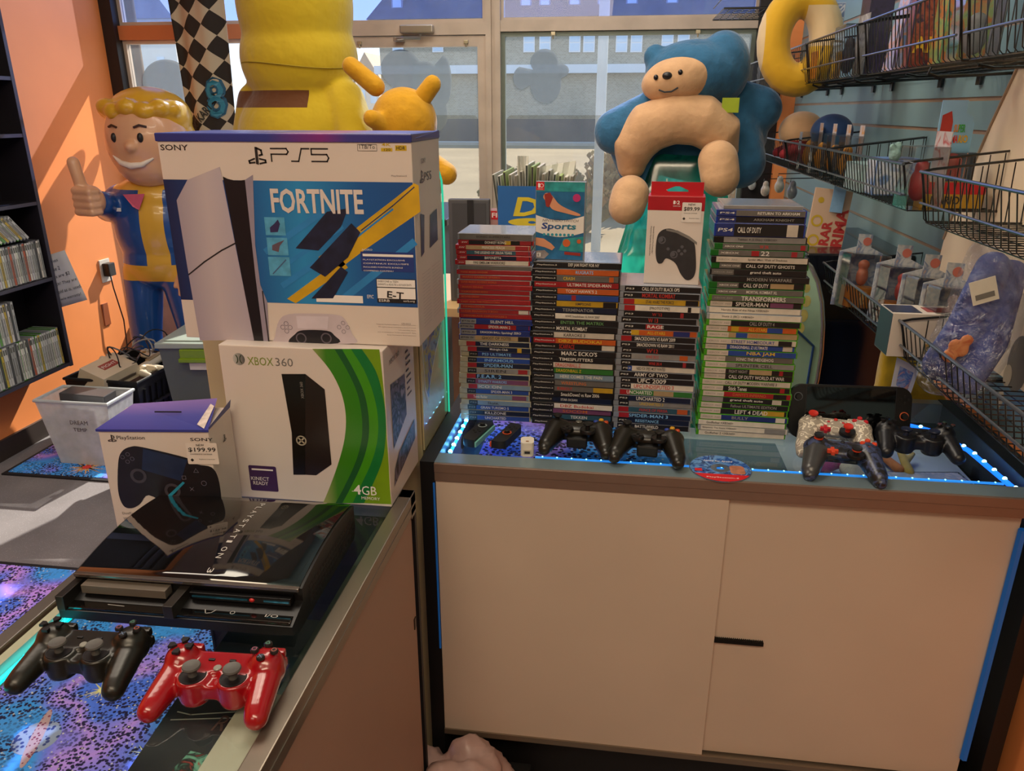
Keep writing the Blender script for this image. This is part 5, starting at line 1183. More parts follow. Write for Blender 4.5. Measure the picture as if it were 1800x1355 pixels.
# stack two: PS2
p2 = lambda **k: D(D(b='black', m='k', mg=.004, l='PlayStation.2', lw=.048, lc='k', li='w'), **k)
s2 = [p2(t='DEF JAM FIGHT FOR NY', tx=.40, tw=.35, tt=.62), p2(m='o', t='RUGRATS', tc='c', tx=.5, tw=.2), p2(m='G', t='CRASH', tc='y', tx=.36, tw=.13, e=[(.88, .93, 'o')]), p2(m='R', lc='R', t='ULTIMATE SPIDER-MAN', tx=.40, tw=.5), p2(m='o', t="TONY HAWK'S 2", tx=.38, tw=.36), p2(m='B', t='', e=[(.45, .5, 'r')]), p2(m='y', t='SIMPSONS', tc='k', tx=.5, tw=.18, tt=.4, e=[(.82, .97, 'k')]),
  p2(m='n', t='TERMINATOR', tc='G', tx=.36, tw=.36), p2(m='W', t='WWE Smackdown Vs RAW 2007', tc='k', tx=.4, tw=.4, tt=.35), p2(t='ENTER THE MATRIX', tc='g', tx=.34, tw=.5), p2(t='MORTAL KOMBAT', tx=.29, tw=.36, tt=.6), p2(m='w', t='KARAOKE 3', tc='k', tx=.4, tw=.25), p2(m='o', lc='R', t='DBZ BUDOKAI', tc='y', tx=.32, tw=.5), p2(t='SCARFACE', tc='r', tx=.32, tw=.18, tt=.75, e=[(.82, .97, 'W')]),
  p2(t="MARC ECKO'S", tx=.36, tw=.42, tt=.7), p2(t='TIMESPLITTERS', tx=.35, tw=.4), p2(m='w', t='DRAGONBALL Z', tc='r', tx=.31, tw=.3, tt=.6), p2(m='g', t='DRAGONBALL Z', tc='y', tx=.31, tw=.3), p2(m='c', t='HERE COMES THE PAIN', tx=.35, tw=.5), p2(m='G', t='WRESTLING', tc='o', tx=.36, tw=.3), p2(m='G', t='BURNOUT', tc='r', tx=.32, tw=.18, e=[(.75, .98, 'y')]),
  p2(t='SmackDown! vs Raw 2006', tx=.36, tw=.46, tt=.6), p2(m='n', t='STAR OCEAN', tx=.38, tw=.2, tt=.4), p2(m='W', t='DBZ Budokai', tc='r', tx=.36, tw=.4), p2(m='p', t='SOCOM', tx=.4, tw=.3, tc='o'), p2(m='T', t='TEKKEN', tx=.5, tw=.2), p2(m='k', t='JAK II', tx=.5, tw=.2)]
sc_ = .3665/(len(s2))
for r_ in s2: r_['th'] = sc_
topz2 = stack(-0.176, 1.576, .183, s2[::-1], 'second from left', 'game cases in the second stack', -0.02)
# stack three: PS3
p3 = lambda **k: D(D(b='grey', m='k', mg=.012, l='PS3', lw=.022, lc='k', li='w'), **k)
s3 = [p3(t='CALL OF DUTY BLACK OPS', tx=.28, tw=.45, tt=.55), p3(t='MORTAL KOMBAT', tc='r', tx=.30, tw=.40, tt=.65), p3(m='y', l='', lc='R', t='STAR WARS THE FORCE', tc='k', tx=.34, tw=.34, e=[(.82, .97, 'k')]), p3(m='W', l='', lc='R', t='[PROTOTYPE]', tc='k', tx=.38, tw=.24, e=[(.84, .88, 'k')]), p3(t="W '12", tc='r', tx=.42, tw=.12, e=[(.76, .80, 'r')]), p3(t='W 13', tc='r', tx=.40, tw=.12, tt=.7), p3(m='k', t='RAGE', tc='w', tx=.36, tw=.2, e=[(.34, .54, 'R')]),
  p3(m='o', t='ALL-STARS', tc='y', tx=.38, tw=.22, e=[(.7, .9, 'b'), (.18, .28, 'y')]), p3(l='', lc='R', t='SMACKDOWN VS RAW 2009', tx=.24, tw=.5, tt=.6), p3(t='SMACKDOWN VS RAW 2011', tx=.27, tw=.46, tt=.55), p3(t="W'12", tc='r', tx=.38, tw=.14, tt=.7), p3(m='L', t='WWE 2K15', tc='r', tx=.38, tw=.16, e=[(.8, .9, 'o')]), p3(t='WWE 2K14', tc='r', tx=.42, tw=.16, e=[(.84, .88, 'r')]), p3(m='W', t='NEED FOR SPEED MOST WANTED', tc='k', tx=.26, tw=.36, e=[(.15, .2, 'B')]),
  p3(t='ARMY OF TWO', tx=.26, tw=.42, tt=.6), p3(t='UFC 2009', tc='w', tx=.28, tw=.36, tt=.75), p3(m='W', t='UFC UNDISPUTED 3', tc='r', tx=.24, tw=.5, tt=.65), p3(m='g', l='', lc='R', t='UNCHARTED', tx=.16, tw=.32, tt=.6, e=[(.5, .75, 't')]), p3(m='n', t='UNCHARTED 2', tx=.30, tw=.36, tt=.65), p3(m='L', t='UNCHARTED 3', tc='y', tx=.34, tw=.3), p3(m='T', l='', lc='R', t='PRINCE OF PERSIA', tc='r', tx=.34, tw=.36, e=[(.82, .95, 'o')]), p3(m='n', l='', lc='R', t='SPIDER-MAN 3', tc='c', tx=.2, tw=.5, tt=.55),
  p3(m='n', t='RESISTANCE', tc='c', tx=.3, tw=.3), p3(m='k', t='BATTLEFIELD', tx=.3, tw=.3)]
for r_ in s3: r_['th'] = .322/len(s3)
topz3 = stack(0.006, 1.577, .169, s3[::-1], 'third from left', 'game cases in the third stack', -0.03)
# stack four: Xbox
x3 = lambda **k: D(D(b='green', m='k', mg=.006, l='XBOX 360', lw=.043, lc='w', li='G'), **k)
x1 = lambda **k: D(D(b='dgreen', m='G', mg=.016, l='XBOX ONE', lw=.042, lc='G', li='w'), **k)
p4 = lambda **k: D(D(b='blue', m='k', mg=.004, l='PS4', lw=.034, lc='b', li='w', L=.170, dx=.004), **k)
s4 = [D(b='grey', m='L', th=.008, L=.15, dx=.016, mg=.002, t=None), p4(m='G', t='RETURN TO ARKHAM', tx=.46, tw=.46, tt=.4), p4(t='ARKHAM KNIGHT', tx=.42, tw=.45, tt=.35, tc='G'), p4(t='CALL OF DUTY', tx=.26, tw=.26, tt=.42, th=.026, e=[(.8, .92, 'w')], L=.172, dx=.0), D(b='black', m='L', mg=.02, t='Tekken 4 (2 Disc) <XBOX>', tc='k', tx=.26, tw=.42, tt=.4, L=.178, dx=.0),
  x1(t='W 2K', tc='r', tx=.48, tw=.1, e=[(.91, .96, 'r')], L=.18, dx=.002), x1(l='XBOX', t='22', tx=.54, tw=.09, tt=.7, e=[(.86, .92, 'r'), (.44, .52, 'R')], L=.18, dx=-.002), x3(b='black', m='w', t='Spider-Man: Web of Shadows', tc='k', tx=.38, tw=.4, tt=.4, mg=.010), x1(m='k', t='CALL OF DUTY GHOSTS', tx=.36, tw=.5), x3(b='black', t='grand theft auto', tx=.42, tw=.32, mg=.004, lc='G', dx=-.002), D(b='black', m='k', mg=.01, t='MODERN WARFARE', tc='G', tx=.36, tw=.46, dx=.006), x1(m='k', t='CALL OF DUTY', tx=.36, tw=.26, tt=.6, e=[(.64, .88, 't')]), x1(m='G', t='MORTAL KOMBAT XL', tx=.4, tw=.32, tt=.45),
  x3(m='G', lc='G', t='TRANSFORMERS', tx=.34, tw=.46, tt=.7), x3(t='SPIDER-MAN', tx=.30, tw=.34, tt=.65, e=[(.66, .9, 'p')]), x3(b='clear', m='W', lc='W', t='Naruto Rise of the Ninja <XB360>', tc='k', tx=.16, tw=.5, tt=.4, l=''), x3(b='clear', m='W', lc='W', t='Skate 2 (BC) <XB360>', tc='k', tx=.16, tw=.34, tt=.4, l=''), x3(t='CALL OF DUTY 4', tx=.46, tw=.26, tt=.6, tc='G'), x3(m='o', t='ALL-STARS', tc='y', tx=.48, tw=.2, e=[(.68, .84, 'B'), (.3, .38, 'y')]), x3(m='t', t='DEAD RISING', tc='o', tx=.48, tw=.22, e=[(.34, .46, 'B')]),
  x3(m='w', t='STREET HOMECOURT', tc='b', tx=.3, tw=.46, e=[(.8, .94, 'k')]), x3(m='B', t='DRAGONBALL Z ULTIMATE', tc='w', tx=.3, tw=.4, e=[(.86, .96, 'w')]), x3(m='B', t='NBA JAM', tc='y', tx=.46, tw=.3, tt=.7), x3(m='G', t='SONIC THE HEDGEHOG', tx=.38, tw=.4, tt=.5), x3(m='L', t='SPLINTER CELL', tc='k', tx=.36, tw=.4), x3(t='FIGHT NIGHT', tc='G', tx=.3, tw=.2, e=[(.52, .76, 't'), (.84, .88, 'R')]), x3(t='CALL OF DUTY WORLD AT WAR', tx=.3, tw=.6, tt=.6), x3(m='w', t='CALL OF DUTY MODERN WARFARE 3', tc='k', tx=.28, tw=.56), x3(t='Stick Tenes', tx=.32, tw=.2, tt=.7, e=[(.88, .93, 'R')]), x3(m='R', t="DANTE'S INFERNO", tc='o', tx=.36, tw=.36, e=[(.8, .94, 'k')]),
  x3(t='grand theft auto', tx=.34, tw=.36, e=[(.8, .9, 'w')], lc='L'), x3(t='Fallout ULTIMATE EDITION', tx=.36, tw=.5, tc='G'), x3(t='LEFT 4 DEAD', tx=.42, tw=.36, tt=.7, e=[(.72, .96, 'y')]), x3(m='b', t='BULLY', tc='G', tx=.38, tw=.18, e=[(.86, .96, 'W')]), x3(m='W', l='', lc=None, t='Godfather <XB360>', tc='k', tx=.12, tw=.3, tt=.4), x3(m='W', b='clear', l='', lc=None, t='Simpsons: The Game <XB360>', tc='k', tx=.05, tw=.38, tt=.35, e=[(.74, .97, 'L')], dx=.003), x3(m='W', l='', lc=None, t='Godfather 2 <XB360>', tc='k', tx=.1, tw=.34, tt=.4)]
tot = sum(r_.get('th', 0) for r_ in s4); nn = sum(1 for r_ in s4 if 'th' not in r_)
for r_ in s4:
    if 'th' not in r_: r_['th'] = (.489-tot)/nn
topz4 = stack(0.186, 1.562, .187, s4[::-1], 'rightmost', 'game cases in the rightmost stack', -0.03)

# upright cases standing on top of the stacks
cv = thing('game_case', 'upright game case with hand-and-sports cover standing on the second stack', 'game case', (-0.172, 1.600, topz2+.0003), math.radians(-3))
m = MB(); m.box(0, .104, 0, .011, 0, .160, .0015); m.build('case', CASE_PL['grey'], cv)
F0 = FR((0, -.0002, 0)); m = MB(); m.X = F0; flat(m, [(.001, .001), (.101, .001), (.101, .159), (.001, .159)], .0003); m.build('cover', M('27628e', .25, 0, .25, 40, coat=.5), cv)
m = MB(); m.X = F0; flat(m, [(.001, .140), (.101, .140), (.101, .159), (.001, .159)], .0006); flat(m, [(.05, .02), (.101, .018), (.101, .05), (.06, .045)], .0006); m.build('teal_scene', M('2f8a8c', .3, 0, .3, 60), cv)
m = MB(); m.X = F0; pts = [(.001, .060+.0)] + [(.001+.1*i/12, .058-.010*math.sin(PI*i/12)) for i in range(13)] + [(.101-.1*i/12, .092+.0-.010*math.sin(PI*i/12)) for i in range(13)]; flat(m, pts, .0009); m.build('title_band', M('d8d0c8', .3), cv)
m = MB(); m.X = F0; flat(m, [(.001, .142), (.018, .142), (.018, .159), (.001, .159)], .0010); rd = m.build('red_badge', RED, cv)
m = MB(); m.X = F0; flat(m, rrect(.005, .009, .147, .156, .0015), .0013); ring2(m, .0125, .1515, .004, .001, .0013, 12); put(m, 'SWITCH', .004, .1435, .002, .011, lift=.0013); m.build('lettering', WHITE, rd)
m = MB(); m.X = F0; put(m, 'NINTENDO SWITCH', .015, .079, .0055, .074, lift=.0013, shear=.2); m.build('lettering', M('4a4448', .4), cv)
m = MB(); m.X = F0; put(m, 'Sports', .012, .060, .017, .072, lift=.0013, off=.03, shear=.15); m.build('lettering', grad('blue_teal_ink', [(0, '26307c'), (1, '1f7484')], 'X'), cv)
m = MB(); m.X = F0; [disc(m, .019+.0085*i, .0525, .0030, .0013, 12) for i in range(8)]; m.build('icon_dot', M('2f8a9c', .4), cv)
SK = M('c88a68', .4); m = MB(); m.X = F0
flat(m, sm([(.016, .128), (.022, .137), (.034, .132), (.048, .116), (.066, .106), (.092, .096), (.088, .092), (.058, .098), (.036, .104), (.026, .116)]), .0011); flat(m, [(.001, .046), (.018, .044), (.034, .034), (.042, .026), (.036, .020), (.020, .026), (.001, .030)], .0011); m.build('printed_hand', SK, cv)
m = MB(); m.X = F0; flat(m, [(.018, .134), (.030, .138), (.036, .128), (.028, .108), (.022, .110)], .0014); flat(m, [(.062, .012), (.096, .010), (.096, .016), (.062, .018)], .0014); m.build('printed_grip', M('8c2a24', .4), cv)
m = MB(); m.X = F0; disc(m, .085, .128, .008, .0013); m.build('pink_spot', M('b02a68', .4), cv); m = MB(); m.X = F0; disc(m, .066, .036, .008, .0013); disc(m, .092, .040, .0045, .0013); m.build('orange_spot', M('c05a2c', .4), cv)
m = MB(); m.X = F0; flat(m, [(.002, .002), (.02, .002), (.03, .012), (.02, .020), (.002, .018)], .0012); m.build('grey_scene', M('8c8484', .4, 0, .3, 90), cv)
m = MB(); m.X = F0; flat(m, [(.004, .006), (.012, .006), (.012, .014), (.004, .014)], .0016); rr_ = m.build('rating_label', WHITE, cv); m = MB(); m.X = F0; put(m, 'E', .006, .0075, .005, .004, lift=.002, off=.02); m.build('lettering', INK, rr_)

cb2 = thing('controller_box', 'white and red hanging carton with black gamepad and $89.99 sticker', 'box', (0.057, 1.600, topz3+.0003), math.radians(-4))
m = MB(); m.box(0, .112, 0, .062, 0, .178, .001); m.build('carton', CARD_W, cb2)
m = MB(); m.box(-.0003, .1123, -.0004, .0624, .150, .1785, .001); m.build('red_lid', M('a01420', .35), cb2)
m = MB(); o_ = rrect(.004, .108, .1786, .205, .002); hole = [(.036, .186), (.044, .186), (.076, .186), (.078, .189), (.070, .193), (.060, .1965), (.052, .1965), (.040, .193), (.034, .189)]
# hang tab built as strips around its hole
m.box(.004, .034, .018, .0192, .1786, .205).box(.078, .108, .018, .0192, .1786, .205).box(.034, .078, .018, .0192, .1786, .186).box(.034, .078, .018, .0192, .1965, .205)
m.prism([(.034, .186), (.038, .186), (.034, .189)], .018, .0192, 'y').prism([(.034, .189), (.052, .1965), (.034, .1965)], .018, .0192, 'y').prism([(.078, .189), (.078, .1965), (.060, .1965)], .018, .0192, 'y'); m.build('hang_tab', M('b01220', .35), cb2)
F0 = FR((0, -.0005, 0)); m = MB(); m.X = F0; flat(m, rrect(.050, .0535, .163, .170, .001), .0004); put(m, '2', .057, .163, .007, .006, lift=.0004, off=.02); ring2(m, .0535, .1665, .0025, .0008, .0005, 10); put(m, 'SWITCH', .050, .158, .0025, .014, lift=.0004); m.build('lettering', WHITE, cb2)
# printed gamepad seen in perspective
k = .112/ (1240-1130)
def g2(px, py): return ((px-1130)*.00103+.0005, (487-py)*.00103+.001)
m = MB(); m.X = F0; flat(m, sm([g2(*q) for q in ((1151, 395), (1158, 382), (1172, 377), (1190, 381), (1212, 392), (1224, 404), (1229, 430), (1231, 458), (1226, 474), (1214, 478), (1202, 466), (1190, 445), (1172, 436), (1164, 446), (1155, 445), (1150, 425))]), .0004); g_ = m.build('printed_gamepad', M('2c2b2e', .4, 0, .15, 60), cb2)
m = MB(); m.X = F0; flat(m, [g2(*q) for q in ((1168, 378), (1190, 380), (1214, 391), (1229, 402), (1229, 407), (1212, 396), (1188, 385), (1168, 381))], .0007); m.build('printed_trigger', M('76726e', .4), g_)
m = MB(); m.X = F0
for q in ((1161, 400), (1186, 428)): u, v = g2(*q); ring2(m, u, v, .0078, .0026, .0008); disc(m, u-.002, v+.001, .0045, .0010)
for q in ((1174, 417), (1201, 412), (1207, 420), (1195, 420), (1201, 426)): u, v = g2(*q); disc(m, u, v, .0032, .0008)
m.build('printed_button', M('515056', .4), g_)
m = MB(); m.X = F0; put(m, 'Nintendo Switch 2 Pro Controller', .013, .118, .003, .055, rot=-PI/2, lift=.0005); put(m, 'Manette Nintendo Switch 2 Pro', .008, .118, .003, .06, rot=-PI/2, lift=.0005); m.build('lettering', M('4a4644', .5), cb2)
m = MB(); m.X = F0; flat(m, rrect(.068, .106, .128, .167, .002), .0010); sk = m.build('price_sticker', M('d6cdc5', .5), cb2)
m = MB(); m.X = F0; put(m, 'NEW', .080, .161, .0042, .014, lift=.0014, off=.01); put(m, '$89.99', .0715, .1495, .009, .031, lift=.0014, off=.015); put(m, 'SWITCH 2 PRO CONTROLLER', .072, .145, .002, .026, lift=.0014); put(m, 'Nintendo Switch 2 Hardware', .083, .135, .002, .020, lift=.0014); flat(m, [(.070, .135), (.073, .132), (.076, .135), (.073, .138)], .0014); m.build('lettering', INK, sk)
# ================================================================== LEFT SIDE: SHELF OF GAMES
SHB = M('17141b', .45, 0, .08, 8); SHE = M('4b4c5c', .35, .2, .05, 9)
sx0, sx1, sy0, sy1 = LX+.001, -2.75, 1.9, 3.385
sh = thing('wall_shelf', 'black wall-mounted shelf unit of game cases on the orange wall', 'shelf', (LX, 2.6, 0))
SBZ = (LX, 2.6, 0)
rs_ = lambda mb, n, m: rel(mb.build(n, m, sh), SBZ)
rs_(MB().box(sx0, sx0+.008, sy0, sy1, .38, 2.62), 'back_panel', SHB)
rs_(MB().box(sx0, sx1, sy1-.02, sy1, .38, 2.62), 'side_panel', SHB)
rs_(MB().box(sx1, sx1+.002, sy1-.02, sy1, .38, 2.62), 'edge_strip', SHE)
SZ = [.40, .842, 1.205, 1.512, 1.757, 2.10, 2.60]
for z in SZ:
    b_ = rs_(MB().box(sx0+.008, sx1-.002, sy0, sy1-.0201, z-.016, z), 'shelf_board', SHB)
    MB().box(sx1-.002, sx1, sy0, sy1-.0201, z-.016, z).build('board_edge', SHE, b_)
SPC = ['d0d1cc', 'b8bcb8', 'e0ded6', 'c4c6c2', 'e6e4da', 'a4a8a4', 'd6dccc', '4c70a8', 'c0684c', 'c8b04c', '6ca858', '45484a', 'd4d6d8', 'c6cac4']
def spine_case(y, z, tilt, w, h, col, pl_, lab, grp, x1=-2.765):
    m = MB(); m.k = 0; m.box(-.132, -.0006, 0, w-.0006, 0, h, 0.0); m.k = 1; m.box(-.0006, 0, .0012, w-.002, .004, h-.004)
    m.k = 2; m.box(0, .0003, .003, w-.004, h*.80, h*.93); m.box(0, .0003, w*.35, w*.6, h*.2, h*.65)
    o = m.build('game_case', [CASE_PL[pl_], M(col, .45, 0, .1, 60), M('5c6058', .5)], None)
    o.location = (x1, y, z); o.rotation_euler = (tilt, 0, 0); tag(o, lab, 'game case', grp); return o
rq = random.Random(5)
CN = dict(zip(SPC, ('pale grey', 'grey', 'white', 'grey', 'white', 'dull grey', 'pale green', 'blue', 'rust', 'mustard', 'green', 'charcoal', 'silver', 'grey')))
def row(y0, n, z, tilt, rowname, pls, w=.0148, h=.190, step=None):
    y = y0
    for i in range(n):
        c = rq.choice(SPC); pl_ = rq.choice(pls); lab = '%s-spined game case, %s from the right in the %s' % (CN[c], ORD[i].replace('topmost', 'first'), rowname)
        y -= (step or w); spine_case(y, z, tilt + rq.uniform(-.02, .02)*(tilt == 0), w, h, c, pl_, lab, rowname + ' of wall shelf cases')
row(3.350, 37, SZ[0]+.001, 0, 'lowest shelf row', ['green', 'clear', 'clear', 'grey'])
row(3.10, 24, SZ[0]+.194, 0, 'tier above the lowest row', ['clear', 'grey', 'clear'], h=.188)
row(3.350, 37, SZ[1]+.001, 0, 'upper full shelf row', ['clear', 'black', 'grey'], h=.185)
row(3.300, 20, SZ[1]+.196, .72, 'leaning row', ['green', 'clear', 'clear'], h=.150, step=.0205)
row(3.050, 12, SZ[2]+.001, 0, 'short row on the third shelf', ['grey', 'clear', 'green'], h=.185)
# note on the shelf end
nt_ = thing('paper_note', 'handwritten white paper note taped to the end of the game shelf', 'note', (-2.745, 3.392, .70)); nt_.rotation_euler = (math.radians(-6), math.radians(9), math.radians(4))
c = [P(80, 452, y=3.392), P(134, 446, y=3.392), P(160, 521, y=3.392), P(104, 541, y=3.392)]
wN = (c[1]-c[0]).length; hN = (c[3]-c[0]).length
nt_.location = (c[3].x, 3.392, c[3].z); nt_.rotation_euler = (0, math.radians(-16), 0)
vs = []; fs = []
for j in range(7):
    for i in range(5): vs.append((wN*i/4 , -.006*math.sin(PI*i/4)*math.sin(PI*j/6)-.0006, hN*j/6-.0))
for j in range(6):
    for i in range(4): a = j*5+i; fs.append((a, a+1, a+6, a+5))
m = MB(); m.add(vs, fs); o = m.build('paper', M('b9bcc4', .7, 0, .03, 8), nt_, smooth=True); so = o.modifiers.new('s', 'SOLIDIFY'); so.thickness = .0006
m = MB(); m.X = FR((0, -.008, 0))
for i, (s, w_) in enumerate((('All games', .6), ('in these 2', .55), ('rows are $2', .74), ('each! They are', .84), ('sold as is, used,', .86), ('w/o warranty!', .72))): put(m, s, wN*.08+.004*i*(i > 1), hN*(.83-.145*i), hN*.07, wN*w_, shear=.2)
m.build('handwriting', M('2c2f3c', .6), nt_)

# ------------------------------------------------------------------ outlet and cord on the left wall
ot = thing('wall_outlet', 'white wall outlet with a black plug beside the statue', 'outlet', (LX, 4.02, .74))
MB().box(0, .008, -.045, .045, -.065, .065, .003).build('plate', M('d8d2c8', .4), ot); MB().box(.008, .05, -.03, .03, -.03, .045, .006).build('plug', M('1a1a1c', .4), ot)
m = MB(); m.tube([(.03, 0, -.03), (.035, .0, -.10), (.05, .02, -.3), (.03, .03, -.55), (.06, .0, -.72)], .004, 6); m.build('cord', M('2a2422', .5), ot, smooth=True)
ot2 = tag(MB().box(LX, LX+.006, 3.93, 3.985, .43, .56, .002).build('wall_plate', M('9c5430', .5)), 'orange-painted blank wall plate low beside the statue', 'wall plate')

# ------------------------------------------------------------------ figure statue giving thumbs up
BLU = M('1f4f96', .28, 0, .04, 6, coat=.4); YEL = M('d8a83c', .32, 0, .03, 6, coat=.3); SKN = M('dba882', .35, 0, .03, 6, coat=.3); HAIR = M('d9a82c', .32, 0, .06, 9, coat=.3)
YS = 3.86
stt = thing('statue', 'life-size statue of a blond smiling figure in blue suit giving thumbs up', 'statue', (-2.485, YS, 0), 0)
m = MB()
m.ell((0, 0, 1.02), (.215, .15, .27), 28, 18); m.ell((0, .01, .84), (.20, .15, .16), 24, 14); m.ell((0, 0, 1.17), (.20, .13, .12), 24, 14)
m.cap((0, 0, 1.2), (0, 0, 1.30), .075, .07, 18)
for s in (-1, 1):
    m.cap((s*.105, .0, .78), (s*.150, .0, .42), .105, .085, 20); m.cap((s*.150, 0, .42), (s*.165, .01, .10), .085, .075, 20); m.cap((s*.165, .03, .06), (s*.17, -.10, .05), .055, .05, 16)
m.cap((-.17, .0, 1.17), (-.22, -.04, 1.12), .075, .072, 18); m.cap((-.20, -.04, 1.12), (-.150, -.19, 1.165), .072, .064, 18)
m.cap((.17, 0, 1.17), (.24, .02, .92), .075, .06, 18); m.cap((.24, .02, .92), (.22, -.08, .78), .06, .05, 18)
def pst(c, n):
    if c.z > 1.225 and abs(c.x) < .17: return 1 if c.z < 1.265 else 2
    if .745 < c.z < .835 and abs(c.x) < .225: return 1
    if .10 > c.z: return 1
    if c.y < -.05 and .02 < c.x < .125 and c.z < 1.24 and c.z > .745 and abs(c.x) < .15: return 1
    return 0
melt('body', m, zoned('painted_suit', '1f4f96', [('d8a83c', [('X', .015, .13), ('Y', None, -.04), ('Z', .745, 1.25)]), ('d8a83c', [('X', -.23, .225), ('Z', .745, .835)]), ('d8a83c', [('Z', None, .10)]), ('d8a83c', [('X', -.17, .17), ('Z', 1.225, 1.265)]), ('dba882', [('X', -.17, .17), ('Z', 1.265, None)])], rough=.3, coat=.4), stt, voxel=.011, smooth=6)
hd = MB(); hd.ell((0, 0, 1.46), (.185, .17, .215), 30, 20); hd.ell((0, -.03, 1.38), (.145, .13, .13), 24, 14); hd.ell((-.185, .02, 1.45), (.022, .03, .045)); hd.ell((.185, .02, 1.45), (.022, .03, .045)); hd.ell((.02, -.175, 1.44), (.026, .028, .024), 14, 10)
h = melt('head', hd, SKN, stt, voxel=.008, smooth=5); h.location = (.055, -.02, -.14); h.scale = (1.13, 1.1, 1.1)
hr = MB(); hr.ell((0, .03, 1.565), (.192, .165, .135), 26, 16); hr.ell((0, .06, 1.46), (.195, .14, .15), 24, 14)
for i in range(7): a = PI*(.06+.88*i/6); hr.ell((.158*math.cos(a), -.02-.115*math.sin(a), 1.60+.010*math.sin(2.7*i)), (.046, .040, .040), 14, 10)
ho = melt('hair', hr, HAIR, stt, voxel=.009, smooth=5); ho.location = (.055, -.01, -.14); ho.scale = (1.13, 1.1, 1.1)
for s in (-1, 1):
    e = MB(); e.ell((s*.062, -.158, 1.478), (.013, .014, .021), 14, 10); e.build('eye', INK, h, smooth=True)
    e = MB(); e.tube([(s*.040, -.162, 1.522), (s*.065, -.158, 1.532), (s*.09, -.142, 1.524)], .005, 8); e.build('eyebrow', M('3c2418', .5), h, smooth=True)
mo = MB(); pts = [(-.095, 1.405), (-.05, 1.375), (.0, 1.362), (.05, 1.368), (.095, 1.395)]
mo.tube([(x, -.128-.036*(1-(x/.105)**2), z-.006) for x, z in pts], [.004, .012, .015, .012, .004], 10); mo.build('smile', M('e8ddd0', .3), h, smooth=True)
# fist with thumb
fh = MB(); hx, hy, hz = -.150, -.262, 1.185
fh.ell((hx, hy, hz), (.068, .062, .078), 20, 14)
for i in range(4):
    z = hz+.052-.034*i; fh.cap((hx-.045, hy-.045, z), (hx+.040, hy-.062, z-.002), .0215, .020, 12); fh.cap((hx+.040, hy-.060, z-.002), (hx+.052, hy-.02, z-.002), .019, .017, 12)
fh.cap((hx-.03, hy-.01, hz+.05), (hx-.040, hy-.015, hz+.125), .030, .029, 14); fh.cap((hx-.040, hy-.015, hz+.125), (hx-.052, hy-.012, hz+.185), .029, .030, 14)
melt('hand', fh, SKN, stt, voxel=.0065, smooth=3)
oh = MB(); oh.ell((.22, -.12, .76), (.05, .045, .06), 16, 12)
for i in range(4): oh.cap((.19+.02*i, -.14, .745), (.19+.02*i, -.155, .69), .014, .012, 10)
oh.cap((.175, -.12, .78), (.16, -.14, .73), .015, .013, 10); melt('hand', oh, SKN, stt, voxel=.007, smooth=3)
MB().box(-.118, -.082, -.142, -.136, 1.118, 1.136, .002).build('name_sticker', WHITE, stt)
m = MB(); m.add([(-.055, -.142, 1.205), (.065, -.140, 1.210), (.03, -.155, 1.130), (.0, -.157, 1.145)], [(0, 1, 2, 3)]); o = m.build('pink_tag', M('c85a78', .5), stt); so = o.modifiers.new('s', 'SOLIDIFY'); so.thickness = .002

# ------------------------------------------------------------------ bins of old hardware
def tub(name, label, cat, loc, rz, w, d, h, t_, taper, mat, rimmat=None, rim=.012):
    t = thing(name, label, cat, loc, rz); m = MB(); a, b = w/2, d/2; c, e = a*taper, b*taper
    o_ = [(-c, -e, 0), (c, -e, 0), (c, e, 0), (-c, e, 0), (-a, -b, h), (a, -b, h), (a, b, h), (-a, b, h)]
    i_ = [(-c+t_, -e+t_, t_), (c-t_, -e+t_, t_), (c-t_, e-t_, t_), (-c+t_, e-t_, t_), (-a+t_, -b+t_, h), (a-t_, -b+t_, h), (a-t_, b-t_, h), (-a+t_, b-t_, h)]
    m.add(o_+i_, [(0, 3, 2, 1), (0, 1, 5, 4), (1, 2, 6, 5), (2, 3, 7, 6), (3, 0, 4, 7), (8, 9, 10, 11), (8, 12, 13, 9), (9, 13, 14, 10), (10, 14, 15, 11), (11, 15, 12, 8), (4, 5, 13, 12), (5, 6, 14, 13), (6, 7, 15, 14), (7, 4, 12, 15)])
    m.build('tub', mat, t)
    m = MB(); z = h-.004; m.tube([(-a, -b, z), (a, -b, z), (a, b, z), (-a, b, z)], rim*.7, 8, closed=True); m.build('rim', rimmat or mat, t); return t
FROST = bpy.data.materials.new('frosted_plastic'); FROST.use_nodes = True
n = FROST.node_tree.nodes; L = FROST.node_tree.links; n.clear(); o = n.new('ShaderNodeOutputMaterial'); a1 = n.new('ShaderNodeMixShader'); a2 = n.new('ShaderNodeBsdfTransparent'); a3 = n.new('ShaderNodeBsdfDiffuse'); nz = n.new('ShaderNodeTexNoise'); nz.inputs['Scale'].default_value = 7
mr = n.new('ShaderNodeMapRange'); mr.inputs['To Min'].default_value = .35; mr.inputs['To Max'].default_value = .75; a3.inputs[0].default_value = (.75, .78, .8, 1)
L.new(nz.outputs['Fac'], mr.inputs[0]); L.new(mr.outputs[0], a1.inputs[0]); L.new(a2.outputs[0], a1.inputs[1]); L.new(a3.outputs[0], a1.inputs[2]); L.new(a1.outputs[0], o.inputs[0])
cx = -2.475; wbin = .37; pA = Vector((0, 0, .345))
tub('storage_bin', 'translucent white plastic bin of cables and old parts, in front of the black crate', 'bin', (cx, 3.08, 0.013), 0, wbin, .20, pA.z-.013, .004, .74, FROST, M('c8d0d4', .3, 0, .05, 5, alpha=.85))
letters(COL.objects[-2].parent, FR((0, -.092, 0)), M('4a3c38', .6), [('DREAM', -.03, .215, .02, .09), ('TEMP', -.02, .18, .018, .07)])
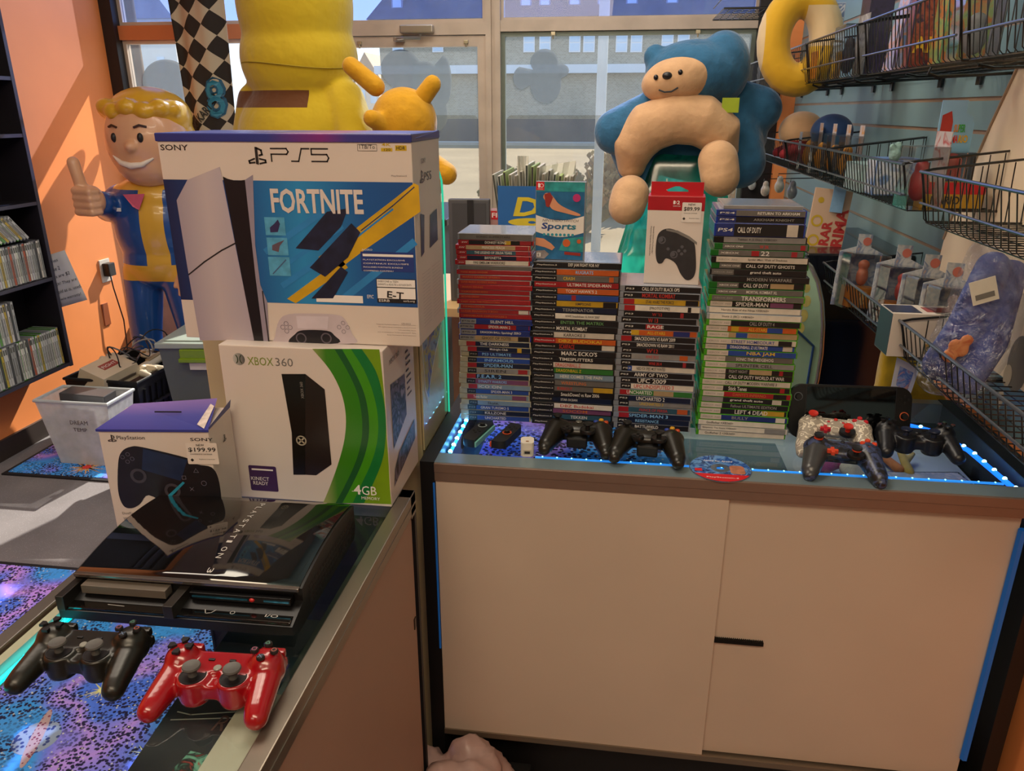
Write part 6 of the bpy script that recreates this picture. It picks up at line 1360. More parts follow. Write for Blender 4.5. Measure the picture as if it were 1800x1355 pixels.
# black ribbed crate lying behind, running back to the right
q1 = Vector((-2.285, 3.22, 0)); q2 = Vector((-2.265, 3.70, 0)); ang_ = math.atan2(q2.y-q1.y, q2.x-q1.x); Lc = (q2-q1).length
crt = tub('storage_crate', 'black ribbed plastic crate piled with beige game hardware', 'crate', (0, 0, .013), ang_, Lc, .40, .35, .008, .88, M('0f0f11', .4, 0, .05, 9), M('1d1d20', .3))
ccen = (q1+q2)/2 + Vector((-math.sin(ang_), math.cos(ang_), 0))*.21; crt.location = (ccen.x, ccen.y, .013)
for i in range(9):
    m = MB(); x = -Lc/2+.05+i*(Lc-.1)/8; m.prism([(-.20*.89, .05), (-.20*.985, .30), (-.20*1.03, .30), (-.20*.94, .05)], x-.005, x+.005, 'x'); m.build('rib', M('0a0a0b', .4), crt)
m = MB(); m.box(-Lc/2+.03, Lc/2-.03, -.207, -.192, .20, .212, .002); m.build('side_rail', M('26262a', .35), crt)
# contents, resting on the crate
def local(cx_, cy_, z, dx, dy): return (cx_+dx*math.cos(ang_)-dy*math.sin(ang_), cy_+dx*math.sin(ang_)+dy*math.cos(ang_), z)
BEI = M('c9bca4', .45, 0, .05, 12)
fill = tag(MB().box(-Lc*.40, Lc*.40, -.13, .13, 0, .27, .01).build('packed_hardware', M('4a4640', .7, 0, .5, 40)), 'jumble of dark parts filling the black crate', 'game hardware', kind='stuff'); fill.location = (ccen.x, ccen.y, .024); fill.rotation_euler = (0, 0, ang_)
lo = local(ccen.x, ccen.y, .335, -.13, .03)
nc = thing('game_console', 'beige boxy vintage game console with red label on top of the black crate', 'game console', lo, ang_-.25); nc.rotation_euler = (math.radians(14), math.radians(-8), ang_-.25)
MB().frus((-.12, .12, -.09, .09), (-.10, .10, -.08, .08), 0, .075).build('body', BEI, nc); MB().box(-.04, .05, -.02, .03, .0751, .0765).build('red_label', M('8c2420', .4), nc); letters(nc, FRT((0, 0, .0767)), WHITE, [('FIGHT', -.035, -.008, .022, .078)])
m = MB(); m.box(-.08, .08, -.0905, -.0855, .02, .035); m.build('front_slot', M('5c5248', .5), nc)
lo = local(ccen.x, ccen.y, .355, .10, -.06)
lg = thing('light_gun', 'beige tube-shaped game accessory lying across the crate', 'game accessory', lo, ang_+.12); m = MB(); m.cap((-.12, 0, 0), (.12, 0, 0), .024, .024, 16); m.cap((-.10, 0, 0), (-.11, -.06, 0), .02, .015, 12); melt('body', m, BEI, lg, voxel=.004, smooth=3)
m = MB(); m.box(-.06, .08, -.012, .012, .020, .030, .003); m.build('grip_strip', M('a08a68', .5), lg)
for i, (dx, dy, z, lab) in enumerate(((.0, -.09, .34, 'white gamepad hanging at the crate front edge'), (.19, .04, .36, 'white gamepad with round logo at the far end of the crate'), (-.03, .08, .40, 'pale gamepad beside the vintage console on the crate'))):
    lo = local(ccen.x, ccen.y, z, dx, dy); g_ = thing('game_controller', lab, 'game controller', lo, ang_+i); m = MB(); m.ell((0, 0, 0), (.05, .035, .018)); m.cap((-.045, 0, 0), (-.06, -.05, -.005), .02, .014, 12); m.cap((.045, 0, 0), (.06, -.05, -.005), .02, .014, 12); melt('body', m, M('c8c0ae', .4, 0, .03, 20), g_, voxel=.004, smooth=3)
    for s in (-1, 1): stick('thumb_stick', g_, s*.02, -.005, .016, .008, .012, M('b0a894', .4))
    m = MB(); m.lathe([(.0001, .019), (.012, .018), (.012, .016)], 16, (0, .012, 0)); m.build('round_logo', M('9a7a30', .4), g_)
for i in range(5):
    lo = local(ccen.x, ccen.y, .40+.006*i, -.10+.07*i, .0); r_ = .05+.012*(i % 3); m = MB()
    pts = [(r_*1.3*math.cos(a)+.012*math.sin(3*a+i), r_*math.sin(a), .035*math.sin(2*a+i)+.03) for a in [2*PI*k/26*(.9) for k in range(27)]]
    m.tube(pts, .0042 if i % 2 else .0034, 6); o = m.build('cable', M(['1c1b1e', '4a4a50', '232226', '8c8c8e', '141416'][i], .4), smooth=True); o.location = lo; o.rotation_euler = (.3*i-.5, .4-.2*i, i)
    tag(o, ['thick black coiled cable at the near end of the crate', 'dark grey coiled cable beside the vintage console', 'black coiled cable over the middle of the crate pile', 'light grey coiled cable rising from the crate pile', 'thin black coiled cable at the far end of the crate'][i], 'cable', 'coiled cables on the crate')
m = MB(); wl = local(ccen.x, ccen.y, .335, .02, -.165); wl2 = local(ccen.x, ccen.y, .14, .10, -.22); m.tube([wl, local(ccen.x, ccen.y, .30, .05, -.19), wl2], .0022, 6); tag(m.build('cable', M('b8b8b4', .4), smooth=True), 'thin white cable hanging down the crate side', 'cable')
mm = thing('power_box', 'grey metal box standing in the translucent bin', 'box', (cx, 3.085, .11), .0); mm.rotation_euler = (0, .06, .05)
MB().box(-.11, .11, -.05, .05, 0, .25, .004).build('body', M('4a4a4e', .4, .2, .05, 12), mm); MB().box(.05, .105, -.054, -.05, .03, .22, .002).build('front_plate', M('6a6a70', .35, .3, 0, 1), mm)
m = MB()
for i in range(5): m.cap((-.1+.05*i, -.07, .20+.01*(i % 2)), (-.08+.05*i, -.03, .23), .012, .010, 8)
o = melt('loose_plugs', m, M('8a8c90', .4, 0, .1, 40), voxel=.006, smooth=1, loc=(cx+.04, 3.08, .06)); tag(o, 'jumble of grey plugs showing at the top of the translucent bin', 'game hardware', kind='stuff')
# grey tote with green latch
pa = P(292, 602, y=3.02); pb = P(408, 620, y=3.02)
tt = thing('storage_tote', 'grey lidded storage tote with lime green latch behind the cartons', 'tote', ((pa.x+pb.x)/2-.01, 3.22, .013), .12); hw = .19; ht = pa.z
MB().frus((-hw*.8, hw*.8, -.17, .17), (-hw, hw, -.21, .21), 0, ht-.03).build('tub', M('55605c', .45, 0, .04, 8), tt)
m = MB(); m.box(-hw-.012, hw+.012, -.222, .222, ht-.03, ht-.006, .004); m.box(-hw+.02, hw-.02, -.19, .19, ht-.006, ht, .002); m.build('lid', M('93a29c', .4, 0, .03, 8), tt)
m = MB(); m.box(-.09, .03, -.236, -.222, ht-.085, ht-.03, .004); m.box(-.095, .035, -.245, -.225, ht-.088, ht-.070, .004); m.build('latch', M('6f8f1a', .4), tt)
MB().box(-.055, .02, -.228, -.212, ht-.125, ht-.09).build('label', M('c8c8c4', .5), tt)
fs_ = thing('sign_plate', 'grey plate with big white letter F leaning behind the crate', 'sign', (P(286, 628, y=3.35).x, 3.50, 0)); z0 = P(286, 645, y=3.5).z
MB().box(-.06, .10, 0, .01, 0, z0+.16).build('plate', M('5a5c5e', .5), fs_); letters(fs_, FR((0, -.0002, 0)), WHITE, [('F', -.03, z0+.01, .09, .06)], off=.04)
# clothes-like dark stock seen between the statue's legs
rk = thing('stacked_stock', 'grey sleeved record stock behind the statue legs', 'record crate', (-2.44, 4.18, 0)); MB().box(-.14, .26, 0, .16, 0, .30).build('crate', M('2a2422', .6), rk)
for i in range(9):
    m = MB(); m.box(-.13+i*.04, -.115+i*.04, .02, .14, .30, .58-.02*(i % 3)); m.build('sleeve', M(['7c7a70', '9a9688', '5c5a56'][i % 3], .4, 0, .1, 20), rk)

# ================================================================== WINDOW SIDE
# checkered flag
fl_ = thing('flag', 'black and cream checkered racing flag hanging before the left window', 'flag', (0, 0, 0))
fm = bpy.data.materials.new('checkered_cloth'); fm.use_nodes = True; n = fm.node_tree.nodes; L = fm.node_tree.links; b = n['Principled BSDF']; b.inputs['Roughness'].default_value = .85
t_ = n.new('ShaderNodeTexCoord'); mp = n.new('ShaderNodeMapping'); mp.inputs['Rotation'].default_value = (0, math.radians(52), 0); mp.inputs['Location'].default_value = (.03, 0, .02); ck = n.new('ShaderNodeTexChecker'); ck.inputs['Scale'].default_value = 11.5
ck.inputs['Color1'].default_value = (*lin('2b241f'), 1); ck.inputs['Color2'].default_value = (*lin('c0b29a'), 1)
sp_ = n.new('ShaderNodeSeparateXYZ'); cb_ = n.new('ShaderNodeCombineXYZ'); L.new(t_.outputs['Object'], mp.inputs[0]); L.new(mp.outputs[0], sp_.inputs[0]); L.new(sp_.outputs['X'], cb_.inputs['X']); L.new(sp_.outputs['Z'], cb_.inputs['Y']); cb_.inputs['Z'].default_value = .04
L.new(cb_.outputs[0], ck.inputs['Vector']); L.new(ck.outputs[0], b.inputs['Base Color'])
FX0 = P(306, 100, y=4.2).x; FX1 = P(402, 100, y=4.2).x; vs = []; fs = []; NI, NJ = 20, 24
def fpt(u, v): return (FX0+(FX1-FX0)*u*(1-.12*v)+.02*v, 4.2+.025*math.sin(7*u+2*v)+.01*math.sin(15*u), 2.34-.94*v-.03*math.sin(PI*u)*v)
for j in range(NJ+1):
    for i in range(NI+1): vs.append(fpt(i/NI, j/NJ))
for j in range(NJ):
    for i in range(NI): a = j*(NI+1)+i; fs.append((a, a+1, a+NI+2, a+NI+1))
m = MB(); m.add(vs, fs); o = m.build('cloth', fm, fl_, smooth=True); so = o.modifiers.new('s', 'SOLIDIFY'); so.thickness = .002
m = MB(); m.tube([(FX0-.03, 4.2, 2.345), (FX1+.03, 4.2, 2.345)], .010, 10); m.tube([(FX0-.02, 4.2, 2.345), (FX0-.02, 4.39, 2.345)], .006, 6); m.tube([(FX1+.02, 4.2, 2.345), (FX1+.02, 4.39, 2.345)], .006, 6); m.build('rod', M('3a3030', .4), fl_)
def ftxt(s, u, v, h, w, rot, mat, off=0., lift=.006):
    mb = MB(); put(mb, s, 0, 0, h, w, rot=rot, off=off)
    out = []
    for q in mb.v: U = u+q[0]/(FX1-FX0); V = v-q[1]/.94; p = fpt(U, V); out.append((p[0], p[1]-lift-.004, p[2]))
    mb.v = out; return mb.build('lettering', mat, fl_)
ftxt('8', .52, .80, .21, .115, 0, M('1f5878', .5), .05); ftxt('8', .545, .79, .185, .095, 0, M('2f7f9c', .5), .0, .008)
ftxt('MARIO KART', .06, .93, .045, .26, .78, M('16120f', .5), .03, .009)

# big yellow plush seen from behind, on a stand
YLW = M('b49a04', .9, 0, .05, 25, .15, sheen=.35)
std = thing('display_stand', 'dark stand under the two yellow plush toys', 'stand', (-1.12, 3.15, 0)); MB().box(-.46, .46, -.28, .28, 0, 1.20, .01).build('cabinet', BLACKWOOD, std); MB().box(-.475, .475, -.29, .29, 1.20, 1.225, .004).build('top', M('2a2220', .4), std)
bp = thing('plush_toy', 'huge yellow plush seen from behind with brown back band', 'plush toy', (-1.285, 3.14, 1.226))
m = MB(); m.ell((0, 0, .78), (.225, .21, .33), 30, 20); m.ell((0, 0, .58), (.232, .21, .22), 28, 16); m.ell((0, .0, .27), (.275, .235, .265), 30, 18); m.cap((.19, -.06, .42), (.255, -.13, .28), .085, .085, 18); m.cap((-.19, -.02, .42), (-.26, -.02, .2), .075, .07, 18)
zb0 = P(450, 189, y=2.92).z-1.226; zb1 = P(450, 158, y=2.92).z-1.226; xb1 = P(535, 175, y=2.93).x+1.285
def pby(c, n):
    if c.y < 0 and c.x < xb1 and zb0 < c.z-.0 < zb1 and c.x < xb1 - 1.2*abs(c.z-(zb0+zb1)/2)**1.0: return 1
    return 0
melt('body', m, zoned('yellow_pile', 'b49a04', [('572e02', [('Y', None, 0), ('Z', zb0, zb1), ('X', None, xb1)])], sheen=.25, bump=.5), bp, voxel=.009, smooth=10)
for s in (-1, 1):
    m = MB(); m.cap((s*.12, .02, 1.06), (s*.24, .03, 1.30), .06, .05, 16); melt('ear', m, YLW, bp, voxel=.01, smooth=4)
m = MB(); zz = P(450, 113, y=2.93).z-1.226; m.tube([(-.225*math.cos(a), -.212*math.sin(a), zz+.012*math.sin(2*a)) for a in [PI*k/20 for k in range(21)]], .0022, 6); m.build('seam', M('8f7a10', .9), bp)
# small yellow plush lying with head up
YL2 = M('bd8a04', .9, 0, .08, 26, .6, sheen=.25)
sp2 = thing('plush_toy', 'small yellow plush with two long ears beside the huge yellow plush', 'plush toy', (-.82, 2.98, 1.226))
m = MB(); m.ell((0, -.02, .345), (.125, .12, .125), 26, 16); m.ell((0, .0, .14), (.14, .13, .15), 24, 14); m.cap((.10, -.05, .2), (.175, -.10, .165), .045, .042, 14); m.cap((-.06, -.11, .34), (-.085, -.15, .36), .035, .032, 12)
melt('body', m, YL2, sp2, voxel=.007, smooth=7)
eA0 = P(660, 152, y=2.95); eA1 = P(617, 116, y=2.95); eB0 = P(738, 178, y=2.95); eB1 = P(760, 148, y=2.95)
for a, c in ((eA0, eA1), (eB0, eB1)):
    m = MB(); o_ = Vector((-.82, 2.98, 1.226)); m.cap(a-o_, c-o_, .036, .033, 16); melt('ear', m, YL2, sp2, voxel=.006, smooth=4)
m = MB(); m.box(.10, .15, -.13, -.11, .20, .235, .004); m.build('ribbon', M('b02828', .6), sp2)

# teal translucent display case and blue bear
TEAL = bpy.data.materials.new('teal_acrylic'); TEAL.use_nodes = True; n = TEAL.node_tree.nodes; L = TEAL.node_tree.links; n.clear(); o = n.new('ShaderNodeOutputMaterial'); a1 = n.new('ShaderNodeMixShader'); a2 = n.new('ShaderNodeBsdfTranslucent'); a3 = n.new('ShaderNodeBsdfTransparent'); a4 = n.new('ShaderNodeMixShader'); a5 = n.new('ShaderNodeBsdfGlossy'); nz = n.new('ShaderNodeTexNoise'); nz.inputs['Scale'].default_value = 3; nz.inputs['Distortion'].default_value = 2
cr = n.new('ShaderNodeValToRGB'); cr.color_ramp.elements[0].position = .35; cr.color_ramp.elements[0].color = (*lin('0f8a78'), 1); cr.color_ramp.elements[1].position = .65; cr.color_ramp.elements[1].color = (*lin('5fe0c0'), 1)
L.new(nz.outputs['Fac'], cr.inputs[0]); L.new(cr.outputs[0], a2.inputs[0]); a3.inputs[0].default_value = (.25, .75, .62, 1); a1.inputs[0].default_value = .55; a5.inputs['Roughness'].default_value = .15; a4.inputs[0].default_value = .08
L.new(a3.outputs[0], a1.inputs[1]); L.new(a2.outputs[0], a1.inputs[2]); L.new(a1.outputs[0], a4.inputs[1]); L.new(a5.outputs[0], a4.inputs[2]); L.new(a4.outputs[0], o.inputs[0])
BX, BYY = .235, 3.12
tc_ = thing('beanbag_chair', 'teal translucent inflatable chair under the blue plush bear', 'inflatable chair', (BX, 3.2, 0))
m = MB(); zc = P(1220, 246, y=3.1).z
m.frus((-.25, .26, -.18, .16), (-.13, .14, -.10, .10), .98, zc-.05); m.frus((-.28, .28, -.20, .18), (-.25, .26, -.18, .16), 0, .98)
o = melt('inflated_body', m, TEAL, tc_, voxel=.02, smooth=8)
m = MB(); m.tube([(-.06, -.13, zc-.14), (-.05, -.17, .9), (-.09, -.19, .5)], .004, 6); m.build('seam', M('bfe8dc', .3), tc_)
BB_ = M('2c6288', .95, 0, .14, 26, .7, sheen=.35); CR = M('c8a078', .9, 0, .08, 22, .6, sheen=.25)
br = thing('plush_toy', 'large blue and cream plush bear slumped on the teal inflatable chair', 'plush toy', (BX, BYY, 0))
def bp_(px, py, y=BYY): p = P(px, py, y=y); return (p.x-BX, y-BYY, p.z)
m = MB()
m.ell(bp_(1225, 240, 3.22), (.27, .12, .17), 26, 16)
m.cap(bp_(1120, 260, 3.18), bp_(1125, 320, 3.16), .11, .07, 18)
m.cap(bp_(1285, 225, 3.20), bp_(1300, 285, 3.16), .11, .10, 20)
m.cap(bp_(1165, 190, 3.14), bp_(1083, 232, 3.08), .085, .085, 20)
m.cap(bp_(1285, 178, 3.20), bp_(1335, 192, 3.22), .085, .085, 20)
melt('body', m, BB_, br, voxel=.011, smooth=8)
m = MB(); pts = [bp_(1110, 292, 3.07), bp_(1112, 258, 3.05), bp_(1140, 224, 3.03), bp_(1185, 208, 3.02), bp_(1235, 212, 3.02), bp_(1268, 238, 3.03), bp_(1275, 262, 3.05)]
m.tube(pts, [.055, .085, .093, .092, .092, .083, .05], 18); m.ell(pts[0], (.055, .06, .05)); m.ell(pts[-1], (.05, .05, .05)); melt('belly', m, CR, br, voxel=.009, smooth=6)
hp = bp_(1218, 125, 3.10)
m = MB(); m.ell(bp_(1222, 128, 3.11), (.185, .15, .115), 28, 18); m.ell(bp_(1270, 120, 3.12), (.10, .12, .13), 22, 14)
m.ell(bp_(1152, 100, 3.10), (.045, .035, .045), 16, 12); m.ell(bp_(1282, 84, 3.10), (.055, .04, .055), 16, 12)
hdo = melt('head', m, BB_, br, voxel=.010, smooth=5)
m = MB(); R3 = Matrix.Rotation(math.radians(-14), 3, 'Y'); m.ell(bp_(1197, 137, 3.035), (.145, .09, .082), 28, 18, R=R3); melt('face', m, CR, hdo, voxel=.008, smooth=4)
m = MB(); m.ell(bp_(1173, 133, 2.955), (.018, .014, .013), 14, 10); m.build('nose', M('1b1a1e', .4), hdo, smooth=True)
def sew(pts): m = MB(); m.tube([bp_(px, py, y) for px, py, y in pts], .0028, 6); m.build('stitched_line', M('14202c', .6), hdo, smooth=True)
for ex, ey, ez in ((1153, 136, 2.965), (1196, 127, 2.948)): m = MB(); m.ell(bp_(ex, ey, ez), (.0085, .006, .0095), 14, 10); m.build('button_eye', M('15141a', .15), hdo, smooth=True)
sew([(1158, 158, 2.958), (1168, 162, 2.953), (1180, 161, 2.949), (1192, 154, 2.946)])
for (a, b_, c_) in (((1108, 342), (1102, 362), 2.97), ((1262, 282), (1266, 312), 2.95)):
    m = MB(); m.cap(bp_(a[0], a[1], c_), bp_(b_[0], b_[1], c_-.02), .072, .070, 20); melt('foot', m, CR, br, voxel=.008, smooth=5)
m = MB(); q = bp_(1284, 185, 2.98); m.box(q[0]-.03, q[0]+.03, q[1]-.002, q[1], q[2]-.025, q[2]+.025, .002); m.build('fabric_tag', M('9cb020', .6), br)

# stacks behind the game cases
tbl = thing('side_table', 'pale wooden table by the window behind the leftmost stack', 'table', (-.30, 2.62, 0)); zt_ = 1.02
MB().box(-.36, .30, -.30, .24, zt_-.03, zt_, .003).build('table_top', M('c8a878', .4, 0, .1, 6), tbl)
for s in (-1, 1):
    for q in (-1, 1): MB().box(s*.29-.03, s*.29-.0, q*.20-.03, q*.20, 0, zt_-.031).build('leg', M('8a6a44', .5), tbl)
wl_ = P(788, 350, y=2.42); wr_ = P(860, 347, y=2.42)
mn = thing('monitor', 'dark grey monitor seen from behind, leftmost item behind the stacks', 'monitor', ((wl_.x+wr_.x)/2, 2.42, zt_+.0005), .06)
w2 = (wr_.x-wl_.x)/2; hm = wl_.z-zt_
MB().box(-w2, w2, 0, .03, 0, hm, .004).build('shell', M('4a4a4d', .5, 0, .05, 20), mn); MB().box(-w2+.012, w2-.012, -.002, 0, .012, hm-.012).build('back_panel', M('3b3b3e', .5, 0, .05, 20), mn)
MB().box(-.005, .015, -.004, -.002, .0, hm-.002).build('strap', M('101012', .5), mn)
dv0 = P(875, 327, y=2.40); dv1 = P(1000, 330, y=2.40)
dvb = thing('cardboard_box', 'blue open box with yellow DVD lettering holding magazines behind the stacks', 'box', (dv0.x, 2.40, zt_+.0005)); wd = dv1.x-dv0.x; hd_ = dv0.z-zt_
m = MB(); m.box(0, wd, 0, .004, 0, hd_).box(0, wd, .216, .22, 0, hd_).box(0, .004, .0041, .2159, 0, hd_).box(wd-.004, wd, .0041, .2159, 0, hd_).box(.0041, wd-.0041, .0041, .2159, 0, .004); m.build('carton', M('1d5c9c', .45, 0, .04, 12), dvb)
q = P(902, 380, y=2.40); letters(dvb, FR((0, -.0003, 0)), M('c8b428', .5), [('D', q.x-dv0.x, q.z-(zt_), .058, .078, {'shear': .25}), ('VD', q.x-dv0.x+.086, q.z-zt_, .058, .12, {'shear': .25})], off=.03)
m = MB(); m.X = FR((0, -.0003, 0)); q = P(935, 391, y=2.40); disc(m, q.x-dv0.x, q.z-zt_, .075, .0006, 24, ry=.013); m.build('oval_mark', M('c8b428', .5), dvb)
m = MB(); m.X = FR((0, -.0003, 0)); disc(m, q.x-dv0.x, q.z-zt_, .012, .001, 16, ry=.004); m.build('oval_hole', M('1d5c9c', .5), dvb)
rm = random.Random(4); N_ = 15
for i in range(N_):
    w_ = .008; x = dv0.x+.008+i*(wd-.04)/(N_-1)+.005; lean_ = -.28+.62*i/(N_-1); h_ = hd_+.035+rm.uniform(-.012, .025)
    m = MB(); m.k = 0; m.box(-w_/2, w_/2, 0, .20, 0, h_); m.k = 1; m.box(-w_/2+.001, w_/2-.001, -.0008, 0, .002, h_-.002)
    o = m.build('magazine', [M(['b8b8ac', 'cfcfc6', '9ab06a', 'd0ccc0', 'a8a496'][i % 5], .45, 0, .08, 20), M(['3a3c34', '5c5a48', '26302a', '6a6658', '2c2a2c'][(i*2) % 5], .5, 0, .2, 60)])
    o.location = (x - math.sin(lean_)*.10, 2.408, zt_+.0062); o.rotation_euler = (0, lean_*.5, 0)
    tag(o, '%s-spined magazine, %s from the left in the blue box' % (['dark olive', 'drab olive', 'dark green', 'khaki', 'charcoal'][(i*2) % 5], ORD[i].replace('topmost', 'first')), 'magazine', 'magazines standing in the blue box')
for i, (px0, px1, py0, py1, yy, c, lab) in enumerate(((910, 928, 274, 300, 2.44, 'd0d0c8', 'small white paper slip poking up from the magazines'), (950, 1012, 282, 312, 2.50, 'd8dad2', 'white crumpled paper bag at the right of the magazines'))):
    a = P(px0, py1, y=yy); c2_ = P(px1, py0, y=yy); m = MB(); nx = 6
    vs = [(a.x+(c2_.x-a.x)*i_/nx, yy+.012*math.sin(3*i_+j), (zt_+.01)+(c2_.z-zt_-.01-.02*(nx-i_)/nx*i)*j/4) for j in range(5) for i_ in range(nx+1)]
    m.add(vs, [(j*(nx+1)+i_, j*(nx+1)+i_+1, (j+1)*(nx+1)+i_+1, (j+1)*(nx+1)+i_) for j in range(4) for i_ in range(nx)]); o = m.build('paper_slip' if i == 0 else 'paper_bag', M(c, .6, 0, .05, 20)); so = o.modifiers.new('s', 'SOLIDIFY'); so.thickness = .002
    tag(o, lab, 'paper')
a = P(860, 370, y=2.44); rb_ = thing('game_box', 'small red-topped box beside the blue box on the table', 'box', (a.x, 2.44, zt_+.0005)); MB().box(0, .034, 0, .06, 0, a.z-zt_, .001).build('carton', M('a87c78', .5), rb_)
MB().box(.006, .034, -.001, 0, a.z-zt_-.028, a.z-zt_-.002).build('red_patch', RED, rb_); letters(rb_, FR((0, -.0012, 0)), WHITE, [('FI', .009, a.z-zt_-.022, .015, .016)], off=.02)
# crumpled plastic bag on the floor
rb = random.Random(3); m = MB()
for i in range(12): m.ell((rb.uniform(-.08, .08), rb.uniform(-.05, .05), rb.uniform(.03, .10)), (rb.uniform(.03, .06), rb.uniform(.03, .05), rb.uniform(.03, .06)), 10, 7)
bp0 = P(812, 1345, y=1.25)
o = melt('plastic_bag', m, M('b89a94', .35, 0, .15, 14, .6, alpha=.9), voxel=.012, smooth=2, loc=(bp0.x, 1.25, bp0.z-.10)); tag(o, 'crumpled pinkish plastic bag stuffed at the foot of the back counter', 'plastic bag')
tx_ = bpy.data.textures.new('crumple', 'CLOUDS'); tx_.noise_scale = .03; dm = o.modifiers.new('d', 'DISPLACE'); dm.texture = tx_; dm.strength = .03
crb = tag(MB().box(bp0.x-.14, bp0.x+.14, 1.18, 1.345, 0, max(bp0.z-.075, .05)).build('waste_bin', BLACKWOOD), 'black bin at the foot of the back counter under the plastic bag', 'bin')
# ================================================================== RIGHT WALL: WIRE BASKETS
def basket(y0, y1, zt, zm, zb, label, xf=.60, step=.0255):
    t = thing('wire_basket', label, 'wire basket', (xf, (y0+y1)/2, zb), 0, 'black wire baskets on the slat wall'); h = (y1-y0)/2; H = zt-zb; D_ = RX-.006-xf
    n_ = int(2*h/step); m = MB()
    for i in range(n_+1):
        y = -h+2*h*i/n_; m.tube([(0, y, H), (.018, y, .006), (.024, y, 0), (D_, y, 0)], .0013, 5)
    for k in range(5): x = .024+(D_-.03)*k/4; m.tube([(x, -h, -.002), (x, h, -.002)], .0013, 5)
    m.build('wire_grid', WIRE, t)
    RL = M('747c88', .28, .85, 0, 1)
    MB().tube([(-.002, -h-.004, H), (-.002, h+.004, H)], .0032, 8).build('front_rail', RL, t)
    MB().tube([(.006, -h, zm-zb), (.006, h, zm-zb)], .0026, 8).build('front_rail', RL, t)
    for s in (-1, 1):
        m = MB(); m.tube([(0, s*h, H), (.024, s*h, 0), (D_, s*h, 0), (D_, s*h, H+.035), (.02, s*h, H+.005), (0, s*h, H)], .0028, 6)
        for k in range(1, 8): x = .024+(D_-.024)*k/8; m.tube([(x, s*h, 0), (x*.98, s*h, H+.032*k/8)], .0013, 5)
        m.build('side_frame', WIRE, t)
        m = MB(); m.box(D_-.004, D_+.002, s*h*.7-.012, s*h*.7+.012, -.03, .02, .001); m.tube([(D_, s*h*.7, -.006), (.12, s*h*.7, -.010), (.09, s*h*.7, -.004)], .0032, 6); m.build('bracket', WIRE, t)
    return t
T3 = (1.825, 1.745, 1.702); T2 = (1.505, 1.440, 1.408); T1 = (1.195, 1.143, 1.112)
for (y0, y1, tt_, lab) in ((3.56, 4.29, T3, 'top row basket nearest the window'), (2.93, 3.53, T3, 'second top row basket from the window'), (2.32, 2.91, T3, 'third top row basket from the window'), (1.655, 2.25, T3, 'fourth top row basket from the window'), (1.02, 1.62, T3, 'top row basket nearest the camera'),
        (3.10, 3.785, T2, 'middle row basket nearest the window'), (2.46, 3.08, T2, 'second middle row basket from the window'), (1.80, 2.44, T2, 'third middle row basket from the window'), (1.05, 1.685, (1.497, 1.436, 1.398), 'middle row basket nearest the camera'),
        (1.665, 2.317, T1, 'lower row basket farther from the camera'), (1.03, 1.655, T1, 'lower row basket nearest the camera')):
    basket(y0, y1, *tt_, 'black wire ' + lab)
# loose grid shelf at the window top corner
gs = thing('wire_shelf', 'black wire grid shelf by the top corner of the big window', 'wire shelf', (.50, 3.9, 2.02))
m = MB()
for i in range(12): m.tube([(-.10+.32*i/11, -.22, 0), (-.10+.32*i/11, .22, 0)], .0018, 5)
for i in range(9): m.tube([(-.10, -.22+.44*i/8, .003), (.22, -.22+.44*i/8, .003)], .0018, 5)
m.build('wire_grid', WIRE, gs)
m = MB(); m.tube([(-.10, -.22, 0), (.22, -.22, 0), (.365, -.22, 0)], .004, 6); m.tube([(-.10, .22, 0), (.365, .22, 0)], .004, 6); m.tube([(-.10, -.22, .05), (-.10, .22, .05)], .003, 6); m.build('frame', WIRE, gs)
for (px, py, a) in ((1385, 140, .2), (1440, 145, .1), (1515, 135, .0), (1650, 122, .1)):
    p = P(px, py, x=.66); m = MB(); m.tube([(RX-.002, p.y, p.z-.005), (.66, p.y, p.z-.015), (.64, p.y, p.z-.008), (.645, p.y, p.z+.004)], .0035, 6); tag(m.build('wall_hook', WIRE, smooth=True), 'black wire hook under the top baskets, %s' % {1385: 'nearest the window', 1440: 'second from the window', 1515: 'third from the window', 1650: 'nearest the camera'}[px], 'hook')
# ---- stock in the baskets.  wp: world point on the plane x=const
def wp(px, py, x=.74): return P(px, py, x=x)
def pack(name, label, cat, y, z, w, h, d, cols, x=.70, rot=(0, 0, 0), text=None, tcol='w', clear=False, parts=True, group=None):
    "box-shaped pack; its printed face looks at the aisle (-x) and its end at the camera (-y)"
    t = thing(name, label, cat, (x, y, z), 0, group); t.rotation_euler = rot
    art_ = artmat(name + '_print', cols, 26, .35) if len(cols) > 1 else M(cols[0], .4, 0, .08, 20)
    if clear:
        MB().box(-d/2, d/2, -w/2, w/2, 0, h, .002).build('clear_shell', PLASTIC, t); MB().box(d/2-.003, d/2-.001, -w/2+.003, w/2-.003, .003, h+.03, 0).build('backing_card', art_, t)
        m = MB(); m.ell((-.002, 0, h*.38), (d*.30, w*.27, h*.27), 14, 10); m.ell((0, 0, h*.66), (d*.22, w*.18, h*.13), 12, 8); melt('toy_inside', m, M(cols[-1], .5, 0, .1, 40), t, voxel=.004, smooth=2)
    else:
        MB().box(-d/2, d/2, -w/2, w/2, 0, h, .001).build('carton', M(cols[0], .42, 0, .05, 15), t)
        MB().box(-d/2-.0006, -d/2, -w/2+.003, w/2-.003, .003, h-.003).build('face_print', art_, t)
        MB().box(-d/2+.003, d/2-.003, -w/2-.0006, -w/2, .003, h-.003).build('end_print', art_, t)
    if text: letters(t, FR((0, -w/2-.001, 0)), TXC[tcol], [(text, -d/2+.006, h*.12, h*.13, d-.012)], off=.02)
    return t
zT, zM, zL = T3[2]+.003, T2[2]+.003, T1[2]+.003
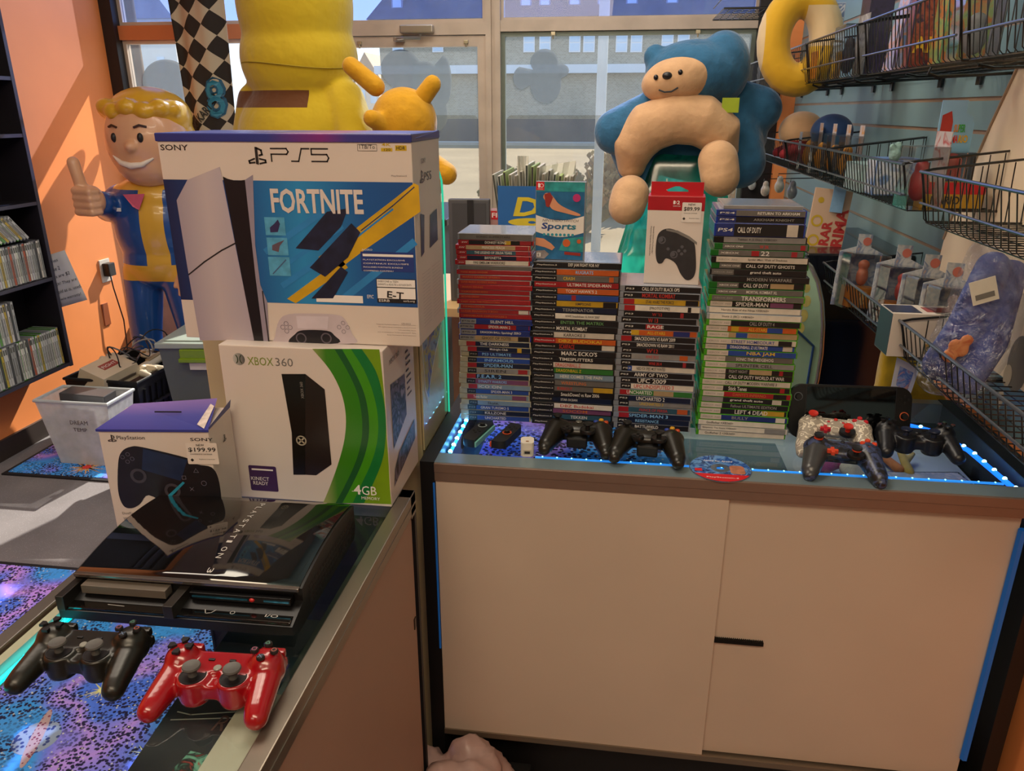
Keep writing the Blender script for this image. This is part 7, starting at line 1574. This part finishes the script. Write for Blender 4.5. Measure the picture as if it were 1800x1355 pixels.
# top row
r_ = thing('plush_toy', 'yellow and cream ring-shaped plush in the top basket nearest the window', 'plush toy', (.70, 3.30, zT+.15)); m = MB()
pts = [(0, .0+.13*math.cos(a), .13*math.sin(a)) for a in [2*PI*k/20 for k in range(21)]]
c0 = P(1395, 70, y=3.0); m = MB(); pts = [(.085*math.cos(a), .02*math.sin(a), .13*math.sin(a)) for a in [2*PI*k/24 for k in range(24)]]
r_.location = (c0.x+.03, 3.05, c0.z); 
m.tube([(x*1.05, y, z) for x, y, z in pts], .058, 14, closed=True); 
melt('ring', m, zoned('ring_pile', 'c89c14', [('cdb58c', [('X', .01, None), ('Z', -.02, .11)]), ('cdb58c', [('X', None, -.125)])], sheen=.3, bump=.3), r_, voxel=.007, smooth=4)
pack('price_card', 'orange price card clipped in the second top basket', 'card', wp(1428, 110, .62).y, wp(1428, 138, .62).z, .09, .085, .003, ['c87a1c'], x=.625)
pack('toy_box', 'small dark boxed toy at the window end of the top baskets', 'toy box', wp(1347, 110, .68).y, zT, .10, .12, .06, ['4a3a30', '7c6a50', '2a2220'], x=.68)
pack('toy_pack', 'pale blue and white toy pack beside the yellow ring plush', 'toy pack', wp(1455, 100, .72).y, zT, .12, .26, .05, ['9fb0c8', 'c8ccd8', '5c78a8', 'b8a0a8'], x=.72)
pack('toy_pack', 'clear bag toy pack with dark toy in the third top basket', 'toy pack', wp(1492, 95, .70).y, zT, .13, .16, .07, ['b8b8bc', '8a8a90', '2c2a2c'], x=.70, clear=True)
pack('toy_box', 'tall dark purple box in the third top basket', 'toy box', wp(1530, 60, .76).y, zT, .10, .30, .07, ['1f1a30', '2c2444', '3a2c4c'], x=.77)
pack('toy_box', 'lilac and blue box in the fourth top basket, left of the dark red book', 'toy box', wp(1575, 75, .72).y, zT, .09, .24, .05, ['8a78b0', 'a0a8c8', 'c89078', '6a88b8'], x=.73, rot=(0, .12, 0))
pack('picture_book', 'dark red and navy book with gold lettering in the fourth top basket', 'book', wp(1640, 75, .70).y, zT, .035, .27, .15, ['241a38', '6c2c28', '8a4a38', '1e1c3c'], x=.72, text='ADA G.', tcol='y')
pack('toy_pack', 'green and orange patterned pack right of the dark red book', 'toy pack', wp(1690, 50, .74).y, zT, .08, .22, .10, ['5c8a5c', '8a9c60', 'b8703c', '3c6c5c'], x=.74)
pack('toy_pack', 'clear pack with grey toy at the near end of the fourth top basket', 'toy pack', wp(1712, 75, .70).y, zT, .06, .12, .08, ['9a9a9e', '8a8c90'], x=.70, clear=True)
pack('card_pack', 'cream and pink flat pack in the top basket nearest the camera', 'card pack', 1.42, zT, .20, .20, .03, ['cbb8a0', 'b8a088', 'c89898'], x=.74, rot=(0, .2, 0))
pack('toy_box', 'teal-edged cream box at the camera end of the top baskets', 'toy box', 1.22, zT, .16, .22, .06, ['2c5c50', 'b8a890', '3c6c60'], x=.72)
# middle row
def doll(label, px, py, r, c1, c2, x=.70, dy=0):
    p = wp(px, py, x); t = thing('plush_toy', label, 'plush toy', (x, p.y, zM), 0)
    H_ = max(p.z-zM, r*1.5); m = MB(); m.ell((0, 0, H_), (r, r, r*.85), 22, 14); m.ell((0, 0, H_*.45), (r*.72, r*.72, H_*.45), 20, 12)
    melt('body', m, [M(c1, .9, 0, .06, 25, .2, sheen=.3), M(c2, .9, 0, .06, 25, .2, sheen=.3)], t, voxel=.006, smooth=4, paint=lambda c, n: 1 if c.z < H_*.75 else 0)
    for s in (-1, 1): m = MB(); m.cap((-r*.3, s*r*.6, H_*.5), (-r*.8, s*r*.8, H_*.35), r*.25, r*.22, 12); melt('arm', m, M(c2, .9, 0, .06, 25, .2), t, voxel=.006, smooth=2)
    return t
doll('cream-topped red plush at the window end of the middle baskets', 1408, 235, .085, 'd0a880', 'a02c34', .68)
doll('blue and brown plush behind the white figure packs', 1462, 232, .075, '2c4a7c', '5c4030', .76)
for i, (px, lab) in enumerate(((1418, 'first from the window'), (1440, 'second from the window'), (1463, 'third from the window'), (1485, 'fourth from the window'))):
    pack('figure_pack', 'white carded figure pack with yellow toy in the middle row, ' + lab, 'figure pack', wp(px, 260, .66).y, zM, .05, .13, .07, ['cfcac4', 'b8b0b4', 'c8881c'], x=.67, clear=True, group='white carded figure packs in the middle row')
pack('toy_pack', 'pale teal crinkled bag of toys in the third middle basket', 'toy pack', wp(1530, 290, .66).y, zM, .16, .07, .12, ['8aa8a8', 'a8c0c0', '7c9490'], x=.68)
pack('toy_pack', 'blue and white bagged toy left of the clear clamshell', 'toy pack', wp(1552, 300, .66).y, zM, .08, .09, .10, ['5c7cb0', 'c0c8d0', '8aa0c0'], x=.68)
o = wp(1572, 255, .66); m = MB(); m.ell((0, 0, 0), (.014, .014, .018)); m.ell((.008, .01, .018), (.011, .011, .012)); m.ell((-.008, .0, .016), (.008, .008, .010)); q = melt('plush_charm', m, M('7c9c98', .9, 0, .25, 60, .6), voxel=.003, smooth=1, loc=(.665, o.y, zM+.100)); tag(q, 'pale mint plush charm on top of the blue and white bag', 'charm')
pack('toy_pack', 'clear clamshell pack with red toy standing before the mushroom-sky card', 'toy pack', wp(1618, 290, .64).y, zM, .09, .13, .07, ['a8a8ac', 'b0a8a8', '9c2a2c'], x=.645, clear=True)
# tall carded toy reading SUPER MARIO (figure left out)
a0 = wp(1640, 180, .70); zc0 = zM; yc = 1.90; 
cd = thing('carded_toy', 'tall sky-blue hanging card toy lettered SUPER MARIO in the middle row', 'carded toy', (.665, yc, zM)); p1 = P(1636, 300, y=yc); p2 = P(1697, 300, y=yc); wC = p2.x-p1.x; hC = P(1660, 176, y=yc).z-zM; cd.location = (p1.x, yc, zM)
m = MB(); m.prism([(0, 0), (wC, 0), (wC, hC*.78), (wC*.93, hC*.84), (wC*.72, hC*.88), (wC*.72, hC), (.0, hC)], 0, .003, 'y'); m.build('card', grad('sky_card', [(0, '7ca0c0'), (.45, '4a7a98'), (.6, '7cb0d0'), (1, '8cb8dc')], 'Z', .4), cd)
m = MB(); m.X = FR((0, -.0003, 0)); flat(m, [(.004, hC*.55), (wC*.38, hC*.55), (wC*.38, hC*.80), (wC*.30, hC*.90), (.004, hC*.86)], .0004); m.build('red_patch', M('a83028', .4, 0, .1, 40), cd)
for s, c_, u, v, w_ in (('SU', 'c87a2c', .44, .70, .13), ('PER', '3c9a4c', .57, .70, .20), ('MA', 'c03028', .42, .60, .19), ('RIO', 'c8a028', .62, .60, .26)): letters(cd, FR((0, -.0003, 0)), M(c_, .4), [(s, wC*u, hC*v, hC*.075, wC*w_)], off=.04, lift=.001)
MB().box(.003, wC-.003, -.055, -.0008, .0, hC*.52, .004).build('blister', PLASTIC, cd)
m = MB(); m.ell((wC*.4, -.028, hC*.30), (.024, .02, .045), 16, 10); m.ell((wC*.4, -.028, hC*.42), (.022, .02, .02), 14, 10); melt('toy_inside', m, [M('a82c2c', .5), M('2c4c98', .5)], cd, voxel=.004, smooth=2, paint=lambda c, n: 1 if c.z < hC*.27 else 0)
bb_ = thing('toy_box', 'red and yellow toy box at the foot of the sky-blue card', 'toy box', (P(1620, 340, y=1.82).x, 1.84, zM)); MB().box(0, .13, -.02, .02, 0, .055, .001).build('carton', M('b88c1c', .4), bb_); MB().box(0, .13, -.0206, -.02, .03, .055).build('red_stripe', RED, bb_); letters(bb_, FR((0, -.0208, 0)), TXC['k'], [('MARIO', .02, .008, .018, .06)], off=.02)
# lower row: blister packs with orange blocks
for i, (px, yy, lab) in enumerate(((1525, 2.10, 'farthest from the camera'), (1600, 1.93, 'with a question mark block'), (1655, 1.80, 'second from the camera'), (1700, 1.70, 'nearest the camera'))):
    p = P(px, 500, y=yy); t = thing('blister_pack', 'clear blister pack on orange block in the lower basket, ' + lab, 'blister pack', (p.x-.02, yy, zL), 0, 'clear blister packs in the lower basket'); t.rotation_euler = (math.radians(-5), math.radians(4), .1)
    hB = .145
    MB().box(-.05, .055, -.035, .035, 0, hB, .006).build('blister', PLASTIC, t)
    m = MB(); m.prism([(-.055, 0), (.06, 0), (.06, hB*1.0), (.025, hB*1.1), (.025, hB*1.33), (-.012, hB*1.33), (-.012, hB*1.1), (-.055, hB)], .036, .038, 'y'); m.build('backing_card', artmat('blister_card', ['8a98a8', 'b0b4b8', '6a7a98', 'a08a80'], 24), t)
    MB().box(-.038, .038, -.03, .03, .004, .058, .003).build('orange_block', M('c07818', .4, 0, .03, 20), t)
    if i < 2: letters(t, FR((0, -.0302, 0)), M('d8a85c', .4), [('?', -.012, .012, .038, .022)], off=.05)
    m = MB(); m.ell((0, 0, .085), (.016, .014, .026), 12, 8); m.ell((0, 0, .115), (.015, .014, .014), 12, 8); melt('toy_inside', m, M(['a85c3c', 'a83a30', '8a4a40', '7c5a50'][i], .5), t, voxel=.004, smooth=1)
    m = MB(); m.X = Matrix.Translation((.012, .0355, hB*1.2)) @ Matrix.Rotation(PI/2, 4, 'X'); m.lathe([(.0001, .001), (.011, .001), (.011, 0)], 16); m.build('round_badge', M('b8685c', .4), t)
sb = thing('toy_box', 'white and navy box lettered SOLO in the near lower basket', 'toy box', (P(1570, 560, y=1.67).x, 1.72, zL)); wS = P(1690, 560, y=1.66).x-P(1570, 560, y=1.66).x; hS = P(1600, 552, y=1.66).z-zL; sb.location = (P(1570, 560, y=1.66).x, 1.662, zL)
MB().box(0, wS, 0, .085, 0, hS, .001).build('carton', M('c8beb2', .45, 0, .03, 10), sb); m = MB(); m.box(.001, wS*.45, .01, .075, hS, hS+.0008).box(-.0008, 0, .002, .083, .002, hS-.002); m.build('navy_panel', M('2f3346', .3, 0, .05, 10), sb)
m = MB(); m.box(wS*.55, wS*.92, .02, .06, hS, hS+.0009); m.build('red_patch', M('8c4038', .5, 0, .3, 90), sb); m = MB(); m.box(wS*.55, wS*.95, -.0008, 0, .008, .03); m.build('yellow_patch', M('b08820', .4), sb); letters(sb, FR((0, -.0009, 0)), TXC['k'], [('SOLO', wS*.57, .012, .013, wS*.34)], off=.03)
# bagged blue pillow standing in the near lower basket
YB = 1.50
bg_ = thing('bagged_pillow', 'blue rolled pillow in a clear plastic bag leaning in the near lower basket', 'pillow', (0, 0, 0))
def q_(px, py, y=YB): p = P(px, py, y=y); return (p.x, p.y, p.z)
m = MB(); m.cap(q_(1745, 470), q_(1700, 580), .030, .038, 18); m.cap(q_(1700, 580), q_(1655, 640, 1.47), .038, .034, 18); m.cap(q_(1778, 480, 1.51), q_(1735, 600, 1.49), .026, .036, 18); m.cap(q_(1735, 600, 1.49), q_(1700, 668, 1.45), .036, .028, 18)
melt('pillow', m, artmat('pillow_cloth', ['121c50', '1c2a6a', '42528e', '16225c'], 9, .8), bg_, voxel=.006, smooth=6)
m = MB(); m.cap(q_(1745, 455), q_(1698, 585), .045, .053, 18); m.cap(q_(1698, 585), q_(1652, 655, 1.47), .053, .044, 18); m.cap(q_(1785, 475, 1.51), q_(1738, 600, 1.49), .036, .048, 18); m.cap(q_(1738, 600, 1.49), q_(1698, 680, 1.45), .048, .036, 18); m.cap(q_(1728, 446), q_(1735, 470), .018, .035, 12)
BAG = bpy.data.materials.new('crinkled_bag'); BAG.use_nodes = True; n = BAG.node_tree.nodes; L = BAG.node_tree.links; n.clear(); o = n.new('ShaderNodeOutputMaterial'); mx = n.new('ShaderNodeMixShader'); tr = n.new('ShaderNodeBsdfTransparent'); g_ = n.new('ShaderNodeBsdfGlossy'); g_.inputs['Roughness'].default_value = .12; tr.inputs[0].default_value = (.92, .93, .95, 1); z_ = n.new('ShaderNodeTexNoise'); z_.inputs['Scale'].default_value = 38; z_.inputs['Detail'].default_value = 5; z_.inputs['Distortion'].default_value = 2; bu = n.new('ShaderNodeBump'); bu.inputs['Strength'].default_value = 1.0; bu.inputs['Distance'].default_value = .02
tcx = n.new('ShaderNodeTexCoord'); L.new(tcx.outputs['Object'], z_.inputs['Vector']); L.new(z_.outputs['Fac'], bu.inputs['Height']); L.new(bu.outputs[0], g_.inputs['Normal']); mx.inputs[0].default_value = .13; L.new(tr.outputs[0], mx.inputs[1]); L.new(g_.outputs[0], mx.inputs[2]); L.new(mx.outputs[0], o.inputs[0])
melt('clear_bag', m, BAG, bg_, voxel=.007, smooth=3)
m = MB(); a = q_(1737, 510, 1.455); m.X = Matrix.Translation((a[0]-.01, 1.448, a[2])) @ Matrix.Rotation(-.35, 4, 'Y'); m.box(-.022, .022, -.001, .0, -.022, .022, 0); m.build('label', M('c8c4b8', .5), bg_)
m = MB(); m.X = Matrix.Translation((a[0]-.01, 1.4465, a[2])) @ Matrix.Rotation(-.35, 4, 'Y'); m.box(-.016, .016, -.0003, 0, -.014, -.004); m.build('barcode', M('6a6864', .5), bg_)
m = MB(); c1_ = q_(1690, 615, 1.425); 
for dx, dz, rr_ in ((0, 0, .014), (-.018, -.012, .014), (.006, .018, .012), (-.012, .008, .013)): m.ell((c1_[0]+dx, c1_[1], c1_[2]+dz), (rr_, .003, rr_), 10, 6)
melt('printed_patch', m, artmat('patch_print', ['a85838', 'b87a50', '8a4038'], 40), bg_, voxel=.003, smooth=1)
# large cream panels near the camera
pts = [wp(1797, 92, .80), wp(1740, 215, .80), wp(1690, 330, .80), wp(1655, 420, .80)]
bd_ = thing('display_board', 'large cream cardboard board leaning on the right wall above the lower baskets', 'board', (0, 0, 0))
yz = [(p.y, p.z) for p in pts] + [(2.06, 1.20), (1.30, 1.20), (1.30, 1.74)]
MB().prism(yz, .806, .822, 'x').build('panel', M('e6d4b8', .55, 0, .03, 5), bd_); MB().tube([(.804, p.y, p.z) for p in pts], .003, 6).build('folded_edge', M('a8937a', .55), bd_)
c3 = thing('display_board', 'cream bag with grey printed pattern at the camera end of the lower baskets', 'bag', (0, 0, 0))
pts = [wp(1648, 470, .765), wp(1800, 470, .765)]
yz = [(1.80, 1.12), (1.72, 1.185), (1.60, 1.225), (1.42, 1.245), (1.10, 1.245), (1.10, 1.118), (1.80, 1.118)]
yz = [(wp(1690, 700, .765).y, 1.118), (wp(1722, 560, .765).y, wp(1722, 560, .765).z), (wp(1760, 500, .765).y, wp(1760, 500, .765).z), (1.15, 1.30), (1.05, 1.118)]
MB().prism(yz, .765, .800, 'x').build('bag_body', M('d2c0a6', .6, 0, .03, 5), c3); c3.name = 'printed_bag'
m = MB()
for k, (px, py, r1, r2) in enumerate(((1790, 640, .040, .055), (1768, 600, .020, .016), (1772, 660, .016, .022), (1760, 700, .012, .018))):
    c = wp(px, py, .765); m.k = 1 if k else 0; m.add([(.7645-.0004*k, c.y+r1*math.cos(2*PI*i/18), c.z+r2*math.sin(2*PI*i/18)) for i in range(18)], [list(range(18))])
m.build('printed_pattern', [M('6c665c', .6), M('a89a84', .6)], c3)

# ---- dark cabinet with arched edge behind the rightmost stack
kz = P(1500, 447, y=2.37).z; kx0 = P(1437, 600, y=2.37).x
kk = thing('arcade_cabinet', 'black cabinet with an arched pale glass side behind the rightmost stack', 'cabinet', (0, 0, 0))
kx0 = P(1398, 600, y=2.37).x; MB().box(kx0, RX-.002, 2.37, 2.95, 0, kz, .006).build('cabinet_body', M('0a0d16', .25, 0, .05, 5, coat=.4), kk)
MB().box(kx0+.01, RX-.02, 2.366, 2.37, .30, kz-.20, 0).build('front_panel', M('0c1424', .12, 0, .2, 5, coat=.6), kk)
arc = [P(px, py, y=2.355) for px, py in ((1340, 452), (1385, 447), (1408, 453), (1425, 468), (1437, 495), (1444, 530), (1446, 570), (1443, 620), (1436, 665), (1424, 712))]
m = MB(); m.prism([(p.x, p.z) for p in arc] + [(arc[-1].x-.02, .60), (arc[0].x, .60)], 2.352, 2.360, 'y'); m.build('glass_side', M('8fb09a', .15, 0, .35, 5, coat=.5), kk)
MB().tube([(p.x, 2.350, p.z) for p in arc] + [(arc[-1].x-.015, 2.350, .62)], .007, 10).build('chrome_edge', M('d8d0c0', .25, .9, 0, 1), kk)
m = MB()
for dx, dz, r1 in ((0, 0, .02), (.004, .045, .018), (-.004, -.04, .018), (.0, .085, .014)): c = P(1412, 555, y=2.351); m.add([(c.x+dx+r1*.7*math.cos(2*PI*i/14), 2.3512, c.z+dz+r1*math.sin(2*PI*i/14)) for i in range(14)], [list(range(14))])
m.build('yellow_sticker', M('b0a860', .4, 0, .2, 40), kk)
m = MB(); a = P(1395, 575, y=2.35); c = P(1430, 608, y=2.35); m.tube([(a.x, 2.349, a.z), (c.x, 2.349, c.z), (c.x-.004, 2.349, .75)], .004, 6); m.build('inner_rail', M('3c5c8c', .2, .6), kk)
# signboard above it
sa = P(1412, 445, y=2.50); sb_ = P(1478, 445, y=2.50); sg = thing('sign_board', 'cardboard sign with yellow rings and red lettering on the black cabinet', 'sign', (sa.x, 2.50, kz+.0005)); sg.rotation_euler = (math.radians(-8), math.radians(6), 0); wS = sb_.x-sa.x; hS = .18
MB().box(0, wS, 0, .01, 0, hS, .001).build('board', M('c0a48c', .55, 0, .04, 8), sg)
m = MB(); m.X = FR((0, -.0003, 0)); [ring2(m, wS*.20, hS*v, .018, .006) for v in (.12, .45)]; [disc(m, wS*.2, hS*.8, .009)]; m.build('yellow_ring', M('b89a20', .5), sg)
letters(sg, FR((0, -.0003, 0)), M('a82c2c', .5), [('RAR', wS*.62, hS*.05, .030, .075, {'rot': PI/2}), ('RIMA', wS*.98, hS*.05, .034, .115, {'rot': PI/2})], off=.04)
m = MB(); m.box(wS*.45, wS*.78, -.012, -.010, hS*.62, hS*1.05); m.build('blue_card', M('7fa8cc', .4, 0, .1, 40), sg)
# little hanging things at the wall beyond
for i, (px, py, c, lab) in enumerate(((1322, 325, 'b8c0c0', 'silver charm hanging nearest the window below the baskets'), (1345, 335, 'c8b8a8', 'cream charm hanging second below the middle baskets'), (1370, 328, 'd0c4b4', 'white charm hanging third below the middle baskets'), (1392, 338, '8a8c94', 'grey charm hanging fourth below the middle baskets'))):
    p = P(px, py, x=.70); m = MB(); m.ell((0, 0, 0), (.022, .022, .028), 12, 8); m.ell((0, .0, .03), (.014, .014, .018), 12, 8); o = melt('charm', m, M(c, .3, 0, .2, 60, coat=.5), voxel=.005, smooth=1, loc=(.70, p.y, p.z)); tag(o, lab, 'charm', 'charms hanging below the middle baskets')
    tag(MB().tube([(RX, p.y, p.z+.06), (.69, p.y, p.z+.055), (.69, p.y, p.z+.04)], .002, 6).build('wall_hook', WIRE), 'thin black hook holding the %s charm' % ['silver', 'cream', 'white', 'grey'][i], 'hook')
# yellow felt and picture card at the back right of the counter
m = MB(); y0_ = 1.93
def w3(px, py, y=y0_): p = P(px, py, y=y); return (p.x, p.y, p.z)
m.frus((w3(1528, 760)[0], w3(1700, 760)[0], 1.90, 1.97), (w3(1552, 605)[0], w3(1600, 605)[0], 1.91, 1.95), w3(1600, 752)[2], w3(1600, 608)[2]); m.cap(w3(1575, 650), w3(1655, 738), .03, .03, 16)
o = melt('plush_toy', m, M('b08c10', .95, 0, .08, 30, .4, sheen=.4), voxel=.008, smooth=5); tag(o, 'yellow felt plush slumped behind the right end of the back counter', 'plush toy')
m = MB(); m.cap(w3(1640, 725, 1.92), w3(1690, 738, 1.90), .03, .03, 14); o = melt('plush_toy', m, M('1f4a78', .95, 0, .08, 30, .3, sheen=.3), voxel=.007, smooth=3); tag(o, 'dark blue plush under the yellow felt plush behind the counter', 'plush toy')
sd2 = tag(MB().box(w3(1500, 0)[0], .86, 1.868, 2.02, 0, .905, .003).build('low_shelf', BLACKWOOD), 'low black shelf between the back counter and the black cabinet', 'shelf')
pc1 = thing('picture_card', 'white hanging picture card in front of the yellow felt plush', 'card', (0, 0, 0)); c = [P(px, py, y=1.70) for px, py in ((1577, 628), (1616, 648), (1596, 706), (1566, 682))]
m = MB(); m.add([tuple(p) for p in c] , [(0, 1, 2, 3)]); o = m.build('card', M('c4c4cc', .4, 0, .03, 10), pc1); so = o.modifiers.new('s', 'SOLIDIFY'); so.thickness = .0015
cc_ = sum(c, Vector())/4; m = MB(); m.add([tuple(cc_+(p-cc_)*.62+Vector((0, -.0012, 0))) for p in c], [(0, 1, 2, 3)]); m.build('printed_patch', artmat('card_print', ['a83a40', '8c98c0', '4a6cb0', 'c89080'], 40), pc1)
